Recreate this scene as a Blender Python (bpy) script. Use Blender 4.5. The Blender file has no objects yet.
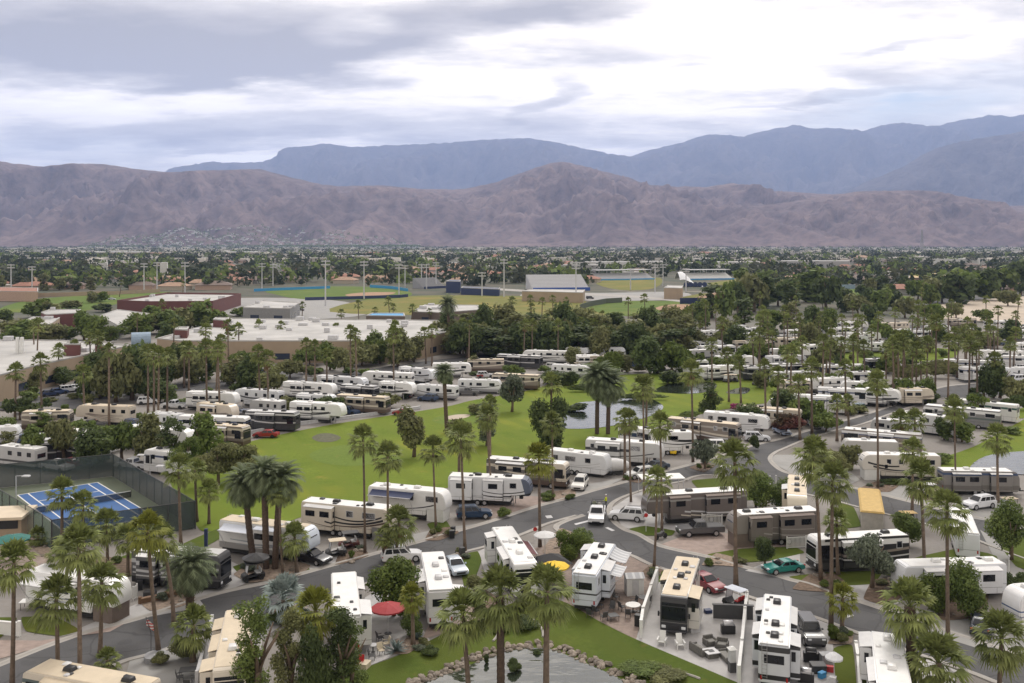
EXPOSURE = 0.46
SKY_GAIN = 1.12
HAZE = 5.2e-5
HAZE_COL = (.45, .60, .98, 1)
# cloud masses: px, py, half-width, half-height, amount (+ darker, - brighter), tilt
SKY_MASSES = [(110, 45, 300, 46, .50, .02), (190, 62, 170, 30, .30, -.05), (420, 22, 230, 32, .45, .22), (300, 40, 260, 40, .2, 0), (512, 130, 600, 20, .12, 0), (40, 15, 120, 24, .1, 0), (30, 110, 150, 16, -.2, 0), (300, 110, 220, 24, -.22, 0), (330, 35, 50, 24, -.45, .2),
              (230, 128, 260, 14, .22, .05), (600, 60, 200, 50, -.20, 0), (850, 30, 220, 35, -.12, 0), (720, 115, 160, 24, -.15, 0), (960, 60, 200, 14, .16, .1), (760, 70, 260, 10, .14, -.1), (545, 95, 30, 16, .35, .5), (910, 45, 60, 6, .4, .12), (670, 72, 30, 7, .3, .1), (830, 98, 130, 5, .28, .1), (240, 158, 70, 8, -.5, 0), (560, 10, 90, 12, .3, 0)]
SKY_CLEAR = [(960, 95, 170, 26, .75, .15), (880, 115, 120, 14, .5, .1), (60, 150, 120, 14, .35, 0)]
SKY_GLOW = 0.7
import bpy, bmesh, math, random
from mathutils import Vector, Matrix, noise
R = math.radians
S = bpy.context.scene
COL = S.collection
F, HZ, CX, CAMH = 950.0, 241.0, 512.0, 37.0     # focal length in pixels, horizon row, camera height in metres
rng = random.Random(7)

def at(px, py, z=0.0):
    d = F * (CAMH - z) / (py - HZ)
    return Vector(((px - CX) * d / F, d, z))

def tag(o, label=None, cat=None, group=None, kind=None):
    if label: o['label'] = label
    if cat: o['category'] = cat
    if group: o['group'] = group
    if kind: o['kind'] = kind
    return o

def thing(name, label, cat, loc=(0, 0, 0), rz=0.0, group=None):
    o = bpy.data.objects.new(name, None)
    COL.objects.link(o)
    o.empty_display_size = .3
    o.location = loc
    o.rotation_euler = (0, 0, rz)
    return tag(o, label, cat, group)

def link(name, me, parent=None, loc=(0, 0, 0), rot=(0, 0, 0), scale=(1, 1, 1)):
    o = bpy.data.objects.new(name, me)
    COL.objects.link(o)
    o.parent = parent
    o.location = loc
    o.rotation_euler = rot
    o.scale = scale
    return o

KIDS = {}
def kids(o):
    return [c for c in S.objects if c.parent == o]

def copy_tree(o, parent=None):
    c = o.copy()
    COL.objects.link(c)
    if parent: c.parent = parent
    for ch in list(o.children):
        copy_tree(ch, c)
    return c

# ---------------------------------------------------------------- mesh builder
class MB:
    def __init__(s):
        s.v, s.f, s.m, s.c = [], [], [], 0
    def add(s, vs, fs):
        n = len(s.v)
        s.v += [tuple(p) for p in vs]
        s.f += [[i + n for i in q] for q in fs]
        s.m += [s.c] * len(fs)
        return s
    def box(s, x0, x1, y0, y1, z0, z1):
        v = [(x, y, z) for z in (z0, z1) for y in (y0, y1) for x in (x0, x1)]
        return s.add(v, [(0, 2, 3, 1), (4, 5, 7, 6), (0, 1, 5, 4), (2, 6, 7, 3), (0, 4, 6, 2), (1, 3, 7, 5)])
    def frustum(s, a, za, b, zb):
        # a, b = (x0, x1, y0, y1) rectangles at za and zb
        v = [(x, y, za) for y in a[2:] for x in a[:2]] + [(x, y, zb) for y in b[2:] for x in b[:2]]
        return s.add(v, [(0, 2, 3, 1), (4, 5, 7, 6), (0, 1, 5, 4), (2, 6, 7, 3), (0, 4, 6, 2), (1, 3, 7, 5)])
    def prism(s, poly, z0, z1):
        n = len(poly)
        a = sum(poly[i][0] * poly[(i + 1) % n][1] - poly[(i + 1) % n][0] * poly[i][1] for i in range(n))
        if a < 0: poly = poly[::-1]
        v = [(p[0], p[1], z0) for p in poly] + [(p[0], p[1], z1) for p in poly]
        f = [list(range(n))[::-1], [i + n for i in range(n)]]
        f += [(i, (i + 1) % n, (i + 1) % n + n, i + n) for i in range(n)]
        return s.add(v, f)
    def profile(s, pts, y0, y1):
        # side outline in (x, z) swept across y
        n = len(pts)
        v = [(p[0], y0, p[1]) for p in pts] + [(p[0], y1, p[1]) for p in pts]
        f = [list(range(n)), [i + n for i in range(n)][::-1]]
        f += [((i + 1) % n, i, i + n, (i + 1) % n + n) for i in range(n)]
        return s.add(v, f)
    def tube(s, path, rad, n=8, cap=True):
        path = [Vector(p) for p in path]
        if not hasattr(rad, '__len__'): rad = [rad] * len(path)
        vs, fs = [], []
        for i, p in enumerate(path):
            d = (path[min(i + 1, len(path) - 1)] - path[max(i - 1, 0)]).normalized()
            u = d.cross(Vector((0, 0, 1)) if abs(d.z) < .9 else Vector((1, 0, 0))).normalized()
            w = d.cross(u)
            for k in range(n):
                t = 2 * math.pi * k / n
                vs.append(p + (u * math.cos(t) + w * math.sin(t)) * rad[i])
        for i in range(len(path) - 1):
            for k in range(n):
                a, b = i * n + k, i * n + (k + 1) % n
                fs.append((a, a + n, b + n, b))
        if cap:
            fs.append(list(range(n)))
            fs.append([(len(path) - 1) * n + k for k in range(n)][::-1])
        return s.add(vs, fs)
    def disc(s, c, r, axis, w, n=14):
        c = Vector(c); a = Vector(axis).normalized() * w * .5
        return s.tube([c - a, c + a], r, n)
    def blob(s, c, r, n=8, m=5, jit=0.0, rg=None):
        vs, fs = [], []
        rg = rg or rng
        for j in range(m + 1):
            t = math.pi * j / m
            for k in range(n):
                p = 2 * math.pi * k / n
                q = 1 + (rg.uniform(-jit, jit) if 0 < j < m else 0)
                vs.append((c[0] + r[0] * q * math.sin(t) * math.cos(p), c[1] + r[1] * q * math.sin(t) * math.sin(p), c[2] + r[2] * q * math.cos(t)))
        for j in range(m):
            for k in range(n):
                a, b = j * n + k, j * n + (k + 1) % n
                fs.append((a, a + n, b + n, b))
        return s.add(vs, fs)
    def mesh(s, name, mats, bevel=0, seg=2, smooth=False):
        me = bpy.data.meshes.new(name)
        me.from_pydata(s.v, [], s.f)
        if not isinstance(mats, (list, tuple)): mats = [mats]
        for m in mats: me.materials.append(m)
        if len(mats) > 1: me.polygons.foreach_set('material_index', s.m)
        if bevel:
            bm = bmesh.new(); bm.from_mesh(me)
            bmesh.ops.remove_doubles(bm, verts=bm.verts, dist=1e-5)
            bm.normal_update()
            ed = [e for e in bm.edges if len(e.link_faces) == 2 and e.calc_face_angle(0) > R(25)]
            bmesh.ops.bevel(bm, geom=ed, offset=bevel, segments=seg, affect='EDGES', clamp_overlap=True)
            bm.to_mesh(me); bm.free()
        if smooth or bevel:
            me.polygons.foreach_set('use_smooth', [True] * len(me.polygons))
            if bevel:
                try: me.set_sharp_from_angle(angle=R(38))
                except Exception: pass
        me.update()
        return me
    def build(s, name, mats, parent=None, bevel=0, seg=2, smooth=False, **k):
        return link(name, s.mesh(name, mats, bevel, seg, smooth), parent, **k)

# ---------------------------------------------------------------- materials
def nodes(m):
    m.use_nodes = True
    t = m.node_tree
    return t.nodes, t.links, t.nodes['Principled BSDF']

def mnode(N, L, op, a, b=None, c=None, clamp=False):
    n = N.new('ShaderNodeMath'); n.operation = op; n.use_clamp = clamp
    for i, x in enumerate((a, b, c)):
        if x is None: continue
        if isinstance(x, (int, float)): n.inputs[i].default_value = x
        else: L.new(x, n.inputs[i])
    return n.outputs[0]

def mix(N, L, fac, a, b, blend='MIX'):
    n = N.new('ShaderNodeMix'); n.data_type = 'RGBA'; n.blend_type = blend
    for k, x in (('Factor', fac), ('A', a), ('B', b)):
        sock = [i for i in n.inputs if i.name == k and (i.type == 'RGBA' if k != 'Factor' else i.type == 'VALUE')][0]
        if isinstance(x, (int, float)): sock.default_value = x
        elif isinstance(x, (tuple, list)): sock.default_value = (x[0], x[1], x[2], 1)
        else: L.new(x, sock)
    return [o for o in n.outputs if o.type == 'RGBA'][0]

def noise_n(N, L, vec, scale, detail=4, rough=.55):
    n = N.new('ShaderNodeTexNoise')
    n.inputs['Scale'].default_value = scale
    n.inputs['Detail'].default_value = detail
    n.inputs['Roughness'].default_value = rough
    if vec is not None: L.new(vec, n.inputs['Vector'])
    return n.outputs['Fac']

def remap(N, L, v, a, b, c=0., d=1., smooth=False):
    n = N.new('ShaderNodeMapRange')
    if smooth: n.interpolation_type = 'SMOOTHSTEP'
    n.inputs[1].default_value, n.inputs[2].default_value = a, b
    n.inputs[3].default_value, n.inputs[4].default_value = c, d
    L.new(v, n.inputs[0])
    return n.outputs[0]

def mat(name, col, rough=.6, var=.12, scale=2.0, bump=0.0, bscale=None, metal=0.0, world=False, col2=None, rnd=0.0, island=0.0, trans=0.0, spec=None):
    m = bpy.data.materials.new(name)
    N, L, P = nodes(m)
    if world: vec = N.new('ShaderNodeNewGeometry').outputs['Position']
    else: vec = N.new('ShaderNodeTexCoord').outputs['Object']
    f = remap(N, L, noise_n(N, L, vec, scale), .3, .7)
    lo = tuple(c * (1 - var) for c in col); hi = tuple(min(1, c * (1 + var)) for c in col)
    if col2: lo, hi = col, col2
    c = mix(N, L, f, lo, hi)
    if rnd or island:
        h = N.new('ShaderNodeHueSaturation')
        v = 1.0
        if rnd:
            oi = N.new('ShaderNodeObjectInfo')
            v = remap(N, L, oi.outputs['Random'], 0, 1, 1 - rnd, 1 + rnd)
        if island:
            g = N.new('ShaderNodeNewGeometry')
            w = remap(N, L, g.outputs['Random Per Island'], 0, 1, 1 - island, 1 + island)
            v = w if v == 1.0 else mnode(N, L, 'MULTIPLY', v, w)
        L.new(v, h.inputs['Value'])
        L.new(c, h.inputs['Color']); c = h.outputs[0]
    L.new(c, P.inputs['Base Color'])
    P.inputs['Roughness'].default_value = rough
    P.inputs['Metallic'].default_value = metal
    if spec is not None: P.inputs['Specular IOR Level'].default_value = spec
    if bump:
        b = N.new('ShaderNodeBump'); b.inputs['Strength'].default_value = bump
        b.inputs['Distance'].default_value = .05
        L.new(noise_n(N, L, vec, bscale or scale * 6), b.inputs['Height'])
        L.new(b.outputs[0], P.inputs['Normal'])
    if trans:
        out = [n for n in N if n.type == 'OUTPUT_MATERIAL'][0]
        tr = N.new('ShaderNodeBsdfTranslucent'); L.new(c, tr.inputs[0])
        ms = N.new('ShaderNodeMixShader'); ms.inputs[0].default_value = trans
        L.new(P.outputs[0], ms.inputs[1]); L.new(tr.outputs[0], ms.inputs[2]); L.new(ms.outputs[0], out.inputs[0])
    return m

M = {}
def simple(name, col, rough=.5, **k):
    if name not in M: M[name] = mat(name, col, rough, **k)
    return M[name]

simple('white_gel', (.70, .70, .69), .35, var=.03, scale=.7)
simple('roof_white', (.72, .72, .71), .6, var=.07, scale=.9)
simple('roof_beige', (.60, .51, .38), .65, var=.08, scale=.9)
simple('roof_grey', (.55, .55, .55), .6, var=.07, scale=.9)
simple('roof_tan', (.56, .40, .18), .7, var=.08, scale=1.2)
simple('dark_glass', (.012, .014, .018), .08, var=.1)
simple('black_plastic', (.02, .02, .022), .45)
simple('charcoal', (.06, .06, .062), .5)
simple('grey_plastic', (.30, .30, .31), .5)
simple('light_grey', (.52, .52, .53), .5)
simple('steel', (.45, .45, .46), .35, metal=.8)
simple('rubber', (.018, .018, .018), .8)
simple('rim', (.5, .5, .52), .35, metal=.6)
simple('chassis', (.025, .025, .025), .8)
simple('white_paint', (.70, .70, .68), .5, var=.05)
simple('awning_white', (.66, .66, .66), .7, var=.05)
simple('awning_blue', (.022, .032, .085), .7, var=.12, scale=1.0)
simple('awning_grey', (.40, .40, .40), .7, var=.10, scale=2.0)
simple('awning_lightblue', (.62, .66, .74), .7, var=.04)
simple('awning_maroon', (.12, .035, .04), .75)
simple('skirt_brown', (.16, .125, .105), .7, var=.1)
simple('skirt_grey', (.20, .195, .19), .7)
simple('head_glass', (.7, .72, .75), .1)
simple('tail_red', (.35, .015, .012), .25)
simple('concrete', (.29, .285, .275), .85, var=.10, scale=.25, bump=.15, bscale=4, world=True)
simple('kerb', (.35, .33, .305), .85, var=.10, scale=.6, world=True)
simple('wood', (.20, .12, .07), .7, var=.2)
simple('tan_stucco', (.36, .28, .20), .85, var=.06, scale=.3)
simple('maroon_wall', (.13, .05, .045), .8, var=.08, scale=.4)
simple('membrane', (.33, .325, .31), .75, scale=.11, col2=(.50, .49, .475))
simple('blue_paint', (.03, .09, .36), .5)
simple('sky_blue_paint', (.05, .28, .55), .6)
simple('navy_paint', (.02, .035, .10), .5)
simple('yellow_cloth', (.75, .50, .015), .7, var=.05)
simple('red_cloth', (.33, .035, .04), .75, var=.08)
simple('teal_cloth', (.02, .14, .12), .75)
simple('black_cloth', (.025, .025, .027), .8)
simple('white_cloth', (.72, .73, .75), .8, var=.04)
simple('red_paint', (.45, .03, .03), .4)
simple('bark', (.14, .10, .07), .9, var=.3, scale=5, bump=.4)
simple('palm_bark', (.155, .115, .085), .9, var=.30, scale=3, bump=.5, rnd=.2)
simple('palm_boot', (.095, .066, .048), .95, var=.35, scale=6, bump=.6, rnd=.15)
simple('dead_frond', (.25, .165, .085), .85, var=.2, scale=3, rnd=.2, island=.25)
simple('rock', (.235, .20, .165), .9, var=.4, scale=1.6, bump=.5, rnd=.35)

def striped(name, a, b, freq, axis=0):
    m = bpy.data.materials.new(name); N, L, P = nodes(m)
    sp = N.new('ShaderNodeSeparateXYZ'); L.new(N.new('ShaderNodeTexCoord').outputs['Object'], sp.inputs[0])
    f = mnode(N, L, 'FRACT', mnode(N, L, 'MULTIPLY', sp.outputs[axis], freq))
    L.new(mix(N, L, remap(N, L, f, .62, .70), a, b), P.inputs['Base Color']); P.inputs['Roughness'].default_value = .75
    M[name] = m
striped('awning_grey', (.42, .43, .45), (.60, .61, .62), 1.3)
# ---------------------------------------------------------------- camera, light, sky
cam = bpy.data.objects.new('camera', bpy.data.cameras.new('camera'))
COL.objects.link(cam)
cam.location = (0, 0, CAMH)
cam.rotation_euler = (R(90), 0, 0)
cam.data.sensor_width = 36
cam.data.lens = F / 1024 * 36
cam.data.shift_y = -(341.5 - HZ) / 1024
cam.data.clip_start = 1
cam.data.clip_end = 90000
S.camera = cam
S.view_settings.view_transform = 'Standard'
S.view_settings.look = 'None'
S.view_settings.exposure = EXPOSURE
S.view_settings.gamma = 1
S.view_settings.use_curve_mapping = False
S.cycles.use_denoising = True
S.cycles.max_bounces = 6
S.cycles.diffuse_bounces = 3
S.cycles.glossy_bounces = 2
S.cycles.transmission_bounces = 3
S.cycles.volume_bounces = 1
S.cycles.transparent_max_bounces = 8
S.cycles.caustics_reflective = False
S.cycles.caustics_refractive = False
S.cycles.volume_step_rate = 4

SUN_EL, SUN_AZ = R(48), R(14)      # veiled sun, ahead and a little to the right
sun = bpy.data.objects.new('sun', bpy.data.lights.new('sun', 'SUN'))
COL.objects.link(sun)
sun.data.energy = 1.5
sun.data.angle = R(14)
sun.data.color = (1, .96, .90)
sd = Vector((math.sin(SUN_AZ) * math.cos(SUN_EL), math.cos(SUN_AZ) * math.cos(SUN_EL), math.sin(SUN_EL)))
sun.rotation_euler = sd.to_track_quat('Z', 'Y').to_euler()
sun.location = (0, 0, 200)

W = bpy.data.worlds.new('World')
S.world = W
W.use_nodes = True
N, L = W.node_tree.nodes, W.node_tree.links
bg = [n for n in N if n.type == 'BACKGROUND'][0]
sky = N.new('ShaderNodeTexSky')
sky.sky_type = 'NISHITA'
sky.sun_disc = False
sky.sun_elevation = SUN_EL
sky.sun_rotation = SUN_AZ
sky.air_density = 1.0
sky.dust_density = 1.5
tc = N.new('ShaderNodeTexCoord')
sep = N.new('ShaderNodeSeparateXYZ'); L.new(tc.outputs['Generated'], sep.inputs[0])
X, Y, Z = sep.outputs
zz = mnode(N, L, 'MAXIMUM', mnode(N, L, 'ADD', Z, .10), .03)
cx, cy = mnode(N, L, 'DIVIDE', X, zz), mnode(N, L, 'DIVIDE', Y, zz)
def comb(a, b, c=0.0):
    n = N.new('ShaderNodeCombineXYZ')
    for i, x in enumerate((a, b, c)):
        if isinstance(x, (int, float)): n.inputs[i].default_value = x
        else: L.new(x, n.inputs[i])
    return n.outputs[0]
plane = comb(cx, mnode(N, L, 'MULTIPLY', cy, 1.0))
n_big = noise_n(N, L, comb(mnode(N, L, 'MULTIPLY', cx, .75), cy, 3.7), 1.0, 6, .55)
n_mid = noise_n(N, L, comb(mnode(N, L, 'MULTIPLY', cx, .7), cy, 9.1), 3.0, 7, .58)
n_fine = noise_n(N, L, comb(mnode(N, L, 'MULTIPLY', cx, .6), cy, 1.3), 12.0, 6, .65)
# azimuth / elevation plane in front of the camera for the few big cloud masses
ys = mnode(N, L, 'MAXIMUM', Y, .05)
wob = mnode(N, L, 'MULTIPLY', mnode(N, L, 'SUBTRACT', n_big, .5), .22)
wob2 = mnode(N, L, 'MULTIPLY', mnode(N, L, 'SUBTRACT', n_mid, .5), .10)
az = mnode(N, L, 'ADD', mnode(N, L, 'DIVIDE', X, ys), mnode(N, L, 'MULTIPLY', wob, 1.0))
el = mnode(N, L, 'ADD', mnode(N, L, 'DIVIDE', Z, ys), mnode(N, L, 'MULTIPLY', wob2, .45))
def mass(px, py, rx, ry, amp, tilt=0.0):
    a = mnode(N, L, 'SUBTRACT', az, (px - CX) / F)
    e = mnode(N, L, 'SUBTRACT', el, (HZ - py) / F)
    if tilt: e = mnode(N, L, 'SUBTRACT', e, mnode(N, L, 'MULTIPLY', a, tilt))
    a = mnode(N, L, 'DIVIDE', a, rx / F); e = mnode(N, L, 'DIVIDE', e, ry / F)
    d = mnode(N, L, 'ADD', mnode(N, L, 'MULTIPLY', a, a), mnode(N, L, 'MULTIPLY', e, e))
    return mnode(N, L, 'MULTIPLY', remap(N, L, d, 0, 1.6, 1, 0, True), amp)
dark = None
for q in SKY_MASSES:
    g = mass(*q)
    dark = g if dark is None else mnode(N, L, 'ADD', dark, g)
shade = mnode(N, L, 'ADD', mnode(N, L, 'MULTIPLY', remap(N, L, n_big, .34, .66), .62), mnode(N, L, 'MULTIPLY', remap(N, L, n_mid, .32, .68), .40))
shade = mnode(N, L, 'ADD', shade, mnode(N, L, 'MULTIPLY', remap(N, L, n_fine, .3, .7), .17))
shade = mnode(N, L, 'ADD', shade, dark)
ramp = N.new('ShaderNodeValToRGB')
L.new(mnode(N, L, 'MULTIPLY', shade, .8, clamp=True), ramp.inputs[0])
els = ramp.color_ramp.elements
els[0].position = 0.06; els[0].color = (1.0, .935, .84, 1)
els[1].position = 1.0; els[1].color = (.29, .265, .25, 1)
for p, c in ((.36, (.86, .785, .70, 1)), (.60, (.55, .508, .47, 1)), (.80, (.40, .365, .34, 1))):
    e_ = els.new(p); e_.color = c
cloud = N.new('ShaderNodeVectorMath'); cloud.operation = 'SCALE'
vd = N.new('ShaderNodeVectorMath'); vd.operation = 'DOT_PRODUCT'
L.new(tc.outputs['Generated'], vd.inputs[0]); vd.inputs[1].default_value = sd
glow = mnode(N, L, 'POWER', mnode(N, L, 'MAXIMUM', vd.outputs['Value'], 0.0), 3.0)      # cloud lit from behind by the veiled sun
L.new(mix(N, L, glow, ramp.outputs[0], (1, .965, .90), 'MULTIPLY'), cloud.inputs[0])
lowglow = remap(N, L, Z, .07, .24, 1.42, 1.0, True)      # thinner, brighter cloud towards the ridge line
L.new(mnode(N, L, 'MULTIPLY', lowglow, mnode(N, L, 'MULTIPLY', mnode(N, L, 'MULTIPLY_ADD', glow, SKY_GLOW, 1.0), 10.0 * SKY_GAIN)), cloud.inputs['Scale'])
clear = None
for q in SKY_CLEAR:
    g = mass(*q)
    clear = g if clear is None else mnode(N, L, 'ADD', clear, g)
clear = mnode(N, L, 'ADD', mnode(N, L, 'MULTIPLY', clear, remap(N, L, n_mid, .25, .6, 1.0, .35)), .03, clamp=True)
# below the horizon the far haze carries on
low = remap(N, L, Z, -.02, .015, 0, 1, True)
skycol = mix(N, L, clear, cloud.outputs[0], sky.outputs[0])
skycol = mix(N, L, low, (4.2, 4.3, 4.8), skycol)
L.new(skycol, bg.inputs['Color'])
bg.inputs['Strength'].default_value = .10

# ---------------------------------------------------------------- the air
hz = bpy.data.materials.new('haze_air')
hz.use_nodes = True
HN, HL = hz.node_tree.nodes, hz.node_tree.links
HN.remove(HN['Principled BSDF'])
pv = HN.new('ShaderNodeVolumePrincipled')
pv.inputs['Color'].default_value = HAZE_COL
pv.inputs['Density'].default_value = HAZE
pv.inputs['Anisotropy'].default_value = .2
HL.new(pv.outputs[0], [n for n in HN if n.type == 'OUTPUT_MATERIAL'][0].inputs['Volume'])
if HAZE > 0:
    o = MB().box(-26000, 26000, -300, 31000, -40, 3060).build('haze', hz)
    tag(o, kind='stuff')

# ---------------------------------------------------------------- ground
def ground_mat():
    m = bpy.data.materials.new('ground_mix')
    N, L, P = nodes(m)
    pos = N.new('ShaderNodeNewGeometry').outputs['Position']
    sp = N.new('ShaderNodeSeparateXYZ'); L.new(pos, sp.inputs[0])
    near = mix(N, L, remap(N, L, noise_n(N, L, pos, .07, 5), .35, .65), (.20, .185, .17), (.28, .265, .25))
    near = mix(N, L, remap(N, L, noise_n(N, L, pos, 2.2, 3), .3, .7, 0, .35), near, (.17, .145, .125))
    far = mix(N, L, remap(N, L, noise_n(N, L, pos, .03, 6), .4, .6), (.095, .085, .058), (.045, .056, .030))
    far = mix(N, L, remap(N, L, noise_n(N, L, pos, .008, 5), .62, .70), far, (.27, .235, .19))
    c = mix(N, L, remap(N, L, sp.outputs[1], 330, 520, 0, 1, True), near, far)
    L.new(c, P.inputs['Base Color']); P.inputs['Roughness'].default_value = .9
    return m
o = MB().add([(-14000, -250, 0), (14000, -250, 0), (14000, 9000, 0), (-14000, 9000, 0)], [(0, 1, 2, 3)]).build('ground', ground_mat())
tag(o, kind='structure')

def smooth_poly(p, closed=True, k=4):
    n = len(p); out = []
    rngi = range(n) if closed else range(n - 1)
    for i in rngi:
        if closed: a, b, c, d = p[i - 1], p[i], p[(i + 1) % n], p[(i + 2) % n]
        else: a, b, c, d = p[max(i - 1, 0)], p[i], p[i + 1], p[min(i + 2, n - 1)]
        for j in range(k):
            t = j / k
            out.append(.5 * ((2 * b) + (c - a) * t + (2 * a - 5 * b + 4 * c - d) * t * t + (3 * b - a - 3 * c + d) * t ** 3))
    if not closed: out.append(p[-1])
    return out

def pts(px): return [at(x, y) for x, y in px]

SHEETS = [0]
def sheet(name, px, z, m, smooth=True, kind='structure'):
    p = pts(px)
    SHEETS[0] += 1; z += .0004 * SHEETS[0]
    if smooth == 'cut':
        for c_ in (.10, .25): p = [q for i in range(len(p)) for q in (p[i].lerp(p[(i + 1) % len(p)], c_), p[i].lerp(p[(i + 1) % len(p)], 1 - c_))]
    elif smooth: p = smooth_poly(p)
    a = sum(p[i].x * p[(i + 1) % len(p)].y - p[(i + 1) % len(p)].x * p[i].y for i in range(len(p)))
    if a < 0: p = p[::-1]
    o = MB().add([(q.x, q.y, z) for q in p], [list(range(len(p)))]).build(name, m)
    return tag(o, kind=kind)

def grass_mat(name, a, b, stripe=0):
    m = bpy.data.materials.new(name)
    N, L, P = nodes(m)
    pos = N.new('ShaderNodeNewGeometry').outputs['Position']
    c = mix(N, L, remap(N, L, noise_n(N, L, pos, .09, 5, .6), .35, .65), a, b)
    c = mix(N, L, remap(N, L, noise_n(N, L, pos, 1.6, 4, .7), .35, .7, 0, .45), c, tuple(x * .62 for x in a))
    c = mix(N, L, remap(N, L, noise_n(N, L, pos, .04, 4), .5, .72, 0, .7), c, (b[0] * 1.5, b[1] * 1.1, b[2] * 1.2))
    c = mix(N, L, remap(N, L, noise_n(N, L, pos, .28, 5, .7), .60, .72, 0, .55), c, (b[0] * 1.6, b[1] * .92, b[2] * 1.6))
    if stripe:
        sp = N.new('ShaderNodeSeparateXYZ'); L.new(pos, sp.inputs[0])
        s = mnode(N, L, 'SINE', mnode(N, L, 'MULTIPLY', mnode(N, L, 'ADD', sp.outputs[0], mnode(N, L, 'MULTIPLY', sp.outputs[1], .5)), 1.1))
        c = mix(N, L, remap(N, L, s, -.5, .5, 0, stripe), c, tuple(x * .8 for x in b))
    L.new(c, P.inputs['Base Color']); P.inputs['Roughness'].default_value = .95
    P.inputs['Specular IOR Level'].default_value = .15
    bp = N.new('ShaderNodeBump'); bp.inputs['Strength'].default_value = .5; bp.inputs['Distance'].default_value = .08
    L.new(noise_n(N, L, pos, 6, 4, .7), bp.inputs['Height']); L.new(bp.outputs[0], P.inputs['Normal'])
    return m
G_FAIR = grass_mat('fairway_grass', (.122, .176, .020), (.172, .228, .030), .8)
G_GREEN = grass_mat('putting_grass', (.135, .195, .035), (.155, .21, .042))
G_LAWN = grass_mat('lawn_grass', (.070, .105, .016), (.10, .132, .022), .6)
G_DRY = grass_mat('sports_grass', (.17, .175, .045), (.20, .20, .06))
G_FIELD = grass_mat('field_grass', (.10, .16, .03), (.125, .18, .04))
DIRT = mat('infield_dirt', (.34, .21, .13), .95, var=.1, scale=.2, world=True)
SAND = mat('sand_lot', (.46, .39, .31), .95, var=.15, scale=.06, world=True)
PAV_A = mat('paver_pink', (.30, .235, .205), .85, var=.16, scale=1.3, world=True, bump=.1)
PAV_B = mat('paver_grey', (.40, .39, .385), .85, var=.14, scale=.5, world=True, bump=.1)
PAV_C = mat('paver_tan', (.25, .195, .165), .85, var=.2, scale=1.7, world=True, bump=.1)
CONC = M['concrete']

def asphalt_mat():
    m = bpy.data.materials.new('asphalt')
    N, L, P = nodes(m)
    pos = N.new('ShaderNodeNewGeometry').outputs['Position']
    c = mix(N, L, remap(N, L, noise_n(N, L, pos, .15, 5), .35, .65), (.066, .066, .070), (.085, .084, .087))
    c = mix(N, L, remap(N, L, noise_n(N, L, pos, 9, 3), .4, .7, 0, .3), c, (.12, .12, .12))
    vo = N.new('ShaderNodeTexVoronoi'); vo.feature = 'DISTANCE_TO_EDGE'; vo.inputs['Scale'].default_value = .16
    wv = N.new('ShaderNodeVectorMath'); wv.operation = 'ADD'; L.new(pos, wv.inputs[0])
    nt = N.new('ShaderNodeTexNoise'); nt.inputs['Scale'].default_value = .5; L.new(pos, nt.inputs['Vector']); L.new(nt.outputs['Color'], wv.inputs[1]); L.new(wv.outputs[0], vo.inputs['Vector'])
    c = mix(N, L, remap(N, L, vo.outputs['Distance'], .006, .018, .55, 0), c, (.035, .035, .037))
    c = mix(N, L, remap(N, L, noise_n(N, L, pos, .45, 2, .4), .58, .62, 0, .35), c, (.05, .05, .052))
    L.new(c, P.inputs['Base Color']); P.inputs['Roughness'].default_value = .88
    return m
ASPH = asphalt_mat()

A_UP = [(-80, 700), (0, 667), (75, 638), (140, 620), (175, 608.5), (222, 594), (273, 583), (330, 567.5), (383, 553), (420, 543), (490, 523), (536, 508), (569, 499), (600, 490), (664, 472.6), (700, 463), (751, 447), (784, 439), (803, 433), (831, 425), (860, 417), (885, 409), (905, 402), (925, 394), (945, 387), (985, 383), (1100, 374)]
A_LO1 = [(30, 712), (60, 694), (115, 663), (149, 653), (200, 637), (261, 616), (281, 610), (340, 591), (413, 567), (460, 552), (487, 545), (522, 533), (546, 523), (575, 515)]
B_LO = [(586, 516), (570, 521), (559, 527), (566, 533), (590, 541), (614, 549), (636, 556), (658, 566), (715, 582.5), (751, 596), (797, 610), (824, 619), (854, 630), (910, 650), (969, 670), (1010, 686), (1090, 716)]
B_UP = [(640, 490), (618, 498), (607, 507), (610, 520), (622, 530), (637, 535.5), (659, 547), (707, 558), (730, 565), (766, 574), (789, 581), (807, 585.5), (829, 594), (840, 597), (883, 611), (950, 634.5), (974, 642), (1024, 661), (1100, 690)]
A_MID = [(640, 490), (665, 484), (683, 480.5)]
C_LO = [(683, 480.5), (690, 477), (703, 474.5), (722, 475.5), (745, 479), (761, 481.5), (777, 485), (800, 492), (835, 500), (857, 506), (885, 513), (925, 523), (968, 536), (1000, 548), (1060, 570)]
C_UP = [(800, 440.5), (785, 447), (772, 453), (768, 460), (779, 470.5), (800, 477), (846, 487), (883, 496), (927, 507), (955, 514), (1000, 524), (1060, 540)]
A_LO2 = [(800, 440.5), (820, 434), (840, 428.5), (860, 424), (885, 415), (917, 404), (940, 398), (985, 397), (1100, 386)]

def ribbon_between(name, p, q, z, m):
    return sheet(name, p + q[::-1], z, m, smooth=False)

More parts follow.
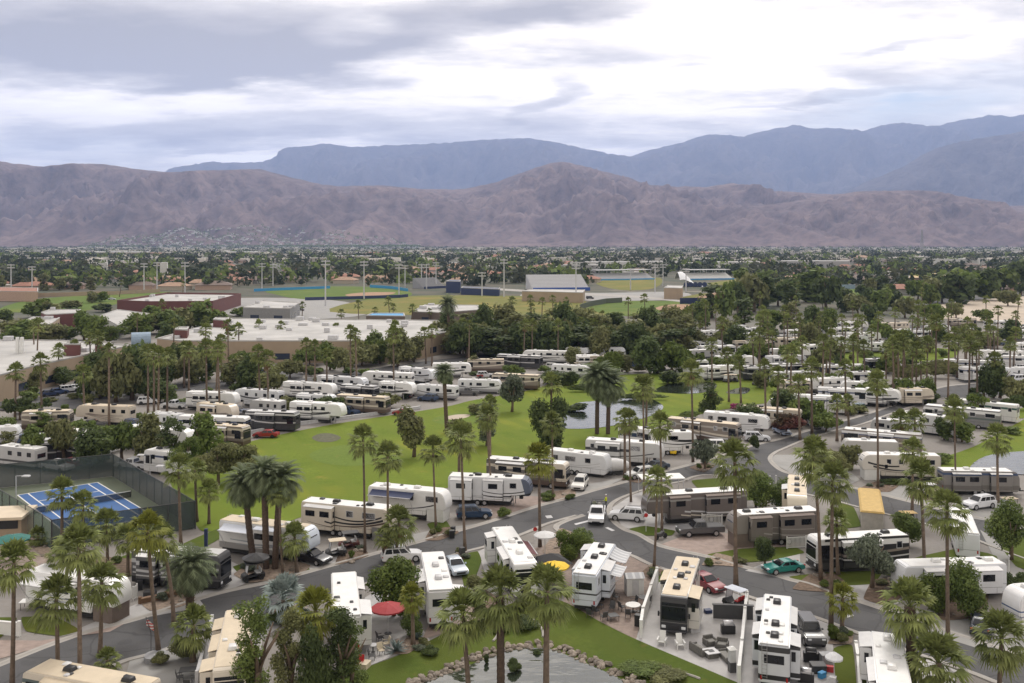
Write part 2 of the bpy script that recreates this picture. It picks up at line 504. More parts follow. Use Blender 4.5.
def dense(px): return [(v.x, v.y) for v in smooth_poly(pts(px), False, 5)]
def road(name, loop):
    a = sum(loop[i][0] * loop[(i + 1) % len(loop)][1] - loop[(i + 1) % len(loop)][0] * loop[i][1] for i in range(len(loop)))
    if a < 0: loop = loop[::-1]
    o = MB().add([(x, y, .03) for x, y in loop], [list(range(len(loop)))]).build(name, ASPH)
    return tag(o, kind='structure')
a_up, a_lo1, b_lo, b_up, a_mid, c_lo, c_up, a_lo2 = map(dense, (A_UP, A_LO1, B_LO, B_UP, A_MID, C_LO, C_UP, A_LO2))
# one sheet of asphalt for the three joined streets: walk its outline
road('road', a_up + a_lo2[::-1] + c_up + c_lo[::-1] + a_mid[::-1] + b_up + b_lo[::-1] + a_lo1[::-1])

def kerb(line, side, w=.75, h=.11):
    n = len(line); vs = []
    for i, (x, y) in enumerate(line):
        a, b = Vector(line[max(i - 1, 0)]), Vector(line[min(i + 1, n - 1)])
        d = (b - a).normalized(); nn = Vector((-d.y, d.x)) * side
        for t, z in ((-.05, .02), (.0, h * .35), (.30, h * .45), (.42, h), (w, h), (w + .02, .0)):
            vs.append((x + nn.x * t, y + nn.y * t, z))
    fs = []
    for i in range(n - 1):
        for k in range(5):
            q = [i * 6 + k, i * 6 + k + 1, (i + 1) * 6 + k + 1, (i + 1) * 6 + k]
            fs.append(q if side < 0 else q[::-1])
    tag(MB().add(vs, fs).build('kerb', M['kerb']), kind='structure')
kerb(a_up, 1); kerb(a_lo1, -1); kerb(b_lo, -1); kerb(b_up, 1); kerb(a_mid, -1); kerb(c_lo, -1); kerb(c_up, 1); kerb(a_lo2, -1)

# painted stop bars and a drain cover
def paint(name, px, m, z=.036): return sheet(name, px, z, m, smooth=False)
paint('stop_bar', [(574, 524), (588, 520.5), (589, 521.8), (576, 525.2)], M['light_grey'])
paint('stop_bar', [(605, 528), (608, 527.4), (615, 530.6), (612, 531.4)], M['light_grey'])
paint('road_patch', [(545, 516), (551, 515.4), (553, 518), (547, 518.6)], M['light_grey'])
paint('road_patch', [(843, 613), (850, 612), (854, 616), (847, 618)], M['light_grey'])
paint('road_patch', [(719, 466), (730, 465), (733, 467), (722, 468)], M['light_grey'])

# lawns ----------------------------------------------------------------
LAWN_Z = .05
sheet('lawn', [(170, 476), (196, 462), (222, 452), (245, 443), (330, 425), (440, 408), (470, 401), (505, 395), (540, 388), (565, 379), (640, 374), (700, 371), (760, 376), (800, 384), (792, 398), (740, 407), (706, 413), (668, 424), (640, 432), (600, 444), (585, 450), (550, 460), (490, 474), (440, 490), (375, 500), (305, 516), (270, 530), (232, 527), (205, 532), (194, 522), (180, 500)], LAWN_Z, G_FAIR)
sheet('putting_green', [(309, 456), (322, 449), (350, 445), (385, 446), (402, 452), (396, 461), (360, 466), (325, 464)], LAWN_Z + .02, G_GREEN)
sheet('putting_green', [(432, 420), (450, 414), (475, 413), (488, 418), (470, 424), (445, 425)], LAWN_Z + .02, G_GREEN)
sheet('sand_bunker', [(444, 418), (456, 415), (470, 415), (466, 418), (452, 420)], LAWN_Z + .03, SAND)
sheet('planting_bed', [(312, 438), (320, 434), (332, 434), (341, 438), (333, 442), (319, 442)], LAWN_Z + .02, mat('bed_soil', (.10, .10, .06), .95, var=.3, scale=1.5, world=True))
sheet('lawn', [(320, 700), (346, 677), (403, 654), (430, 641), (470, 621), (520, 601), (545, 598), (568, 604), (607, 626), (648, 645), (737, 683), (775, 703), (700, 760), (560, 790), (400, 780)], LAWN_Z, G_LAWN)
for q in ([(20, 617), (56, 617), (82, 631), (60, 637), (25, 632)], [(84, 572), (136, 551), (134, 578)], [(178, 546), (222, 527), (226, 536), (190, 555)],
          [(232, 567), (246, 563), (253, 571), (240, 575)], [(284, 565), (300, 561), (311, 570), (296, 574)], [(426, 524), (446, 520), (452, 530), (434, 534)],
          [(458, 556), (478, 551), (482, 561), (474, 582), (464, 588)],
          [(690, 480.5), (722, 478), (760, 483), (776, 488), (775, 499), (740, 501), (700, 491)], [(628, 529), (645, 526), (676, 531), (672, 536), (640, 536)],
          [(704, 555), (740, 549), (795, 547), (806, 553), (770, 561), (740, 563)], [(786, 577), (835, 572), (884, 571), (874, 585), (812, 587)],
          [(837, 502), (854, 507), (862, 527), (842, 529)], [(832, 648), (853, 644), (858, 700), (838, 700)], [(857, 658), (866, 656), (872, 700), (861, 700)],
          [(1000, 546), (1040, 530), (1050, 575), (1016, 568)], [(893, 470), (930, 462), (975, 447), (1050, 405), (1060, 466), (960, 468)],
          [(985, 422), (1000, 411), (1050, 405), (1050, 416)], [(0, 640), (-40, 640), (-50, 620), (20, 617)],
          [(650, 575), (668, 570), (672, 578), (655, 584)], [(735, 600), (742, 597), (747, 605), (738, 612)], [(800, 350), (850, 341), (900, 345), (960, 350), (955, 358), (880, 366), (840, 366)],
          [(905, 560), (960, 548), (1000, 556), (985, 612), (930, 606)], [(455, 641), (470, 630), (486, 632), (480, 640)]):
    sheet('lawn', q, LAWN_Z, G_LAWN if q[0][1] > 480 else G_FAIR, smooth='cut')
# far fields
sheet('sports_field', [(330, 312), (372, 299), (430, 295.5), (520, 296), (575, 299), (592, 303), (640, 308), (600, 318.5), (560, 318.5), (470, 316)], .06, G_DRY)
sheet('sports_field', [(268, 290.5), (330, 286.5), (380, 287.5), (410, 292), (402, 298), (345, 300), (300, 299), (278, 295)], .07, G_FIELD)
sheet('infield', [(345, 295), (365, 292.5), (395, 292.5), (385, 295.5), (362, 298)], .08, DIRT)
sheet('sports_field', [(0, 311), (20, 302), (60, 297), (150, 292), (172, 293), (130, 301), (96, 309), (60, 313)], .06, G_FIELD)
sheet('sports_field', [(585, 308), (610, 302), (660, 301), (690, 303), (660, 313), (620, 316)], .08, G_FIELD)
sheet('infield', [(655, 309), (668, 305), (690, 305), (680, 312)], .09, DIRT)
sheet('sports_field', [(596, 283), (620, 278), (660, 278), (655, 288), (620, 290)], .06, G_DRY)
sheet('infield', [(690, 300), (720, 292), (745, 293), (744, 302), (715, 304)], .08, DIRT)
sheet('sports_field', [(724, 305), (742, 300), (745, 304), (735, 308)], .06, G_FIELD)
sheet('sports_field', [(680, 298), (700, 294), (712, 294), (690, 302)], .06, G_DRY)
sheet('sports_field', [(822, 299), (828, 289), (855, 289), (860, 299)], .06, G_FIELD)
sheet('sports_field', [(886, 306), (894, 297), (912, 297), (912, 305)], .06, G_FIELD)
sheet('sports_field', [(705, 284), (740, 279), (755, 280), (740, 285)], .06, G_DRY)
sheet('sand_lot', [(926, 316), (935, 303), (985, 297), (1060, 289), (1060, 330), (990, 322)], .05, SAND)
sheet('road', [(905, 304), (960, 297.5), (1030, 292), (1100, 288), (1100, 292), (1030, 296), (962, 301.5), (915, 308)], .06, ASPH)
sheet('car_park', [(205, 306), (240, 298), (330, 300), (372, 310), (340, 318), (250, 318)], .04, CONC)
sheet('car_park', [(520, 296), (540, 292), (600, 293), (680, 292), (684, 299), (600, 301), (560, 299)], .05, CONC)
sheet('path', [(500, 288.5), (560, 292), (640, 296), (690, 301), (690, 303), (640, 298), (560, 294), (500, 290.5)], .09, M['kerb'], smooth=False)
sheet('car_park', [(40, 405), (92, 383), (104, 386), (78, 410)], .04, ASPH, smooth=False)
sheet('car_park', [(226, 384), (250, 370), (300, 372), (290, 386)], .04, ASPH)
# lanes between the rows of motorhomes
sheet('road', [(0, 402), (60, 396), (180, 384), (300, 379), (420, 362), (560, 346), (640, 338), (640, 341), (560, 350), (420, 367), (300, 385), (180, 391), (60, 404), (0, 411)], .035, ASPH)
sheet('road', [(600, 351), (700, 340), (820, 330), (940, 324), (940, 327), (820, 335), (700, 345), (600, 356)], .035, ASPH)
sheet('road', [(700, 361), (800, 352), (810, 356), (700, 366)], .035, ASPH)
sheet('road', [(960, 372), (1010, 378), (1080, 366), (1080, 372), (1010, 386), (960, 382)], .036, ASPH)

# site pads -------------------------------------------------------------
for px, m in (([(120, 620), (180, 575), (205, 607), (150, 617)], PAV_B), ([(60, 637), (135, 605), (186, 588), (200, 600), (130, 622)], PAV_B), ([(190, 600), (222, 557), (262, 577), (225, 592)], PAV_B),
              ([(-30, 668), (-30, 640), (40, 641), (110, 632), (130, 621), (75, 637)], PAV_A), ([(282, 580), (300, 560), (345, 545), (370, 556), (330, 566)], PAV_B),
              ([(385, 551), (400, 537), (450, 527), (478, 524), (420, 541)], CONC), ([(475, 508), (530, 496), (555, 499), (535, 507), (492, 521)], PAV_A), ([(560, 500), (590, 484), (625, 478), (600, 490)], CONC),
              ([(612, 508), (640, 490), (700, 495), (712, 530), (640, 532), (622, 527)], PAV_B), ([(660, 545), (700, 530), (812, 545), (780, 547), (706, 554), (706, 557)], PAV_A), ([(690, 548), (720, 545), (730, 556), (708, 556)], PAV_A),
              ([(560, 605), (585, 575), (614, 552), (640, 558), (655, 567), (636, 640), (600, 622)], PAV_C), ([(636, 640), (657, 575), (712, 583), (745, 596), (738, 683), (690, 664)], PAV_B),
              ([(738, 700), (748, 600), (795, 611), (852, 631), (833, 645), (838, 715)], PAV_B), ([(856, 712), (858, 634), (900, 650), (960, 672), (940, 720)], PAV_B),
              ([(745, 571), (800, 550), (800, 575), (786, 579)], PAV_B), ([(835, 594), (850, 585), (905, 575), (900, 603), (884, 610)], PAV_B),
              ([(345, 676), (362, 600), (408, 570), (420, 625), (430, 641), (400, 654)], PAV_B), ([(422, 640), (440, 600), (470, 590), (486, 612), (462, 628)], PAV_A),
              ([(195, 712), (180, 655), (225, 632), (290, 610), (300, 612), (262, 640), (258, 712)], PAV_B), ([(130, 660), (180, 643), (205, 640), (190, 700), (120, 700)], CONC),
              ([(540, 580), (530, 550), (552, 543), (575, 548), (580, 575), (566, 590)], PAV_C), ([(478, 552), (490, 546), (510, 590), (492, 595)], PAV_B),
              ([(930, 634), (900, 612), (960, 608), (1024, 620), (1040, 668)], CONC), ([(945, 515), (965, 493), (1010, 496), (1000, 523)], CONC), ([(768, 461), (775, 455), (830, 455), (860, 480), (845, 487), (800, 478)], CONC),
              ([(860, 490), (880, 480), (960, 488), (940, 508)], CONC), ([(-10, 575), (-10, 530), (30, 530), (52, 556), (40, 575)], PAV_A), ([(980, 530), (1010, 549), (1050, 620), (1015, 600)], CONC)):
    sheet('site_paving', px, .015, m, smooth=False)

# water ------------------------------------------------------------------
def water_mat():
    m = bpy.data.materials.new('pond_water')
    N, L, P = nodes(m)
    pos = N.new('ShaderNodeNewGeometry').outputs['Position']
    P.inputs['Base Color'].default_value = (.03, .038, .026, 1)
    P.inputs['Roughness'].default_value = .04
    P.inputs['IOR'].default_value = 2.5
    b = N.new('ShaderNodeBump'); b.inputs['Strength'].default_value = .36; b.inputs['Distance'].default_value = .08
    mp = N.new('ShaderNodeMapping'); mp.inputs['Scale'].default_value = (1, 2.2, 1); L.new(pos, mp.inputs[0])
    L.new(noise_n(N, L, mp.outputs[0], .42, 2, .5), b.inputs['Height']); L.new(b.outputs[0], P.inputs['Normal'])
    return m
WATER = water_mat()
POND = [(410, 694), (433, 681), (461, 670), (493, 657), (521, 650), (549, 650), (566, 656), (592, 667), (620, 680), (645, 696), (640, 740), (540, 770), (420, 745)]
sheet('water', POND, .08, WATER)
sheet('water', [(562, 428), (566, 414), (575, 404), (600, 401), (640, 397), (662, 405), (658, 413), (635, 421), (600, 428)], .08, WATER)
sheet('water', [(654, 391), (670, 384), (700, 382), (716, 384), (712, 391), (690, 394), (665, 393)], .08, WATER)
sheet('water', [(726, 393), (740, 388), (750, 389), (745, 394)], .08, WATER)
sheet('water', [(970, 470), (985, 457), (1020, 452), (1070, 452), (1070, 474), (1000, 474)], .08, WATER)

# ---------------------------------------------------------------- mountains
def interp(tab, x):
    if x <= tab[0][0]: return tab[0][1]
    for (a, b), (c, d) in zip(tab, tab[1:]):
        if x <= c:
            t = (x - a) / (c - a); 
            return b + (d - b) * t
    return tab[-1][1]

def rock_mat(name, a, b, sc):
    m = bpy.data.materials.new(name)
    N, L, P = nodes(m)
    pos = N.new('ShaderNodeNewGeometry').outputs['Position']
    c = mix(N, L, remap(N, L, noise_n(N, L, pos, sc, 8, .65), .35, .65), a, b)
    c = mix(N, L, remap(N, L, noise_n(N, L, pos, sc * 9, 7, .72), .45, .68, 0, .75), c, tuple(x * .40 for x in a))
    L.new(c, P.inputs['Base Color']); P.inputs['Roughness'].default_value = .95
    P.inputs['Specular IOR Level'].default_value = .1
    bp = N.new('ShaderNodeBump'); bp.inputs['Strength'].default_value = .7; bp.inputs['Distance'].default_value = .04 / sc
    L.new(noise_n(N, L, pos, sc * 3.5, 9, .62), bp.inputs['Height']); L.new(bp.outputs[0], P.inputs['Normal'])
    return m

class Range:
    """a mountain range as one height field: crest heights along X, falling to the plain in front and behind"""
    def __init__(s, crest, zr, z0, z1, rough, sc, seed, foot=1.25):
        s.crest, s.zr, s.z0, s.z1, s.rough, s.sc, s.seed, s.foot = crest, zr, z0, z1, rough, sc, seed, foot
    def top(s, x):
        px = CX + F * x / s.zr
        y = interp(s.crest, px)
        return max(0.0, (HZ - y) / F * s.zr + CAMH)
    def h(s, x, z):
        z0 = s.z0 + (s.zr - s.z0) * (.10 + .22 * noise.noise(Vector((x * s.sc * .7, 4.0, s.seed))) + .07 * noise.noise(Vector((x * s.sc * 3, 1.0, s.seed))))
        t = (z - z0) / (s.zr - z0) if z < s.zr else (s.z1 - z) / (s.z1 - s.zr)
        t = max(0.0, min(1.0, t))
        H = s.top(x)
        w = noise.noise(Vector((x * s.sc * .6, z * s.sc * .6, s.seed + 20)))
        xx = x + w * .55 / s.sc
        r = 1 - abs(noise.noise(Vector((xx * s.sc, z * s.sc * .45, s.seed)))) * 2
        r2 = 1 - abs(noise.noise(Vector((xx * s.sc * 2.3, z * s.sc * 1.3, s.seed + 5)))) * 2
        r3 = 1 - abs(noise.noise(Vector((x * s.sc * 5.1, z * s.sc * 3.6, s.seed + 9)))) * 2
        r4 = noise.noise(Vector((x * s.sc * 13, z * s.sc * 11, s.seed + 2)))
        r5 = 1 - abs(noise.noise(Vector((xx * s.sc * 11, z * s.sc * 4.2, s.seed + 31)))) * 2
        e = .42 * r + .30 * r2 + .20 * r3 + .14 * r5 + .06 * r4
        k = t ** s.foot
        amp = s.rough * (4 * t * (1 - t) * .8 + .03 * t)
        return H * max(0, min(1.0 if z >= s.zr else .985 * z / s.zr + .015 * t, k + amp * (e - .42))) + (H * .012 * r4 * t)
    def build(s, name, x0, x1, nx, nz, m):
        vs, fs = [], []
        for j in range(nz + 1):
            q = j / nz
            z = s.z0 + (s.z1 - s.z0) * q
            for i in range(nx + 1):
                x = (x0 + (x1 - x0) * i / nx) * z / s.zr
                vs.append((x, z, s.h(x, z) - 2))
        for j in range(nz):
            for i in range(nx):
                a = j * (nx + 1) + i
                fs.append((a, a + 1, a + nx + 2, a + nx + 1))
        o = MB().add(vs, fs).build(name, m, smooth=True)
        return tag(o, kind='structure')

C1 = [(-400, 150), (-150, 156), (0, 161), (30, 165), (45, 167), (65, 167), (95, 163), (112, 165), (130, 168), (165, 172), (200, 172), (225, 170), (260, 169), (275, 173), (290, 177), (320, 184), (340, 186), (380, 185), (425, 189), (465, 189), (500, 180), (512, 176), (535, 167), (552, 163), (562, 161.5), (575, 164), (602, 170), (632, 180), (650, 184), (677, 185.5), (705, 187), (732, 183), (748, 186), (762, 190), (792, 192), (830, 194), (870, 197), (930, 202), (1000, 206), (1100, 204), (1400, 190)]
C2 = [(480, 243), (540, 238), (600, 228), (640, 222), (680, 216), (730, 209), (780, 203), (830, 195), (862, 191), (912, 190), (935, 191), (947, 194), (970, 199), (992, 206), (1010, 211), (1024, 215), (1080, 226), (1200, 235)]
C3 = [(700, 243), (760, 225), (800, 205), (830, 196), (862, 186), (880, 176), (912, 163), (930, 152), (947, 145), (965, 141), (992, 136), (1010, 134), (1024, 131), (1080, 120), (1400, 100)]
C4 = [(-300, 215), (60, 200), (120, 180), (150, 176), (180, 170), (205, 163), (212, 161), (225, 163), (240, 162.5), (265, 162), (280, 155), (297, 147), (312, 146), (325, 143), (333, 144), (352, 147), (380, 145), (420, 144), (440, 143), (470, 141), (500, 139), (530, 138), (548, 141), (560, 143), (585, 149), (600, 152), (627, 157), (640, 152), (660, 147), (680, 143), (705, 134.5), (716, 134), (740, 137), (770, 129), (796, 125), (812, 128), (830, 128), (850, 132), (863, 131), (880, 126), (896, 122.5), (912, 125), (925, 126), (945, 124), (958, 120), (990, 115), (1010, 116), (1024, 113), (1100, 108), (1400, 100)]
ROCK1 = rock_mat('hill_rock', (.145, .104, .10), (.27, .195, .175), .0016)
ROCK2 = rock_mat('ridge_rock', (.09, .075, .075), (.16, .132, .125), .0009)
RG1 = Range(C1, 8600, 5600, 12500, .85, .00105, 1.3, 1.15)
RG2 = Range(C2, 7000, 5450, 9000, .75, .0016, 7.7, 1.1)
RG3 = Range(C3, 13500, 10000, 18500, .55, .0008, 3.1, 1.0)
RG4 = Range(C4, 21000, 14500, 30000, .50, .00055, 5.9, .9)
RG1.build('hills', -8000, 9000, 640, 150, ROCK1)
RG2.build('hills', -400, 6500, 420, 110, ROCK1)
RG3.build('mountains', 2600, 12000, 220, 90, ROCK2)
RG4.build('mountains', -14000, 18000, 420, 90, ROCK2)
# ---------------------------------------------------------------- motorhomes and trailers
BODYM = {}
def body_mat(base, low, zlow, stripes=(), cap=None, capx=99):
    key = (base, low, zlow, tuple(stripes), cap, capx)
    if key in BODYM: return BODYM[key]
    m = bpy.data.materials.new('coachwork')
    N, L, P = nodes(m)
    tcn = N.new('ShaderNodeTexCoord')
    sp = N.new('ShaderNodeSeparateXYZ'); L.new(tcn.outputs['Object'], sp.inputs[0])
    x, y, z = sp.outputs
    nz = noise_n(N, L, tcn.outputs['Object'], 1.2, 4)
    c = mix(N, L, remap(N, L, nz, .3, .7), tuple(v * .95 for v in base), tuple(min(1, v * 1.03) for v in base))
    if cap:
        g = mnode(N, L, 'ADD', x, mnode(N, L, 'MULTIPLY', z, .28))
        c = mix(N, L, mnode(N, L, 'GREATER_THAN', g, capx), c, cap)
    if low: c = mix(N, L, mnode(N, L, 'LESS_THAN', z, zlow), c, low)
    c = mix(N, L, mnode(N, L, 'LESS_THAN', mnode(N, L, 'ABSOLUTE', mnode(N, L, 'SUBTRACT', z, 1.36)), .022), c, tuple(v * .35 for v in base))
    seam = mnode(N, L, 'LESS_THAN', mnode(N, L, 'ABSOLUTE', mnode(N, L, 'SUBTRACT', mnode(N, L, 'FRACT', mnode(N, L, 'MULTIPLY', x, .62)), .5)), .014)
    c = mix(N, L, mnode(N, L, 'MULTIPLY', seam, mnode(N, L, 'LESS_THAN', z, 1.36)), c, tuple(v * .4 for v in base))
    for (a0, a1, a2, th, taper, x0, x1, col) in stripes:
        cur = mnode(N, L, 'ADD', mnode(N, L, 'ADD', mnode(N, L, 'MULTIPLY', x, a1), a0), mnode(N, L, 'MULTIPLY', mnode(N, L, 'MULTIPLY', x, x), a2))
        d = mnode(N, L, 'ABSOLUTE', mnode(N, L, 'SUBTRACT', z, cur))
        w = mnode(N, L, 'ADD', mnode(N, L, 'MULTIPLY', x, taper), th)
        f = mnode(N, L, 'LESS_THAN', d, w)
        f = mnode(N, L, 'MULTIPLY', f, mnode(N, L, 'MULTIPLY', mnode(N, L, 'GREATER_THAN', x, x0), mnode(N, L, 'LESS_THAN', x, x1)))
        c = mix(N, L, f, c, col)
    L.new(c, P.inputs['Base Color']); P.inputs['Roughness'].default_value = .32
    BODYM[key] = m
    return m

WHT, CREAM, TAUPE, GREY, DGREY, BLK, SILV, BRN = (.78, .78, .77), (.62, .56, .47), (.25, .215, .185), (.42, .42, .42), (.11, .108, .105), (.022, .022, .024), (.55, .55, .56), (.10, .07, .055)
CHAR = (.05, .05, .052)
def swoosh(col, n=3, up=.018, z=1.7, th=.10):
    o = []
    for i in range(n):
        o.append((z - .28 * i, .05 + .05 * i, up, th * (1 - .25 * i), .008, -4.6 + i * .8, 3.2 + .3 * i, col))
    return tuple(o)

def make_rv(kind, L, label, W=2.5, H=None, base=WHT, low=None, zlow=1.2, stripes=(), cap=None, capx=99, roof='roof_white', acs=(-.15, .22), ac='black_plastic',
            slides=(), awn=(), rearwin=True, ladder=True, wins=True, skirt=None, name=None, group=None, vents=3, solar=0, detail=True, door=1, topper='roof_grey', step=False):
    H = H or {'fifth': 3.95, 'motor': 3.75, 'trailer': 3.3}[kind]
    r, f = -L / 2, L / 2
    cat = {'fifth': 'trailer', 'motor': 'motorhome', 'trailer': 'trailer'}[kind]
    root = thing(name or {'fifth': 'fifth_wheel_trailer', 'motor': 'motorhome', 'trailer': 'travel_trailer'}[kind], label, cat, group=group)
    if kind == 'fifth':
        zf, P_ = .75, [(r, .75), (r, H - .12), (r + .15, H), (f - 1.2, H), (f - .7, H - .10), (f - .22, H - .62), (f - .03, H - 1.5), (f - .02, 1.9), (f - .12, 1.66), (f - .3, 1.62), (f - 2.75, 1.62), (f - 2.85, .75)]
    elif kind == 'motor':
        zf, P_ = .42, [(r, .42), (r, H - .12), (r + .12, H), (f - .45, H), (f - .14, H - .2), (f - .02, H - .9), (f, 1.3), (f - .02, .5), (f - .1, .42)]
    else:
        zf, P_ = .55, [(r, .55), (r, H - .12), (r + .12, H), (f - .7, H), (f - .5, H - .05), (f - .02, H - .9), (f, 1.0), (f - .2, .62), (f - .4, .55)]
    bm_ = body_mat(base, low, zlow, tuple(stripes), cap, capx)
    MB().profile(P_, -W / 2, W / 2).build('body', bm_, root, bevel=.10, seg=2)
    # roof skin
    fr = f - (1.2 if kind == 'fifth' else .5 if kind == 'motor' else 1.0)
    MB().box(r + .1, fr, -W / 2 + .09, W / 2 - .09, H - .04, H + .035).build('roof', M[roof], root, bevel=.03, seg=1)
    top = H + .035
    for a in acs:
        x = a * L
        MB().frustum((x - .48, x + .48, -.36, .36), top, (x - .40, x + .36, -.30, .30), top + .32).build('air_conditioner', M[ac], root, bevel=.05, seg=1)
    rr = random.Random(int(L * 1000) + len(label))
    for k in range(vents):
        x, y = rr.uniform(r + .8, fr - .8), rr.choice([-.75, -.5, .55, .8])
        s = rr.choice([.18, .22, .3])
        MB().frustum((x - s, x + s, y - s, y + s), top, (x - s * .8, x + s * .8, y - s * .8, y + s * .8), top + .13).build('roof_vent', M[rr.choice(['black_plastic', 'light_grey', 'white_gel', 'charcoal'])], root, bevel=.03, seg=1)
    for k in range(solar):
        x = r + 1.6 + k * 1.9
        MB().box(x - .75, x + .75, .25, .95, top + .04, top + .08).build('solar_panel', M['dark_glass'], root)
    # running gear
    MB().box(r + .35, f - (2.9 if kind == 'fifth' else .9), -W / 2 + .2, W / 2 - .2, .32, zf + .03).build('chassis', M['chassis'], root)
    def wheel(x, y):
        w = MB().disc((x, y, .42), .42, (0, 1, 0), .26, 16).build('wheel', M['rubber'], root)
        MB().disc((x, y + math.copysign(.125, y), .42), .24, (0, 1, 0), .03, 10).build('rim', M['rim'], w)
    if detail:
        xs = (-L * .14, -L * .14 + 1.0) if kind == 'fifth' else (-L * .08, -L * .08 + .95) if kind == 'trailer' else (r + L * .27, f - 2.3)
        for x in xs:
            for y in (-W / 2 + .12, W / 2 - .12): wheel(x, y)
    # front of each kind
    if kind == 'motor':
        MB().profile([(f - .08, H - .62), (f + .012, 1.62), (f + .05, 1.60), (f - .04, H - .60)], -W / 2 + .14, W / 2 - .14).build('windshield', M['dark_glass'], root)
        if detail:
            MB().box(f - .02, f + .045, -.55, .55, .72, 1.12).build('grille', M['black_plastic'], root, bevel=.02, seg=1)
            MB().box(f - .04, f + .10, -W / 2 + .06, W / 2 - .06, .40, .62).build('bumper', bm_, root, bevel=.04, seg=1)
            for s in (-1, 1):
                MB().box(f - .02, f + .04, s * .92 - .2, s * .92 + .2, .78, 1.05).build('headlight', M['head_glass'], root, bevel=.03, seg=1)
                q = MB().box(f - .35, f - .2, s * (W / 2 + .18) - .08, s * (W / 2 + .18) + .08, 1.75, 2.2)
                q.tube([(f - .28, s * (W / 2 - .05), 2.0), (f - .28, s * (W / 2 + .18), 2.0)], .03, 6).build('mirror', M['black_plastic'], root)
        for s in (-1, 1):
            MB().box(f - 1.75, f - .45, s * W / 2 - .02, s * W / 2 + .02, 1.65, H - .75).build('window', M['dark_glass'], root)
    elif kind == 'fifth':
        MB().box(f - 1.75, f - 1.25, -.25, .25, .95, 1.64).build('hitch', M['black_plastic'], root)
        for s in (-1, 1): MB().box(f - 2.55, f - 2.43, s * .95 - .06, s * .95 + .06, 0, 1.65).build('landing_leg', M['steel'], root)
        if cap:
            MB().profile([(f - .56, H - .32), (f - .14, H - 1.02), (f - .10, H - 1.0), (f - .52, H - .27)], -.7, .7).build('cap_window', M['dark_glass'], root)
    else:
        MB().box(f - .05, f + 1.1, -.08, .08, .42, .56).box(f + .1, f + .5, -.35, .35, .56, 1.0).build('tongue', M['chassis'], root)
    if skirt:
        if kind == 'fifth': MB().box(f - 2.7, f - .35, -W / 2 + .06, W / 2 - .06, .01, 1.64).build('skirt', M[skirt], root, bevel=.03, seg=1)
        else: MB().box(r + .2, f - .3, -W / 2 - .02, W / 2 + .02, .01, .5).build('skirt', M[skirt], root)
    # side windows
    zt = H - .62
    if wins:
        for s in (-1, 1):
            used = [(q[1] * L - q[2] / 2, q[1] * L + q[2] / 2) for q in slides if q[0] == s]
            x = r + .9
            while x < fr - 1.2:
                w = rr.choice([.6, .9, 1.3, 1.7])
                if not any(a - .2 < x + w and x < b + .2 for a, b in used):
                    wo = MB().box(x, x + w, s * W / 2 - .02, s * W / 2 + .025, zt - .7, zt).build('window', M['dark_glass'], root, bevel=.015, seg=1)
                    if detail:
                        link('frame', MB().box(x - .06, x + w + .06, s * W / 2 - .02, s * W / 2 + .012, zt - .76, zt + .06).mesh('frame', M['light_grey']), wo)
                x += w + rr.uniform(.9, 1.9)
            if s == door and detail:
                xd = f - 3.6 if kind == 'fifth' else L * .12
                if not any(a - .4 < xd < b + .4 for a, b in used):
                    d = MB().box(xd - .36, xd + .36, s * W / 2 - .02, s * W / 2 + .04, zf + .1, zf + 2.0).build('door', bm_, root, bevel=.02, seg=1)
                    MB().box(xd - .22, xd + .22, s * W / 2 + .03, s * W / 2 + .055, zf + 1.2, zf + 1.75).build('pane', M['dark_glass'], d)
                    if step: MB().box(xd - .4, xd + .4, s * W / 2 + .05, s * (W / 2) + s * .6, .22, .28).build('step', M['steel'], root)
    # slide-outs
    for q in slides:
        s, xc, ln, dep = q[0], q[1] * L, q[2], q[3]
        z0, z1 = zf + .15, H - .38
        y0, y1 = s * (W / 2 - .15), s * (W / 2 + dep)
        so = MB().box(xc - ln / 2, xc + ln / 2, min(y0, y1), max(y0, y1), z0, z1).build('slide_out', bm_, root, bevel=.05, seg=1)
        MB().box(xc - ln / 2 - .07, xc + ln / 2 + .07, s * W / 2 - .02 if s > 0 else -W / 2 - .03, s * W / 2 + .03 if s > 0 else -W / 2 + .02, z0 - .07, z1 + .07).build('flange', M['charcoal'], so)
        n = max(1, int(ln // 1.6))
        for k in range(n):
            x = xc - ln / 2 + (k + .5) * ln / n; w = min(1.3, ln / n - .4)
            MB().box(x - w / 2, x + w / 2, y1 - .02, y1 + .02, z1 - 1.05, z1 - .35).build('window', M['dark_glass'], so)
        for e in (-1, 1):
            xe = xc + e * ln / 2
            MB().box(xe - .02, xe + .02, (y0 + y1) / 2 - .12, (y0 + y1) / 2 + .22, z1 - 1.2, z1 - .4).build('window', M['dark_glass'], so)
        if topper:
            MB().add([(xc - ln / 2 - .05, s * W / 2, H - .20), (xc + ln / 2 + .05, s * W / 2, H - .20), (xc + ln / 2 + .05, y1 + s * .05, z1 + .04), (xc - ln / 2 - .05, y1 + s * .05, z1 + .04),
                      (xc - ln / 2 - .05, s * W / 2, H - .15), (xc + ln / 2 + .05, s * W / 2, H - .15), (xc + ln / 2 + .05, y1 + s * .05, z1 + .08), (xc - ln / 2 - .05, y1 + s * .05, z1 + .08)],
                     [(0, 1, 2, 3), (7, 6, 5, 4), (0, 4, 5, 1), (1, 5, 6, 2), (2, 6, 7, 3), (3, 7, 4, 0)]).build('slide_topper', M[topper], root)
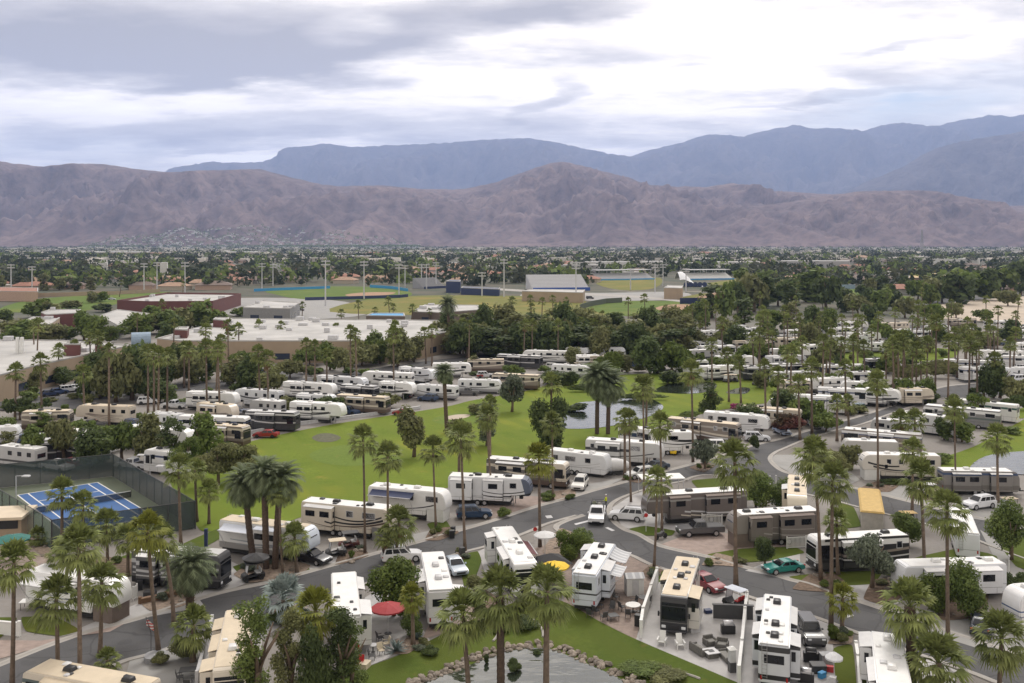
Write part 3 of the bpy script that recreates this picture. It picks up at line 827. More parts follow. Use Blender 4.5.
    # awnings
    for (s, xc, ln, out, mt) in awn:
        x0, x1 = xc * L - ln / 2, xc * L + ln / 2
        y0, y1, za, zb = s * W / 2, s * (W / 2 + out), H - .30, H - .80
        n = 6; vs, fs = [], []
        for i in range(n + 1):
            t = i / n
            zz_ = za + (zb - za) * t - .10 * math.sin(math.pi * t)
            for x in (x0, x1):
                vs.append((x, y0 + (y1 - y0) * t, zz_)); vs.append((x, y0 + (y1 - y0) * t, zz_ - .025))
        for i in range(n):
            a = 4 * i
            fs += [(a, a + 4, a + 6, a + 2), (a + 1, a + 3, a + 7, a + 5), (a, a + 1, a + 5, a + 4), (a + 2, a + 6, a + 7, a + 3)]
        fs += [(0, 2, 3, 1), (4 * n, 4 * n + 1, 4 * n + 3, 4 * n + 2)]
        aw = MB().add(vs, fs).build('awning', M[mt], root)
        MB().tube([(x0, y1, zb), (x1, y1, zb)], .07, 8).build('awning_roller', M['light_grey'], aw)
        for x in (x0 + .1, x1 - .1): MB().tube([(x, y0, 1.2), (x, y1, zb)], .035, 6).build('awning_arm', M['light_grey'], aw)
    # tail
    if rearwin: MB().box(r - .02, r + .02, -.8, .8, H - 1.55, H - .85).build('rear_window', M['dark_glass'], root)
    if detail:
        for s in (-1, 1): MB().box(r - .025, r + .02, s * 1.02 - .07, s * 1.02 + .07, 1.0, 1.35).build('tail_light', M['tail_red'], root)
        if ladder:
            q = MB()
            for y in (.55, .95): q.tube([(r - .12, y, 1.2), (r - .12, y, H + .1), (r + .3, y, H + .1)], .022, 5)
            for k in range(8): q.tube([(r - .12, .55, 1.3 + k * .32), (r - .12, .95, 1.3 + k * .32)], .018, 5)
            q.build('ladder', M['steel'], root)
    return root

def put_px(root, p0, p1, H):
    """rear and front ends of the roof centre line, as seen, give the place and the heading"""
    a, b = at(*p0, H), at(*p1, H)
    c = (a + b) / 2
    root.location = (c.x, c.y, 0)
    root.rotation_euler.z = math.atan2(b.y - a.y, b.x - a.x)
    return root

def span(p0, p1, H): return (at(*p1, H) - at(*p0, H)).length

def rv(kind, p0, p1, label, H=None, Lmin=6, Lmax=14, **k):
    H = H or {'fifth': 3.95, 'motor': 3.75, 'trailer': 3.3}[kind]
    L = max(Lmin, min(Lmax, span(p0, p1, H)))
    return put_px(make_rv(kind, L, label, H=H, **k), p0, p1, H)

# ---------------------------------------------------------------- cars
PAINT = {}
def paint_mat(c):
    if c not in PAINT:
        m = mat('car_paint', c, .28, var=.04); PAINT[c] = m
        N, L, P = nodes(m); P.inputs['Coat Weight'].default_value = .35; P.inputs['Coat Roughness'].default_value = .08
    return PAINT[c]

def make_car(kind, col, label, cat=None, detail=True, group=None, cargo=False):
    root = thing({'pickup': 'pickup_truck', 'suv': 'parked_suv', 'sedan': 'parked_car', 'coupe': 'parked_coupe', 'jeep': 'parked_jeep', 'van': 'parked_van'}[kind].replace('_jeep', '_off_roader'), label, cat or {'pickup': 'pickup truck', 'suv': 'car', 'sedan': 'car', 'coupe': 'car', 'jeep': 'car', 'van': 'van'}[kind], group=group)
    pm = paint_mat(col)
    if kind == 'suv': Lc, Wc, low, gh = 4.75, 1.9, [(-2.36, .35), (-2.38, .9), (-2.30, 1.10), (.95, 1.08), (1.9, .98), (2.28, .85), (2.38, .6), (2.34, .3)], (-2.28, .98, -2.0, .25, 1.08, 1.72)
    elif kind == 'jeep': Lc, Wc, low, gh = 4.6, 1.85, [(-2.2, .45), (-2.22, 1.0), (-2.2, 1.15), (.7, 1.15), (2.1, 1.12), (2.28, 1.0), (2.28, .45)], (-2.2, .72, -2.16, .45, 1.15, 1.86)
    elif kind == 'van': Lc, Wc, low, gh = 5.2, 1.95, [(-2.6, .35), (-2.62, .9), (-2.58, 1.1), (1.6, 1.05), (2.4, .9), (2.6, .6), (2.55, .3)], (-2.56, 1.65, -2.45, .9, 1.06, 1.95)
    elif kind == 'pickup': Lc, Wc, low, gh = 5.8, 2.0, [(-2.9, .5), (-2.92, 1.0), (-2.9, 1.2), (-.62, 1.2), (-.6, 1.16), (1.2, 1.16), (2.6, 1.08), (2.9, .95), (2.92, .5)], (-.72, 1.25, -.55, .65, 1.16, 1.86)
    elif kind == 'coupe': Lc, Wc, low, gh = 4.6, 1.82, [(-2.28, .38), (-2.34, .7), (-2.2, .92), (-1.3, .93), (.9, .90), (1.9, .78), (2.25, .62), (2.32, .45), (2.25, .28)], (-1.75, .95, -.9, .1, .90, 1.34)
    else: Lc, Wc, low, gh = 4.8, 1.85, [(-2.38, .35), (-2.42, .75), (-2.3, .98), (-1.4, 1.0), (.95, .96), (2.0, .84), (2.36, .68), (2.42, .45), (2.36, .28)], (-1.9, 1.05, -1.15, .2, .96, 1.46)
    MB().profile(low, -Wc / 2, Wc / 2).build('body', pm, root, bevel=.09, seg=2)
    x0, x1, X0, X1, z0, z1 = gh
    wb, wt = Wc / 2 - .06, Wc / 2 - .24
    MB().frustum((x0, x1, -wb, wb), z0 - .05, (X0, X1, -wt, wt), z1).build('cabin', pm, root, bevel=.06, seg=2)
    def panel(name, a, b, c, d, u0, u1, v0, v1, off):
        a, b, c, d = map(Vector, (a, b, c, d))
        q = lambda u, v: (a.lerp(b, u)).lerp(d.lerp(c, u), v)
        ps = [q(u0, v0), q(u1, v0), q(u1, v1), q(u0, v1)]
        n = (ps[1] - ps[0]).cross(ps[3] - ps[0]).normalized() * off
        MB().add([p - n for p in ps] + [p + n for p in ps], [(0, 3, 2, 1), (4, 5, 6, 7), (0, 1, 5, 4), (1, 2, 6, 5), (2, 3, 7, 6), (3, 0, 4, 7)]).build(name, M['dark_glass'], root)
    for s in (-1, 1):
        a, b, c, d = (x0, s * wb, z0), (x1, s * wb, z0), (X1, s * wt, z1), (X0, s * wt, z1)
        cuts = ((.10, .47), (.52, .90)) if kind != 'suv' and kind != 'van' else ((.06, .32), (.36, .62), (.66, .92))
        for u0, u1 in cuts: panel('window', a, b, c, d, u0, u1, .14, .86, .02)
    panel('windshield', (x1, -wb, z0), (x1, wb, z0), (X1, wt, z1), (X1, -wt, z1), .07, .93, .10, .90, .02)
    panel('rear_window', (x0, -wb, z0), (x0, wb, z0), (X0, wt, z1), (X0, -wt, z1), .10, .90, .2, .86, .02)
    xw = Lc * .305
    rw = .36 if kind in ('sedan', 'coupe') else .41
    for x in (-xw, xw):
        for s in (-1, 1):
            w = MB().disc((x, s * (Wc / 2 - .10), rw), rw, (0, 1, 0), .25, 16).build('wheel', M['rubber'], root)
            if detail: MB().disc((x, s * (Wc / 2 + .03), rw), rw * .62, (0, 1, 0), .02, 10).build('rim', M['rim'], w)
    if detail:
        hx = max(p[0] for p in low)
        for s in (-1, 1):
            MB().box(hx - .22, hx + .015, s * (Wc / 2 - .28) - .17, s * (Wc / 2 - .28) + .17, .64 if kind not in ('pickup', 'jeep') else .85, .78 if kind not in ('pickup', 'jeep') else 1.0).build('headlight', M['head_glass'], root, bevel=.02, seg=1)
            MB().box(-hx - .015, -hx + .2, s * (Wc / 2 - .2) - .12, s * (Wc / 2 - .2) + .12, .74, .90).build('tail_light', M['tail_red'], root, bevel=.02, seg=1)
            MB().box(x1 - .35, x1 - .18, s * (Wc / 2 + .08) - .09, s * (Wc / 2 + .08) + .09, z0 - .02, z0 + .14).build('mirror', pm, root, bevel=.02, seg=1)
        MB().box(hx - .1, hx + .02, -.5, .5, .42, .62).build('grille', M['black_plastic'], root, bevel=.02, seg=1)
    if kind == 'pickup':
        MB().box(-2.8, -.75, -.82, .82, 1.19, 1.215).build('bed', M['black_plastic'], root)
    if kind == 'suv' and detail:
        for s in (-1, 1): MB().tube([(X0 + .2, s * (wt - .08), z1 + .05), (X1 - .2, s * (wt - .08), z1 + .05)], .025, 6).build('roof_rail', M['black_plastic'], root)
    return root

def place(o, px, py, rz):
    p = at(px, py); o.location = (p.x, p.y, .031 if o.get('onroad') else 0.02); o.rotation_euler.z = R(rz)
    return o

def golf_cart(label, body='charcoal', roofm='roof_beige', seat='light_grey', group=None):
    g = thing('golf_cart', label, 'golf cart', group=group)
    MB().profile([(-1.2, .3), (-1.2, .75), (-.25, .75), (-.2, .35), (.45, .35), (.75, .85), (1.15, .7), (1.25, .35), (1.2, .25)], -.58, .58).build('body', M[body], g, bevel=.05, seg=1)
    MB().box(-.75, -.25, -.52, .52, .76, .88).build('seat', M[seat], g, bevel=.04, seg=1)
    MB().box(-.85, -.74, -.52, .52, .85, 1.3).build('backrest', M[seat], g, bevel=.04, seg=1)
    MB().box(-1.15, .85, -.66, .66, 1.85, 1.92).build('roof', M[roofm], g, bevel=.03, seg=1)
    for x, xb in ((-1.0, -1.1), (.6, .75)):
        for s in (-1, 1): MB().tube([(xb, s * .54, .7), (x, s * .56, 1.87)], .025, 6).build('post', M['black_plastic'], g)
    MB().profile([(.70, .9), (.60, 1.75), (.62, 1.75), (.72, .9)], -.5, .5).build('windshield', M['head_glass'], g)
    for x in (-.8, .85):
        for s in (-1, 1): MB().disc((x, s * .52, .23), .23, (0, 1, 0), .2, 12).build('wheel', M['rubber'], g)
    return g
# ---------------------------------------------------------------- leaves and fronds
def leaf_mat(name, a, b, island=.34, rnd=.16, trans=.36):
    m = mat(name, a, .7, scale=.55, col2=b, island=island, rnd=rnd, trans=trans, spec=.25)
    return m
L_DARK = leaf_mat('leaf_dark', (0.065, 0.091, 0.036), (0.122, 0.161, 0.053))
L_MID = leaf_mat('leaf_mid', (0.102, 0.149, 0.041), (0.187, 0.234, 0.064))
L_OLIVE = leaf_mat('leaf_olive', (0.140, 0.154, 0.064), (0.244, 0.248, 0.106))
L_BRIGHT = leaf_mat('leaf_bright', (.085, .125, .024), (.15, .19, .045))
L_SAGE = leaf_mat('leaf_sage', (0.122, 0.147, 0.102), (0.192, 0.218, 0.154))
L_FLOWER = leaf_mat('leaf_flower', (.06, .075, .03), (.16, .05, .05))
P_GREEN = leaf_mat('fan_green', (.125, .158, .042), (.215, .24, .08), .32, .14, .15)
P_FEATH = leaf_mat('feather_green', (.095, .125, .062), (.17, .20, .11), .34, .10, .15)
P_SILVER = leaf_mat('silver_frond', (.22, .27, .255), (.33, .38, .36), .2, .05, .1)
P_YELLOW = leaf_mat('yellow_frond', (.15, .17, .025), (.24, .25, .05), .25, .1, .15)

def leaf_cloud(lobes, n, size, rg, flat=.35, hollow=.50, zs=1.0):
    """leaf clumps spread through the volume of a few uneven lobes"""
    vs, fs = [], []
    wts = [l[3] * l[4] * l[5] for l in lobes]
    for i in range(n):
        l = rg.choices(lobes, wts)[0]
        while True:
            d = Vector((rg.gauss(0, 1), rg.gauss(0, 1), rg.gauss(0, 1)))
            if d.length > .01: break
        d.normalize()
        rad = (hollow + (1 - hollow) * rg.random() ** .6) * (1 + rg.uniform(-.12, .22))
        p = Vector((l[0] + d.x * l[3] * rad, l[1] + d.y * l[4] * rad, l[2] + d.z * l[5] * rad))
        nrm = (d + Vector((rg.gauss(0, .6), rg.gauss(0, .6), rg.gauss(.35, .6)))).normalized()
        u = nrm.cross(Vector((rg.gauss(0, 1), rg.gauss(0, 1), rg.gauss(0, 1)))).normalized()
        w = nrm.cross(u)
        s = size * rg.uniform(.6, 1.5)
        a = len(vs)
        u = Vector((u.x, u.y, u.z * zs)); w = Vector((w.x, w.y, w.z * zs))
        vs += [p - u * s, p + w * s * .55, p + u * s, p - w * s * .55]
        fs.append((a, a + 1, a + 2, a + 3))
    return vs, fs

def tree_lobes(rg, n=9, spread=.62, tall=1.0):
    out = []
    for i in range(n):
        a = rg.uniform(0, 6.283); q = spread * math.sqrt(rg.random())
        zz_ = rg.uniform(-.45, .55) * tall
        k = 1 - .35 * abs(zz_ / tall)
        s = rg.uniform(.30, .52)
        out.append((math.cos(a) * q * k, math.sin(a) * q * k, zz_, s, s, s * rg.uniform(.65, .95) * tall))
    return out

CROWN = {}
def crown_mesh(style, lod, var, m):
    key = (style, lod, var, m.name)
    if key in CROWN: return CROWN[key]
    rg = random.Random(hash((style, lod, var)) % 9999 if False else (len(style) * 131 + lod * 17 + var * 7 + ord(style[0])))
    # unit crown: radius about 1, centred on the origin
    if style == 'round': lob = tree_lobes(rg, 13, .58, 1.15)
    elif style == 'column': lob = [(rg.uniform(-.45, .45), rg.uniform(-.45, .45), -.85 + 1.7 * i / 15, rg.uniform(.25, .5), rg.uniform(.25, .5), rg.uniform(.12, .22)) for i in range(16)]
    elif style == 'pine': lob = [(rg.uniform(-.3, .3), rg.uniform(-.3, .3), -.75 + 1.6 * i / 11, .72 - .05 * i, .72 - .05 * i, .28) for i in range(12)]
    elif style == 'shrub': lob = tree_lobes(rg, 8, .5, .7)
    else: lob = tree_lobes(rg, 14, .78, .9)      # 'open'
    n, s = ((6500, .056), (1900, .105), (520, .19))[lod]
    vs, fs = leaf_cloud(lob, n, s, rg, zs={'column': .45, 'pine': .5, 'open': 1.3}.get(style, 1.0), hollow=.25 if style == 'column' else .5)
    CROWN[key] = MB().add(vs, fs).mesh('crown', m)
    return CROWN[key]

TRUNK = {}
def trunk_mesh(var, multi=False):
    key = (var, multi)
    if key in TRUNK: return TRUNK[key]
    rg = random.Random(var + 50)
    q = MB()
    fork = .42 if not multi else .08
    q.tube([(0, 0, 0), (.015, .01, fork * .5), (.03, 0, fork)], [.055, .042, .038], 8)
    for i in range(5 if not multi else 4):
        a = i * 1.3 + rg.uniform(0, 1)
        t = rg.uniform(.13, .25)
        q.tube([(.03, 0, fork - .03), (.03 + math.cos(a) * t * .5, math.sin(a) * t * .5, fork + .2), (.03 + math.cos(a) * t * 1.2, math.sin(a) * t * 1.2, .82)], [.030, .02, .007], 6)
    TRUNK[key] = q.mesh('trunk', M['bark'], smooth=True)
    return TRUNK[key]

TREE_N = [0]
def tree(p, h, w, label, style='round', m=None, lod=1, group=None, name='tree', cat='tree', skirt=.16):
    """h, w: height and crown width in metres; skirt: bare trunk as a share of the height"""
    TREE_N[0] += 1
    k = TREE_N[0]
    m = m or L_MID
    cm = crown_mesh(style, lod, k % 4, m)
    ch = h * (1 - skirt)
    if lod == 2 and h < 9 and (p[1] if not isinstance(p, Vector) else p.y) > 330:
        pass
    t = thing(name, label, cat, (p[0], p[1], 0), rng.uniform(0, 6.28), group)
    link('trunk', trunk_mesh(k % 5), t, scale=(h * .8, h * .8, h * .88))
    link('crown', cm, t, loc=(0, 0, h * skirt + ch * .5), scale=(w * .5, w * .5, ch * .56))
    return t

def shrub(p, h, w, label, m=None, lod=1, group=None, name='shrub', cat='shrub', style='shrub', l=None):
    TREE_N[0] += 1
    o = link(name, crown_mesh(style, lod, TREE_N[0] % 4, m or L_MID), None, loc=(p[0], p[1], h * .42), scale=((l or w) * .55, w * .55, h * .62))
    o.rotation_euler.z = rng.uniform(0, 6.28) if l is None else 0
    return tag(o, label, cat, group)

# fan palms -------------------------------------------------------------------
def fan(q, base, d, droop, ln, blade, rg, nseg=11, w=.075):
    """one fan frond: stalk, then narrow blades spread from its end"""
    base, d = Vector(base), Vector(d).normalized()
    side = d.cross(Vector((0, 0, 1)))
    if side.length < .05: side = Vector((1, 0, 0))
    side.normalize()
    up = side.cross(d).normalized()
    mid = base + d * ln * .55
    tip = base + d * ln + Vector((0, 0, -droop * ln * .25))
    q.add([base - side * .02, base + side * .02, mid + side * .016, mid - side * .016, tip + side * .012, tip - side * .012], [(0, 1, 2, 3), (3, 2, 4, 5)])
    dd = (tip - mid).normalized()
    for i in range(nseg):
        a = (i / (nseg - 1) - .5) * 2.75 + rg.uniform(-.08, .08)
        v = (dd * math.cos(a) + side * math.sin(a) + up * .10 * math.cos(2 * a)).normalized()
        L_ = blade * (1 - .22 * abs(a) / 1.4) * rg.uniform(.85, 1.1)
        n = v.cross(up).normalized()
        m1 = tip + v * L_ * .55
        e = tip + v * L_ + Vector((0, 0, -(.10 + droop * .22) * L_ * 1.4))
        q.add([tip, m1 + n * w * blade, e, m1 - n * w * blade], [(0, 1, 2, 3)])

PALM = {}
def fan_crown(var, lod=0, m=None):
    m = m or P_GREEN
    key = ('fan', var, lod, m.name)
    if key in PALM: return PALM[key]
    rg = random.Random(var * 31 + lod + 3)
    q = MB()
    nf = (52, 36, 22)[lod]; ns = (11, 7, 5)[lod]
    w = (.085, .13, .21)[lod]
    for i in range(nf):
        t = (i + .5) / nf
        el = R(86 - 128 * t ** 1.3 + rg.uniform(-14, 14))
        az_ = i * 2.39996 + rg.uniform(-.25, .25)
        d = (math.cos(az_) * math.cos(el), math.sin(az_) * math.cos(el), math.sin(el))
        fan(q, (d[0] * .05, d[1] * .05, d[2] * .05 - .1 * t), d, .12 + .75 * t, rg.uniform(.42, .62), rg.uniform(.46, .6), rg, ns, w)
    PALM[key] = q.mesh('crown', m)
    return PALM[key]

def dead_skirt(var, long=1.0):
    key = ('skirt', var, long)
    if key in PALM: return PALM[key]
    rg = random.Random(var + 77)
    q = MB()
    for i in range(int(26 * long)):
        a = rg.uniform(0, 6.283); z = -rg.random() * .55 * long
        d = Vector((math.cos(a) * .55, math.sin(a) * .55, -1)).normalized()
        fan(q, (math.cos(a) * .06, math.sin(a) * .06, z), d, .5, rg.uniform(.3, .42), rg.uniform(.28, .42), rg, 5, .12)
    PALM[key] = q.mesh('dead_skirt', M['dead_frond'])
    return PALM[key]

def feather_crown(var, lod=0, m=None, up=1.0):
    m = m or P_FEATH
    key = ('feather', var, lod, m.name, up)
    if key in PALM: return PALM[key]
    rg = random.Random(var * 13 + lod + 9)
    q = MB()
    nf, ns = ((96, 13), (56, 9), (30, 7))[lod]
    for i in range(nf):
        t = (i + .5) / nf
        el = R(86 - 130 * t ** .95 + rg.uniform(-8, 8))
        a = i * 2.39996 + rg.uniform(-.2, .2)
        h = Vector((math.cos(a), math.sin(a), 0)); side = Vector((-h.y, h.x, 0))
        p = Vector((0, 0, 0)); L_ = rg.uniform(.88, 1.08); e = el; prev = p.copy()
        rl, rr_ = [], []
        for s in range(ns):
            u = (s + 1) / ns
            d = h * math.cos(e) + Vector((0, 0, math.sin(e)))
            n = p + d * L_ / ns
            wd = .21 * math.sin(math.pi * min(1, .16 + .84 * u)) * (1.1 if lod == 0 else 1.35)
            b = .65 * wd
            for sg in (-1, 1):
                tip = n + side * sg * wd + d * wd * .9 + Vector((0, 0, -.25 * wd))
                q.add([p, n, tip], [(0, 1, 2)])
            p = n
            e -= R(rg.uniform(95, 125)) / ns * (.55 + .7 * u)
    PALM[key] = q.mesh('crown', m)
    return PALM[key]

def palm_trunk(h, r, lean, rg, boots=False):
    n = 9 if not boots else 34
    path, rad = [], []
    k = rg.uniform(-.25, .25)
    for i in range(n + 1):
        t = i / n
        s = t + k * math.sin(math.pi * t)
        path.append((lean[0] * s, lean[1] * s, h * t))
        rad.append(r * (1.35 - .35 * min(1, t * 6)) * (1 - .28 * t) if not boots else (r * (.96 if i % 2 else 1.06)) * (1 - .1 * t + .18 * math.exp(-((t - .96) / .08) ** 2)))
    return MB().tube(path, rad, 9).mesh('trunk', M['palm_boot' if boots else 'palm_bark'], smooth=True)

PN = [0]
def palm(base, crown, label, kind='fan', Rm=2.1, r=.20, lod=0, group=None, skirt=0.0, m=None, name=None, z_px=None):
    """base: where the trunk meets the ground, crown: the heart of the crown, both as seen"""
    PN[0] += 1
    k = PN[0]; rg = random.Random(k * 7 + 1)
    b = at(*base)
    h = (base[1] - crown[1]) * b.y / F
    lx = (crown[0] - base[0]) * b.y / F
    t = thing(name or ('date_palm' if kind == 'feather' else 'fan_palm'), label, 'palm tree', (b.x, b.y, 0), 0, group)
    lean = (lx, rg.uniform(-.03, .03) * h)
    t0 = palm_trunk(h, r, lean, rg, kind == 'feather' or skirt < 0)
    link('trunk', t0, t)
    c = feather_crown(k % 3, lod, m) if kind == 'feather' else fan_crown(k % 5, lod, m)
    s = Rm * rg.uniform(.93, 1.08)
    link('crown', c, t, (lean[0], lean[1], h), (rg.uniform(-.08, .08), rg.uniform(-.08, .08), rg.uniform(0, 6.28)), (s, s, s))
    if skirt > 0:
        link('dead_skirt', dead_skirt(k % 3, skirt), t, (lean[0], lean[1], h - .1), (0, 0, rg.uniform(0, 6.28)), (s * .85,) * 3)
    return t
# ---------------------------------------------------------------- the nearer motorhomes, one by one
rv('fifth', (35, 567), (124, 580), 'white fifth wheel with brown box skirt under its nose, below the tennis court', skirt='skirt_brown', awn=[(-1, -.30, 3.6, 1.3, 'awning_white')], slides=[(-1, -.02, 2.6, .5)], stripes=swoosh((.10, .12, .2), 2, .012, 2.0, .05), ac='white_gel', vents=4, topper=None)
rv('motor', (138, 547), (226, 553), 'black and white motorhome with black windshield behind the palm row', base=(.12, .12, .125), low=BLK, zlow=1.1, stripes=((2.75, .0, .0, .22, .0, -9, 3.6, SILV), (1.9, .03, .012, .13, 0, -5, 5, SILV), (1.5, .06, .012, .07, 0, -5, 4, (.6, .6, .6))), slides=[(-1, .05, 3.6, .75), (-1, -.3, 2.2, .7)], topper='awning_white', vents=5)
rv('fifth', (225.5, 517), (315, 528), 'beige roofed fifth wheel with pale awning behind the three thick palms', roof='roof_beige', base=WHT, low=(.30, .29, .28), zlow=1.5, cap=(.62, .68, .76), capx=5.0, ac='white_gel', awn=[(-1, -.27, 4.2, 1.25, 'awning_lightblue')], slides=[(-1, .06, 3.2, .8)], stripes=swoosh((.35, .38, .42), 2, .01, 1.9, .09), topper='awning_lightblue')
rv('fifth', (306, 499), (396, 508), 'cream fifth wheel with black swooshes and grey nose skirt beside the fairway', base=CREAM, low=CREAM, skirt='skirt_grey', stripes=((2.2, -.10, .05, .09, .004, -1.5, 5, BLK), (1.75, -.02, .035, .11, .006, -2.5, 5.2, BLK), (1.4, .03, .025, .07, .01, -5, 5.5, BRN)), slides=[(-1, -.28, 4.0, .8)], vents=5)
rv('fifth', (372, 484), (449, 491), 'white fifth wheel with long navy blue awning', awn=[(-1, -.17, 6.2, 1.35, 'awning_blue')], stripes=((1.5, .06, .03, .05, .01, -4, 4, CHAR),), acs=(-.3, .1), ac='white_gel', skirt='white_paint', wins=True, vents=3)
rv('fifth', (450, 474), (532, 477.5), 'white fifth wheel with black tinted cap beside blue suv', base=(.70, .71, .73), cap=(.12, .14, .19), capx=5.6, slides=[(-1, -.33, 3.0, .8), (-1, .05, 2.8, .35)], stripes=((2.0, -.15, .04, .05, .004, -1, 5, BLK), (1.5, -.1, .03, .07, .01, -1, 6, BLK), (1.1, -.02, .02, .05, .01, -4, 3, GREY)), vents=5, ac='black_plastic')
rv('motor', (489, 457), (568, 463), 'black and tan motorhome with white roof beside the fairway', base=(.14, .13, .12), low=BRN, stripes=((2.9, 0, 0, .2, 0, -9, 9, CREAM), (2.0, -.05, .02, .12, 0, -6, 4, CREAM), (1.5, .02, .01, .08, 0, -6, 3, TAUPE)), cap=CREAM, capx=5.2, slides=[(-1, -.18, 4.6, .75)])
rv('trailer', (551, 448.5), (609, 455), 'plain white travel trailer behind the small white truck', stripes=((1.6, .05, .03, .05, .0, -4, 4, SILV), (1.3, .05, .02, .03, 0, -4, 4, GREY)), base=(.72, .73, .74), vents=3, H=3.5, ac='white_gel')
rv('fifth', (587, 438), (664, 443), 'long white and grey fifth wheel with black belt, below the larger pond', base=(.6, .6, .59), stripes=((2.55, .0, .0, .22, .0, -9, 1, CHAR), (1.6, .05, .02, .08, 0, -4, 5, CHAR)), slides=[(-1, -.2, 4.0, .6)], vents=5)
rv('motor', (626, 426), (652, 429), 'white motorhome with dark blue side stripe just below the larger pond', base=WHT, stripes=((2.6, 0, 0, .35, 0, -9, 9, (.03, .05, .10)),), Lmin=7)
rv('fifth', (651, 431), (695, 431), 'white fifth wheel with black eye shaped swoosh on its cap', stripes=((2.6, -.12, .03, .18, .01, -.5, 4, BLK), (1.9, -.05, .04, .08, .01, -3, 4.5, CHAR)), cap=(.75, .75, .74), capx=3.2, Lmin=8)
rv('motor', (669, 417), (740, 424), 'taupe and brown motorhome with pale swoosh beside the oleander', base=TAUPE, low=BRN, stripes=((2.9, 0, 0, .16, 0, -9, 9, (.45, .42, .38)), (1.9, -.13, .012, .14, .01, -4, 5, CREAM), (1.3, -.10, .01, .10, .01, -3, 5, SILV)), slides=[(-1, -.15, 3.6, .6)], roof='roof_beige', vents=5)
rv('fifth', (705, 411), (770, 416), 'white fifth wheel with grey side lines behind the round hedge', base=(.72, .72, .73), cap=(.8, .8, .8), capx=5.2, stripes=((2.2, .0, .01, .05, 0, -6, 4, CHAR), (1.6, .03, .02, .05, 0, -6, 5, GREY)), ac='white_gel')
rv('motor', (740, 405.5), (802, 410), 'cream motorhome behind the magenta flowering bush', base=CREAM, low=(.42, .36, .28), roof='roof_beige', slides=[(-1, .05, 4, .6)], stripes=((2.0, 0, .01, .08, 0, -6, 6, TAUPE),))
# lower row, nose to the street
rv('fifth', (347, 616), (343.5, 568.5), 'white roofed fifth wheel beside the red umbrella, slide out toward the umbrella', base=(.62, .62, .60), slides=[(-1, -.30, 3.4, .95), (-1, .2, 3.2, .6)], topper='awning_white', ac='white_gel', acs=(), vents=5)
rv('fifth', (441, 590), (431.5, 548.5), 'white fifth wheel with wide rear slide out, between green tree and small lawn', base=(.62, .62, .63), slides=[(-1, -.42, 1.6, 1.0), (1, -.1, 3.4, .7)], topper='awning_white', acs=(.05, -.25), ac='light_grey', rearwin=True, stripes=((2.3, 0, 0, .05, 0, -9, 9, SILV),), ladder=False, vents=3)
rv('motor', (502, 526.5), (526, 563.5), 'white motorhome parked nose to pond beside the maroon awning', base=(.70, .70, .69), stripes=((2.0, 0, 0, .08, 0, -9, 9, SILV),), slides=[(-1, -.35, 1.8, 1.0), (-1, .15, 4.0, .6)], acs=(-.05, .25), ac='white_gel', awn=[(1, -.05, 4.6, 1.1, 'awning_maroon')], topper='awning_white', vents=6)
rv('fifth', (584, 574), (606, 540), 'white and blue grey fifth wheel with two silver awnings over its patio', base=(.60, .64, .70), acs=(-.33, -.05, .28), slides=[(1, .3, 2.0, .9), (1, -.2, 3.0, .4), (-1, -.15, 3.0, .9)], awn=[(-1, .25, 3.6, 1.7, 'awning_grey'), (-1, -.14, 3.2, 2.0, 'awning_grey')], stripes=((1.35, .0, .02, .08, 0, -9, 9, CHAR),), vents=4, topper='roof_grey')
rv('motor', (688, 557), (673.5, 597), 'cream roofed black fronted motorhome facing the pond lawn', base=(.62, .60, .55), roof='roof_beige', cap=(.035, .035, .04), capx=5.6, acs=(-.28, .02, .30), slides=[(1, .28, 3.2, 1.0), (-1, -.05, 3.0, .7)], topper='roof_beige', vents=5, stripes=((3.2, 0, 0, .16, 0, -9, 9, CHAR),))
rv('fifth', (774, 645), (778, 591), 'white roofed fifth wheel with grey rear window panel beside the covered cart', base=(.58, .60, .63), stripes=((3.55, 0, 0, .22, 0, -9, 9, CHAR), (1.25, 0, .0, .2, 0, -9, 9, BLK)), acs=(-.36, -.16, .25), slides=[(-1, -.32, 2.6, .8), (-1, .1, 4.0, .5), (1, -.2, 2.6, .6), (1, .25, 3.0, .6)], topper='roof_grey', vents=9)
rv('fifth', (897, 700), (885.5, 628), 'long white roofed fifth wheel behind the thick foreground palm', base=(.70, .70, .70), acs=(-.1, .32), ac='white_gel', slides=[(1, .33, 3.0, .9), (1, -.1, 4.2, .5)], topper='awning_white', vents=4)
rv('motor', (150, 685), (34, 664), 'tan roofed motorhome at the bottom edge of the lane', roof='roof_beige', base=CREAM, low=(.35, .30, .24), stripes=((2.9, 0, 0, .16, 0, -9, 9, (.10, .13, .13)),), acs=(-.32, .18), vents=6, slides=[(1, .1, 4.2, .5)], topper='roof_beige', H=3.6)
rv('motor', (240, 609), (229, 669), 'cream motorhome nosed down the lane beside the leafy foreground trees', roof='roof_beige', base=CREAM, low=(.40, .36, .30), slides=[(-1, .02, 3.2, .7), (-1, .36, 2.2, 1.0), (-1, -.3, 2.4, .8)], topper='roof_beige', acs=(-.35, .2), ac='white_gel', vents=4)
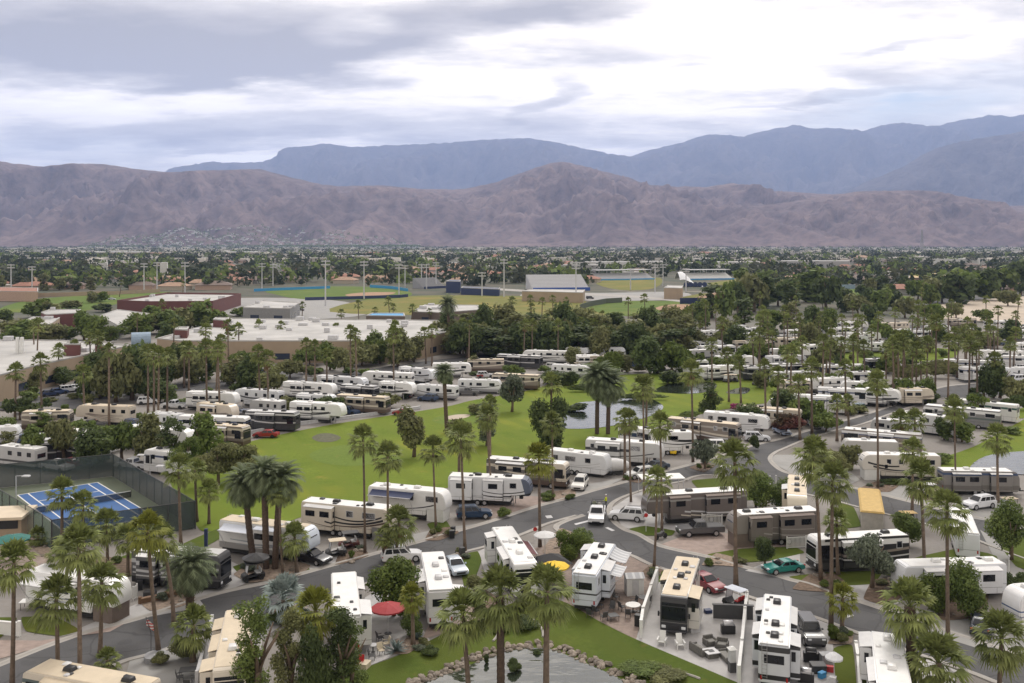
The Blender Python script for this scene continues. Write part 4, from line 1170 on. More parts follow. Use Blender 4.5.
# the sites between the two streets
rv('fifth', (744.5, 488), (642, 494), 'long brown and grey fifth wheel hitched near the white suv', base=(.15, .13, .122), low=(.11, .10, .10), zlow=1.3, stripes=((1.6, .10, .012, .10, .0, -5, 2, SILV), (1.1, .10, .012, .07, 0, -5, 2.5, CREAM), (3.3, 0, 0, .12, 0, -9, 9, (.3, .29, .28))), slides=[(1, -.25, 4.8, .5), (1, .18, 2.8, .5)], ac='charcoal', acs=(-.3, .05, .28), vents=2, topper='skirt_brown')
rv('fifth', (815, 508), (729, 513), 'dark taupe fifth wheel with stone skirt behind the grey pickup', base=(.17, .15, .135), low=(.13, .12, .11), skirt='skirt_brown', cap=(.24, .22, .20), capx=4.4, stripes=((1.5, .12, .015, .08, 0, -5, 2, (.34, .32, .3)), (2.2, .1, .012, .05, 0, -5, 1, (.3, .28, .26))), slides=[(1, -.22, 4.4, .5), (1, .2, 2.8, .6)], acs=(-.3, .3), vents=6, topper='skirt_brown', ac='charcoal')
rv('motor', (903, 532), (811, 537), 'black and white motorhome with front skirt beside the teal coupe', base=BLK, low=(.05, .05, .05), stripes=((3.2, 0, 0, .30, 0, -9, 9, (.74, .74, .73)), (2.0, -.02, .008, .14, 0, -6, 3, TAUPE), (1.45, .02, .01, .08, 0, -6, 4, SILV)), cap=(.66, .66, .65), capx=5.6, slides=[(1, .02, 4.8, .5)], acs=(-.3, .3), vents=4, topper='awning_white')
rv('trailer', (1000, 560), (896, 563), 'plain white travel trailer behind the round hedge trees, two slide outs', base=(.70, .71, .74), slides=[(1, .17, 2.8, .7), (1, -.28, 3.0, .9)], acs=(-.38, .12), ac='white_gel', vents=6, H=3.4, topper='awning_white')
rv('fifth', (1068, 584), (1010, 589), 'white rounded trailer with blue stripes cut off at the picture edge', base=(.78, .78, .79), stripes=((2.2, .0, .0, .06, 0, -9, 9, (.03, .08, .22)), (1.7, 0, 0, .05, 0, -9, 9, (.03, .08, .22))), skirt='white_paint', ac='white_gel', slides=[(1, -.2, 3, .6)])
rv('fifth', (797, 475), (797, 497), 'small cream roofed trailer end on beside the island lawn', roof='roof_beige', base=(.68, .62, .5), acs=(-.28, 0, .25), slides=[(-1, .0, 2.6, .7)], Lmin=6.5, vents=2, topper='roof_grey', ac='charcoal')
rv('fifth', (938, 454.5), (860, 453), 'cream fifth wheel with black curled swoosh and white nose skirt', base=(.60, .56, .49), skirt='white_paint', cap=(.66, .63, .58), capx=4.6, stripes=((2.3, -.1, .04, .10, .01, .3, 5, BLK), (1.6, .02, .03, .10, .01, -1, 4.2, CHAR), (1.3, .04, .025, .06, 0, -3, 3, TAUPE)), awn=[(-1, .3, 4.0, 1.3, 'roof_grey')], ac='white_gel', acs=(-.33, .15), vents=4)
rv('trailer', (940, 469), (1016, 470), 'grey trailer with white roof edge beside the far right pond', base=(.22, .21, .20), stripes=((3.1, 0, 0, .16, 0, -9, 9, (.05, .08, .16)), (1.2, 0, 0, .3, 0, -9, 9, (.14, .13, .12))), slides=[(-1, -.2, 4.0, .4), (-1, .25, 3.0, .4)], H=3.5, ac='white_gel', topper='roof_grey')
rv('trailer', (968, 533), (958, 506), 'white box trailer with ribbed grey end beside the round dark tree', base=(.66, .68, .70), wins=False, H=3.3, acs=(-.2,), ac='white_gel', vents=4, rearwin=False)
rv('motor', (922, 434), (842, 427.5), 'brown and cream motorhome with white blue lined roof edge below the street corner', base=TAUPE, stripes=((3.3, 0, 0, .20, 0, -9, 9, (.72, .72, .73)), (3.0, 0, 0, .08, 0, -9, 9, (.08, .10, .2)), (1.9, -.03, .01, .12, 0, -6, 6, CREAM)), slides=[(1, 0, 4.2, .5)])
rv('trailer', (897, 441), (842, 439), 'plain grey white low trailer in front of the brown and cream motorhome', base=(.5, .49, .47), H=3.0, wins=False, vents=2, acs=(.1,), ac='light_grey')
rv('trailer', (918, 421.5), (871, 418), 'grey and white trailer tucked behind the feathery street palms', base=(.48, .49, .5), H=3.2)
rv('motor', (962, 418), (900, 411), 'white motorhome with blue windshield at the street corner', base=(.74, .74, .75), stripes=((1.8, 0, .01, .10, 0, -6, 6, TAUPE),))
rv('motor', (1002, 411), (923, 404), 'grey and dark motorhome third from the street corner', base=(.22, .22, .22), stripes=((3.2, 0, 0, .3, 0, -9, 9, (.72, .72, .72)), (2.0, 0, 0, .16, 0, -9, 9, (.10, .13, .12))), roof='roof_white')
rv('motor', (1018, 405), (951, 398), 'white and green lined motorhome furthest back at the street corner', base=(.70, .70, .68), stripes=((3.0, 0, 0, .2, 0, -9, 9, (.06, .12, .10)),), cap=(.7, .7, .7), capx=5)

# ---------------------------------------------------------------- the middle distance, row by row
def proto_bank():
    b = {}
    b['w5'] = lambda L: make_rv('fifth', L, 'x', low=(.33, .33, .34), slides=[(-1, -.2, 3.4, .6)], detail=False, stripes=swoosh(CHAR, 2, .012, 2.0, .13) + ((2.75, 0, 0, .10, 0, -9, 2, DGREY),), ac='white_gel')
    b['g5'] = lambda L: make_rv('fifth', L, 'x', roof='roof_grey', base=(.66, .67, .69), slides=[(-1, -.25, 3.4, .6)], detail=False, cap=(.70, .72, .75), capx=L / 2 - .6, stripes=((2.2, -.05, .03, .14, .01, -2, 5, CHAR), (1.6, .02, .02, .09, .0, -5, 5, GREY)))
    b['c5'] = lambda L: make_rv('fifth', L, 'x', roof='roof_beige', base=CREAM, slides=[(-1, -.15, 3.8, .6)], detail=False, stripes=swoosh(TAUPE, 3, .012, 2.1, .09))
    b['wm'] = lambda L: make_rv('motor', L, 'x', base=(.72, .72, .72), detail=False, stripes=((2.9, 0, 0, .16, 0, -9, 9, (.08, .10, .18)), (1.7, .03, .01, .14, 0, -6, 6, SILV)), slides=[(-1, -.1, 4, .5)])
    b['tm'] = lambda L: make_rv('motor', L, 'x', roof='roof_beige', base=TAUPE, low=BRN, detail=False, stripes=((3.2, 0, 0, .22, 0, -9, 9, CREAM), (1.9, -.05, .01, .16, 0, -6, 6, CREAM)), slides=[(-1, -.1, 4, .5)])
    b['km'] = lambda L: make_rv('motor', L, 'x', roof='roof_grey', base=(.05, .05, .055), detail=False, stripes=((3.3, 0, 0, .16, 0, -9, 9, SILV), (1.8, -.04, .01, .12, 0, -6, 6, SILV)), slides=[(-1, -.1, 4, .5)])
    b['wt'] = lambda L: make_rv('trailer', L, 'x', roof='roof_grey', base=(.72, .73, .74), detail=False, low=(.30, .30, .31), stripes=((1.5, .04, .02, .09, 0, -5, 5, CHAR),), ac='white_gel')
    b['gt'] = lambda L: make_rv('trailer', L, 'x', base=(.45, .45, .45), detail=False, stripes=((1.2, 0, 0, .16, 0, -9, 9, CHAR),), ac='white_gel', H=3.4)
    return b
BANK, PROTO = proto_bank(), {}
RV_H = {'w5': 3.95, 'g5': 3.95, 'c5': 3.95, 'wm': 3.75, 'tm': 3.75, 'km': 3.75, 'wt': 3.3, 'gt': 3.4}
RV_SAY = {'w5': 'white fifth wheel', 'g5': 'grey striped white fifth wheel', 'c5': 'cream fifth wheel', 'wm': 'white blue lined motorhome', 'tm': 'taupe and cream motorhome', 'km': 'black and silver motorhome', 'wt': 'white travel trailer', 'gt': 'grey travel trailer'}
ORD = lambda n: {1: 'first', 2: 'second', 3: 'third', 4: 'fourth', 5: 'fifth', 6: 'sixth', 7: 'seventh', 8: 'eighth', 9: 'ninth', 10: 'tenth'}.get(n) or f"{n}{'th' if 10 < n % 100 < 14 else {1: 'st', 2: 'nd', 3: 'rd'}.get(n % 10, 'th')}"
def rv_mid(code, p0, p1):
    H = RV_H[code]
    L = max(7.0, min(13.5, span(p0, p1, H)))
    k = (code, round(L / 1.5) * 1.5)
    if k not in PROTO:
        PROTO[k] = o = BANK[code](k[1]); PROTO[(k, 'used')] = False
    if not PROTO[(k, 'used')]: o = PROTO[k]; PROTO[(k, 'used')] = True
    else: o = copy_tree(PROTO[k])
    a, b = at(*p0, H), at(*p1, H)
    c = (a + b) / 2
    o.location = (c.x, c.y, 0); o.rotation_euler.z = math.atan2(b.y - a.y, b.x - a.x)
    return o

ROWS = {
    'by the left school': [('tm', (24, 411), (72, 410)), ('c5', (78, 404), (134, 406)), ('wt', (-14, 427), (10, 426)), ('wm', (66, 429), (112, 433)), ('gt', (2, 444), (40, 448)), ('w5', (130, 425), (192, 430)), ('wm', (182, 415), (248, 417)), ('wm', (150, 448), (185, 452)),
                                                 ('w5', (70, 436), (106, 440)), ('km', (36, 440), (60, 438))],
    'below the long school roof': [('w5', (189, 391), (238, 393)), ('g5', (238, 388), (280, 391)), ('w5', (285, 381), (336, 384)), ('g5', (320, 375), (366, 378)), ('w5', (362, 371), (414, 373)), ('g5', (401, 366), (436, 370)), ('km', (247, 410), (299, 412)), ('w5', (293, 401), (344, 404)), ('tm', (339, 394), (388, 397)), ('wt', (417, 384), (456, 386)), ('c5', (200, 402), (236, 405)), ('gt', (252, 399), (284, 401)), ('km', (344, 384), (376, 386)), ('w5', (382, 381), (414, 383)), ('wt', (150, 412), (180, 414)), ('tm', (206, 423), (246, 426)), ('g5', (300, 393), (334, 395))],
    'in rows above the ponds': [('wt', (460, 379), (500, 380)), ('tm', (492, 373), (540, 375)), ('w5', (432, 363), (472, 363)), ('tm', (466, 359), (505, 359)), ('km', (498, 354), (542, 356)), ('w5', (520, 350), (570, 351)), ('wt', (554, 364), (588, 366)), ('g5', (569, 347), (588, 348)), ('wm', (612, 341), (650, 341)), ('w5', (668, 336), (705, 337)), ('tm', (590, 356), (622, 355)), ('g5', (640, 350), (676, 349)),
                                            ('w5', (715, 356), (757, 356)), ('gt', (685, 350), (716, 349)), ('wm', (676, 360), (708, 360)), ('tm', (548, 346), (566, 345))],
    'in rows right of the ponds': [('w5', (768, 349), (812, 347)), ('g5', (766, 356), (806, 355)), ('km', (770, 364), (800, 363)), ('w5', (823, 328), (868, 327)), ('g5', (826, 336), (872, 335)), ('wt', (820, 344), (850, 343)), ('c5', (776, 338), (812, 337)), ('w5', (722, 334), (762, 333)), ('tm', (733, 341), (772, 340)), ('wm', (822, 365), (862, 364)), ('wt', (770, 372), (816, 371)), ('w5', (806, 379), (846, 377)),
                                          ('km', (866, 359), (897, 358)), ('wm', (819, 387), (866, 389)), ('wm', (794, 394), (852, 397)), ('w5', (767, 398), (812, 401)), ('w5', (870, 388), (896, 390)), ('c5', (905, 388), (926, 388)), ('wt', (740, 347), (768, 346)), ('wt', (862, 343), (890, 342)), ('g5', (690, 341), (722, 340)), ('gt', (880, 330), (912, 329)), ('w5', (782, 330), (820, 329)), ('wt', (900, 337), (925, 336))],
    'in the far back rows': [('w5', (690, 331), (720, 330)), ('g5', (735, 328), (770, 327)), ('tm', (790, 323), (822, 322)), ('w5', (838, 322), (868, 321)), ('c5', (880, 323), (908, 322)), ('wm', (912, 331), (944, 330)), ('wt', (720, 326), (744, 325)), ('km', (756, 336), (786, 335)), ('w5', (846, 333), (880, 332)), ('wm', (700, 346), (734, 345)), ('w5', (796, 345), (830, 344)), ('wt', (660, 341), (684, 340)), ('w5', (700, 366), (738, 365)), ('km', (742, 366), (770, 366)), ('tm', (780, 380), (808, 380)), ('wm', (850, 372), (884, 371)), ('w5', (842, 381), (872, 382)), ('g5', (596, 347), (626, 347)), ('w5', (575, 355), (603, 355))],
    'by the far cross street': [('wm', (942, 359), (996, 361)), ('w5', (972, 350), (1026, 351)), ('wm', (984, 355), (1040, 356)), ('tm', (946, 319), (978, 318)), ('wm', (980, 321), (1018, 320)), ('w5', (1010, 343), (1050, 342)), ('wt', (926, 326), (948, 325)), ('g5', (1004, 330), (1040, 329)), ('wt', (1000, 368), (1050, 366)), ('tm', (960, 336), (996, 335)), ('wm', (960, 367), (998, 366))],
}
for phrase, row in ROWS.items():
    made = []
    for code, p0, p1 in row:
        j = random.Random(p0[0]).random()
        if j > .72: p0, p1 = p1, p0
        made.append(((p0[0] + p1[0]) / 2, rv_mid(code, p0, p1), code))
    cnt = {}
    for x, o, code in sorted(made, key=lambda q: q[0]):
        cnt[code] = cnt.get(code, 0) + 1
        tot = sum(1 for q in made if q[2] == code)
        tag(o, f"{RV_SAY[code]} {phrase}" if tot == 1 else f"{RV_SAY[code]} {phrase}, {ORD(cnt[code])} such from left", group='motorhomes and trailers ' + phrase)

# ---------------------------------------------------------------- cars
place(make_car('coupe', (.025, .22, .20), 'bright teal coupe parked beside the black and white motorhome'), 783, 572, 195)
place(make_car('suv', (.015, .04, .09), 'dark blue suv in front of the white fifth wheel with navy awning'), 474, 518, 8)
place(make_car('suv', (.70, .71, .73), 'white suv in front of the long brown fifth wheel'), 627, 520, 165)
place(make_car('pickup', (.10, .10, .105), 'dark grey crew cab pickup in front of the taupe fifth wheel'), 700, 535, 188)
t = make_car('pickup', (.72, .73, .75), 'white utility pickup in the street junction with loaded bed'); t['onroad'] = 1; place(t, 597, 520, 262)
place(make_car('suv', (.66, .65, .62), 'silver suv parked facing the street beside low shrubs'), 580, 488, 255)
place(make_car('suv', (.60, .61, .60), 'grey van like suv behind the roadside trees at the bend'), 640, 478, 200)
place(make_car('jeep', (.76, .77, .78), 'white boxy off roader beside the yellow cart'), 711, 450, 178)
place(make_car('suv', (.70, .72, .76), 'white suv below the round green hedge by the street'), 757, 441, 352)
place(make_car('sedan', (.42, .50, .66), 'pale blue car beside the reddish flowering bush'), 782, 434, 280)
place(make_car('van', (.74, .75, .76), 'white van on the drive right of the flowering bush'), 814, 427, 262)
place(make_car('suv', (.74, .75, .78), 'white suv with dark roof rails in front of the far right grey trailer'), 979, 508, 200)
place(make_car('sedan', (.02, .022, .028), 'black car with pale windshield beside the short palm'), 312, 562, 330)
place(make_car('suv', (.72, .72, .73), 'white car parked at the kerb behind the thick palms with dead skirts', ), 402, 561, 15)
place(make_car('sedan', (.45, .52, .60), 'pale blue car beside the white fifth wheel with wide rear slide out'), 455, 571, 290)
place(make_car('sedan', (.22, .02, .03), 'dark red car in front of the cream roofed motorhome'), 706, 588, 300)
place(make_car('jeep', (.06, .06, .065), 'charcoal off roader with ribbed roof beside the white roofed fifth wheel'), 810, 640, 268)
place(make_car('sedan', (.03, .035, .05), 'dark car in the shade of the round hedge trees'), 982, 630, 60)
for q, (x, y, c, k, w) in enumerate([(50, 392, (.03, .05, .12), 'sedan', 'navy'), (58, 390, (.04, .07, .16), 'sedan', 'blue'), (69, 388, (.65, .66, .68), 'suv', 'white'), (76, 386, (.68, .7, .72), 'sedan', 'bright white'), (84, 383, (.02, .02, .025), 'suv', 'black')]):
    place(make_car(k, c, f'{w} car in the slanted row beside the left school wall', detail=False, group='cars beside the left school wall'), x, y + 4, 40)
for q, (x, y, c, k, rz, l) in enumerate([(868, 404, (.5, .51, .52), 'sedan', 190, 'silver car beside the green cart near the street corner'), (886, 405, (.72, .73, .75), 'suv', 200, 'white suv beside the green cart near the street corner'), (858, 412, (.25, .33, .42), 'suv', 230, 'blue grey suv parked below the silver car'),
                                     (1016, 382, (.7, .72, .75), 'van', 200, 'white van at the far right side road'), (148, 404, (.7, .71, .73), 'suv', 20, 'white suv half hidden under dark trees by the lane'), (1012, 300, (.68, .69, .71), 'suv', 10, 'white car on the far road past the sand lot'),
                                     (655, 470, (.07, .09, .12), 'sedan', 205, 'dark car behind the bend trees'), (246, 372, (.6, .62, .64), 'suv', 30, 'silver car in the small car park below the school'), (258, 372, (.1, .12, .2), 'sedan', 30, 'dark blue car in the small car park below the school'), (590, 299, (.03, .03, .035), 'van', 5, 'black van on the road past the sports field'),
                                     (300, 311, (.05, .05, .06), 'suv', 5, 'dark suv in the big school car park'), (284, 307, (.65, .65, .66), 'suv', 5, 'white suv in the big school car park'), (310, 300, (.6, .6, .62), 'sedan', 5, 'grey car at the edge of the ball field car park'), (112, 300, (.5, .52, .55), 'sedan', 5, 'grey car beyond the left school field')]):
    place(make_car(k, c, l, detail=False), x, y, rz)
# carts
place(golf_cart('golf cart with cream roof beside the black parked car', 'charcoal', 'roof_beige'), 336, 556, 200)
place(golf_cart('maroon golf cart with dark roof behind the cream roofed cart', 'maroon_wall', 'charcoal'), 349, 548, 200)
place(golf_cart('bright yellow golf cart beside the white off roader', 'yellow_cloth', 'yellow_cloth'), 674, 454, 250)
place(golf_cart('golf cart with tan roof beside the tan covered trailer', 'charcoal', 'roof_tan'), 907, 527, 185)
place(golf_cart('black golf cart under grey cover beside the black motorhome', 'black_plastic', 'charcoal'), 253, 580, 210)
place(golf_cart('dark golf cart behind the thin street palm near the pond', 'black_plastic', 'light_grey'), 927, 497, 190)
place(golf_cart('golf cart with cream roof at the far right trailer', 'light_grey', 'roof_beige'), 1008, 512, 190)
place(golf_cart('golf cart with white roof on the paved patio', 'black_plastic', 'awning_lightblue', 'red_paint'), 735, 607, 130)
place(golf_cart('green golf cart beside the white suv near the street corner', 'teal_cloth', 'teal_cloth'), 896, 404, 190)
place(golf_cart('golf cart tucked beside the white motorhome by the maroon awning', 'grey_plastic', 'white_gel'), 424, 602, 80)

# load in the truck bed, and the worker behind it
q = MB()
for x_ in (-2.7, -1.7, -.7):
    q.tube([(x_, -.85, 1.2), (x_, -.85, 2.0), (x_, .85, 2.0), (x_, .85, 1.2)], .035, 6)
for y_ in (-.85, .85): q.tube([(-2.7, y_, 2.0), (-.7, y_, 2.0)], .035, 6)
q.build('ladder_rack', M['black_plastic'], t)
q = MB(); rg = random.Random(4)
q.box(-2.6, -.9, -.7, .7, 1.22, 1.45)
o = q.build('toolbox', M['charcoal'], None, bevel=.05, seg=1); o.location = t.location; o.rotation_euler = t.rotation_euler
tag(o, 'low dark toolbox lying in the white pickup bed', 'toolbox')
for i in range(5):
    a = Vector((rg.uniform(-2.4, -1.2), rg.uniform(-.5, .5), 1.5))
    b = MB().blob(a, (.55, .32, .32), 9, 6, .25, rg).build('green_waste_bag', simple('bag_' + str(i % 2), ((.10, .11, .06), (.28, .27, .24))[i % 2], .8), None, smooth=False)
    b.location = t.location; b.rotation_euler = t.rotation_euler
    tag(b, 'lumpy bag piled in the white pickup bed', 'bag', 'bags piled in the white pickup bed')
# ---------------------------------------------------------------- school and sports buildings
WIN = mat('school_glass', (.03, .04, .07), .2, var=.3, scale=.2)
def building(name, label, px, H, wall, roof='membrane', parapet=.35, band=None, units=0, cat='building', windows=True, group=None):
    p = [at(x, y, H) for x, y in px]
    a = sum(p[i].x * p[(i + 1) % len(p)].y - p[(i + 1) % len(p)].x * p[i].y for i in range(len(p)))
    if a < 0: p = p[::-1]
    c = sum(p, Vector()) / len(p)
    root = thing(name, label, cat, (c.x, c.y, 0), 0, group)
    pl = [(v.x - c.x, v.y - c.y) for v in p]
    MB().prism(pl, -.1, H).build('wall', wall if not isinstance(wall, str) else M[wall], root)
    ins = [(x * (1 - .6 / max(1, math.hypot(x, y))), y * (1 - .6 / max(1, math.hypot(x, y)))) for x, y in pl]
    MB().prism(ins, H - .05, H + .04).build('roof', M[roof], root)
    n = len(pl)
    q = MB()
    for i in range(n):
        A, B = Vector(pl[i]), Vector(pl[(i + 1) % n])
        d = (B - A).normalized(); nn = Vector((d.y, -d.x))
        q.add([(A.x, A.y, H), (B.x, B.y, H), (B.x - nn.x * .5, B.y - nn.y * .5, H), (A.x - nn.x * .5, A.y - nn.y * .5, H), (A.x + nn.x * .06, A.y + nn.y * .06, H + parapet), (B.x + nn.x * .06, B.y + nn.y * .06, H + parapet), (B.x - nn.x * .4, B.y - nn.y * .4, H + parapet), (A.x - nn.x * .4, A.y - nn.y * .4, H + parapet)],
              [(0, 3, 2, 1), (4, 5, 6, 7), (0, 1, 5, 4), (1, 2, 6, 5), (2, 3, 7, 6), (3, 0, 4, 7)])
        if windows:
            ln = (B - A).length; k = int(ln // 11)
            for j in range(k):
                s = A + d * ln * (j + .5) / k
                w = 2.2
                m_ = MB()
                m_.add([(s.x - d.x * w + nn.x * e, s.y - d.y * w + nn.y * e, z) for e in (-.05, .06) for z in (1.0, 2.9)] + [(s.x + d.x * w + nn.x * e, s.y + d.y * w + nn.y * e, z) for e in (-.05, .06) for z in (1.0, 2.9)],
                       [(2, 6, 7, 3), (3, 7, 5, 1), (0, 4, 6, 2), (0, 2, 3, 1), (4, 5, 7, 6), (0, 1, 5, 4)])
                m_.build('window', WIN, root)
    q.build('parapet', M['membrane'] if parapet < .6 else (wall if not isinstance(wall, str) else M[wall]), root)
    rg = random.Random(len(label))
    bb = [min(x for x, y in pl), max(x for x, y in pl), min(y for x, y in pl), max(y for x, y in pl)]
    got = 0
    while got < units:
        x, y = rg.uniform(bb[0], bb[1]) , rg.uniform(bb[2], bb[3])
        ins_ = all((pl[(i + 1) % n][0] - pl[i][0]) * (y - pl[i][1]) - (pl[(i + 1) % n][1] - pl[i][1]) * (x - pl[i][0]) > 4 for i in range(n))
        got += 1
        if ins_:
            s = rg.uniform(.8, 1.6)
            MB().box(x - s, x + s, y - s * .7, y + s * .7, H + .03, H + rg.uniform(.9, 1.6)).build('roof_unit', M['light_grey'], root, bevel=.08, seg=1)
    return root

building('school_building', 'long low tan school building at far left with white flat roof', [(-60, 340), (62, 341), (130, 346), (37, 366), (-60, 392)], 6.0, 'tan_stucco', units=12)
building('school_building', 'wide tan school building with broad white roof below the sports field', [(157, 339), (232, 319), (455, 321), (446, 333), (420, 338.5), (384, 341.5), (181, 341.5)], 6.5, 'tan_stucco', units=24)
building('gymnasium', 'maroon block gymnasium with flat grey roof beside the left school field', [(117, 302), (167, 294), (241, 295), (213, 302.8), (150, 303.2)], 6, 'maroon_wall', parapet=1.0, units=8, windows=False)
building('school_building', 'small maroon pavilion with white roof beside dark trees', [(41, 313), (50, 310), (81, 310), (78, 313.5), (46, 315)], 6, 'maroon_wall', parapet=.4, units=1, windows=False)
building('school_building', 'low white roofed classroom wing before the maroon gymnasium', [(100, 316), (118, 310), (150, 314), (118, 326)], 5, simple('pale_wall', (.42, .42, .38), .8), units=6)
building('school_building', 'low white roofed hall just left of the classroom wing', [(20, 323), (34, 317), (60, 318), (50, 325)], 4.5, 'tan_stucco', units=2)
building('school_building', 'flat grey roofed wing right behind the gymnasium', [(243, 308), (262, 301), (300, 303), (290, 309)], 6, simple('grey_wall', (.25, .25, .25), .8), units=6)
building('school_building', 'white roofed hall with brown wall in front of the sports field', [(412, 312), (425, 305), (478, 305.5), (480, 310), (440, 313)], 5.0, simple('brown_wall', (.14, .11, .09), .8), units=10)
building('school_building', 'small dark hall with blue skylight beside the palms', [(366, 316), (372, 313.5), (404, 313.5), (405, 316.5)], 5, simple('brown_wall', (.14, .11, .09), .8), roof='sky_blue_paint', windows=False)
building('school_building', 'long tan block building under the grey grandstand', [(522, 291.5), (530, 289.5), (585, 290), (583, 293)], 6, 'tan_stucco', units=0, windows=False)
building('school_building', 'square tan block building beside the white tent', [(664, 288), (668, 285.5), (683, 286), (682, 288.5)], 7, 'tan_stucco', windows=False)
building('scoreboard_hall', 'square navy scoreboard building at the field edge', [(446, 281.5), (449, 280), (461, 280.2), (460, 281.8)], 8, simple('navy_paint', (.02, .035, .10), .5), windows=False, roof='navy_paint')
building('dugout', 'long low navy dugout right of the scoreboard building', [(461, 288), (463, 286.5), (500, 288), (499, 289.5)], 4.5, 'navy_paint', windows=False, roof='navy_paint')
building('club_house', 'pale pink clubhouse roofed tan behind the large spreading tree', [(908, 278), (912, 273), (958, 274), (962, 278)], 7, simple('pink_wall', (.42, .29, .23), .8), roof='roof_tan', windows=False)
for i, (x, y, w, h, m, say) in enumerate([(218, 352, 4, 5, 'maroon_wall', 'left'), (182, 331, 6, 6, 'maroon_wall', 'lower')]):
    pass
building('roof_house', 'small maroon stair house on the left school roof edge', [(64, 345), (66, 342.5), (81, 342.5), (80, 345)], 9, 'maroon_wall', windows=False)
building('roof_house', 'low maroon stair house behind the first one', [(95, 346), (98, 343), (111, 343), (110, 346.5)], 8.5, 'maroon_wall', windows=False)
building('roof_house', 'maroon block at the left end of the broad white roof', [(174, 330), (178, 327.5), (189, 327.5), (187, 330.5)], 9, 'maroon_wall', windows=False)
building('roof_house', 'maroon block in the dark trees by the broad white roof', [(213, 320), (216, 318), (229, 318), (228, 321)], 9, 'maroon_wall', windows=False)

# stands
def grandstand(label, p0, p1, depth, h, col, front, rows=12, canopy=None):
    a, b = at(*p0), at(*p1)
    d = (b - a).normalized(); n = Vector((-d.y, d.x, 0)); L_ = (b - a).length
    root = thing('grandstand', label, 'grandstand', a, math.atan2(d.y, d.x))
    q = MB()
    for i in range(rows):
        q.box(0, L_, depth * i / rows, depth, h * i / rows + .001 * i, h * (i + 1) / rows)
    q.build('terrace', col, root)
    MB().box(0, L_, -.5, -.05, 0, h * .22).build('front_wall', front, root)
    if canopy: MB().box(0, L_, depth * .4, depth + 1, h + 3, h + 3.6).build('canopy', canopy, root)
    if canopy:
        for i in range(8): MB().tube([(L_ * i / 7, depth + .3, 0), (L_ * i / 7, depth + .3, h + 3)], .2, 6).build('post', M['light_grey'], root)
    return root
grandstand('large light grey grandstand rising behind the sports field', (533, 291), (590, 290.5), 30, 11, M['light_grey'], M['blue_paint'])
grandstand('long blue fronted stand with grey canopy beyond the fields', (600, 280.5), (655, 279.5), 18, 6, M['light_grey'], M['sky_blue_paint'], canopy=M['light_grey'])
grandstand('white and blue stand right of the domed tent', (690, 280), (734, 279.5), 18, 6, M['white_paint'], M['sky_blue_paint'], canopy=M['light_grey'])
grandstand('small dark bleachers beside the navy scoreboard building', (424, 289), (446, 288), 14, 8, M['grey_plastic'], M['navy_paint'])
# white vaulted tent
root = thing('pavilion', 'white vaulted fabric pavilion with arched openings beside the stand', 'tent', at(693, 287), 0)
s = at(1, 287).y / F
vs, fs = [], []
for i in range(17):
    t = i / 16
    for j in range(9):
        u = j / 8
        vs.append(((t - .5) * 26 * s, u * 24 + 0, max(.6, 15 * s * math.exp(-((t - .12) / .42) ** 2)) * (1 - .5 * (2 * u - 1) ** 2)))
for i in range(16):
    for j in range(8): fs.append((i * 9 + j, i * 9 + j + 1, i * 9 + j + 10, i * 9 + j + 9))
MB().add(vs, fs).build('canopy', M['white_cloth'], root, smooth=True)
for i in range(5): MB().disc(((i - 1.5) * 4.6 * s, -.3, 2), 2.0, (0, 1, 0), .5, 14).build('arch', M['navy_paint'], root)

# banners along ball field fences
def wallrun(name, label, px, h, m, t=.3, cat='fence', group=None, top=None):
    p = pts(px); root_loc = p[0]
    q = MB()
    for a, b in zip(p, p[1:]):
        d = (b - a).normalized(); n = Vector((-d.y, d.x, 0)) * t / 2
        a0, b0 = a - root_loc, b - root_loc
        v = [a0 - n, b0 - n, b0 + n, a0 + n]
        q.add([(w.x, w.y, 0) for w in v] + [(w.x, w.y, h) for w in v], [(0, 3, 2, 1), (4, 5, 6, 7), (0, 1, 5, 4), (1, 2, 6, 5), (2, 3, 7, 6), (3, 0, 4, 7)])
    o = q.build(name, m, None, loc=root_loc)
    return tag(o, label, cat, group)
wallrun('outfield_fence', 'bright blue outfield fence behind the left ball field', [(254, 291.5), (270, 290.8), (330, 288.5)], 2.0, M['sky_blue_paint'])
wallrun('outfield_fence', 'bright blue outfield fence behind the ball field infield', [(370, 287.5), (392, 289), (408, 291.5)], 2.2, M['sky_blue_paint'])
wallrun('outfield_fence', 'low dark fence between the ball field and the sports field', [(305, 300.5), (345, 299.5), (400, 297.8), (408, 297)], 2.0, M['navy_paint'])
wallrun('outfield_fence', 'curved grey green fence around the second ball field', [(580, 310), (590, 306.5), (606, 303.5), (622, 302.5)], 3.0, simple('fence_green', (.10, .115, .09), .8))
wallrun('outfield_fence', 'dark fence beside the third ball field infield', [(680, 304), (700, 303.5), (710, 304.5)], 3.5, M['navy_paint'])
wallrun('outfield_fence', 'pale blue fence behind the small right hand field', [(822, 289.5), (855, 289)], 3.5, simple('pale_blue', (.25, .33, .42), .7))
wallrun('garden_wall', 'long tan wall beyond the left school field', [(-20, 299), (40, 297), (110, 295), (160, 292.5)], 2.6, M['tan_stucco'], cat='wall')

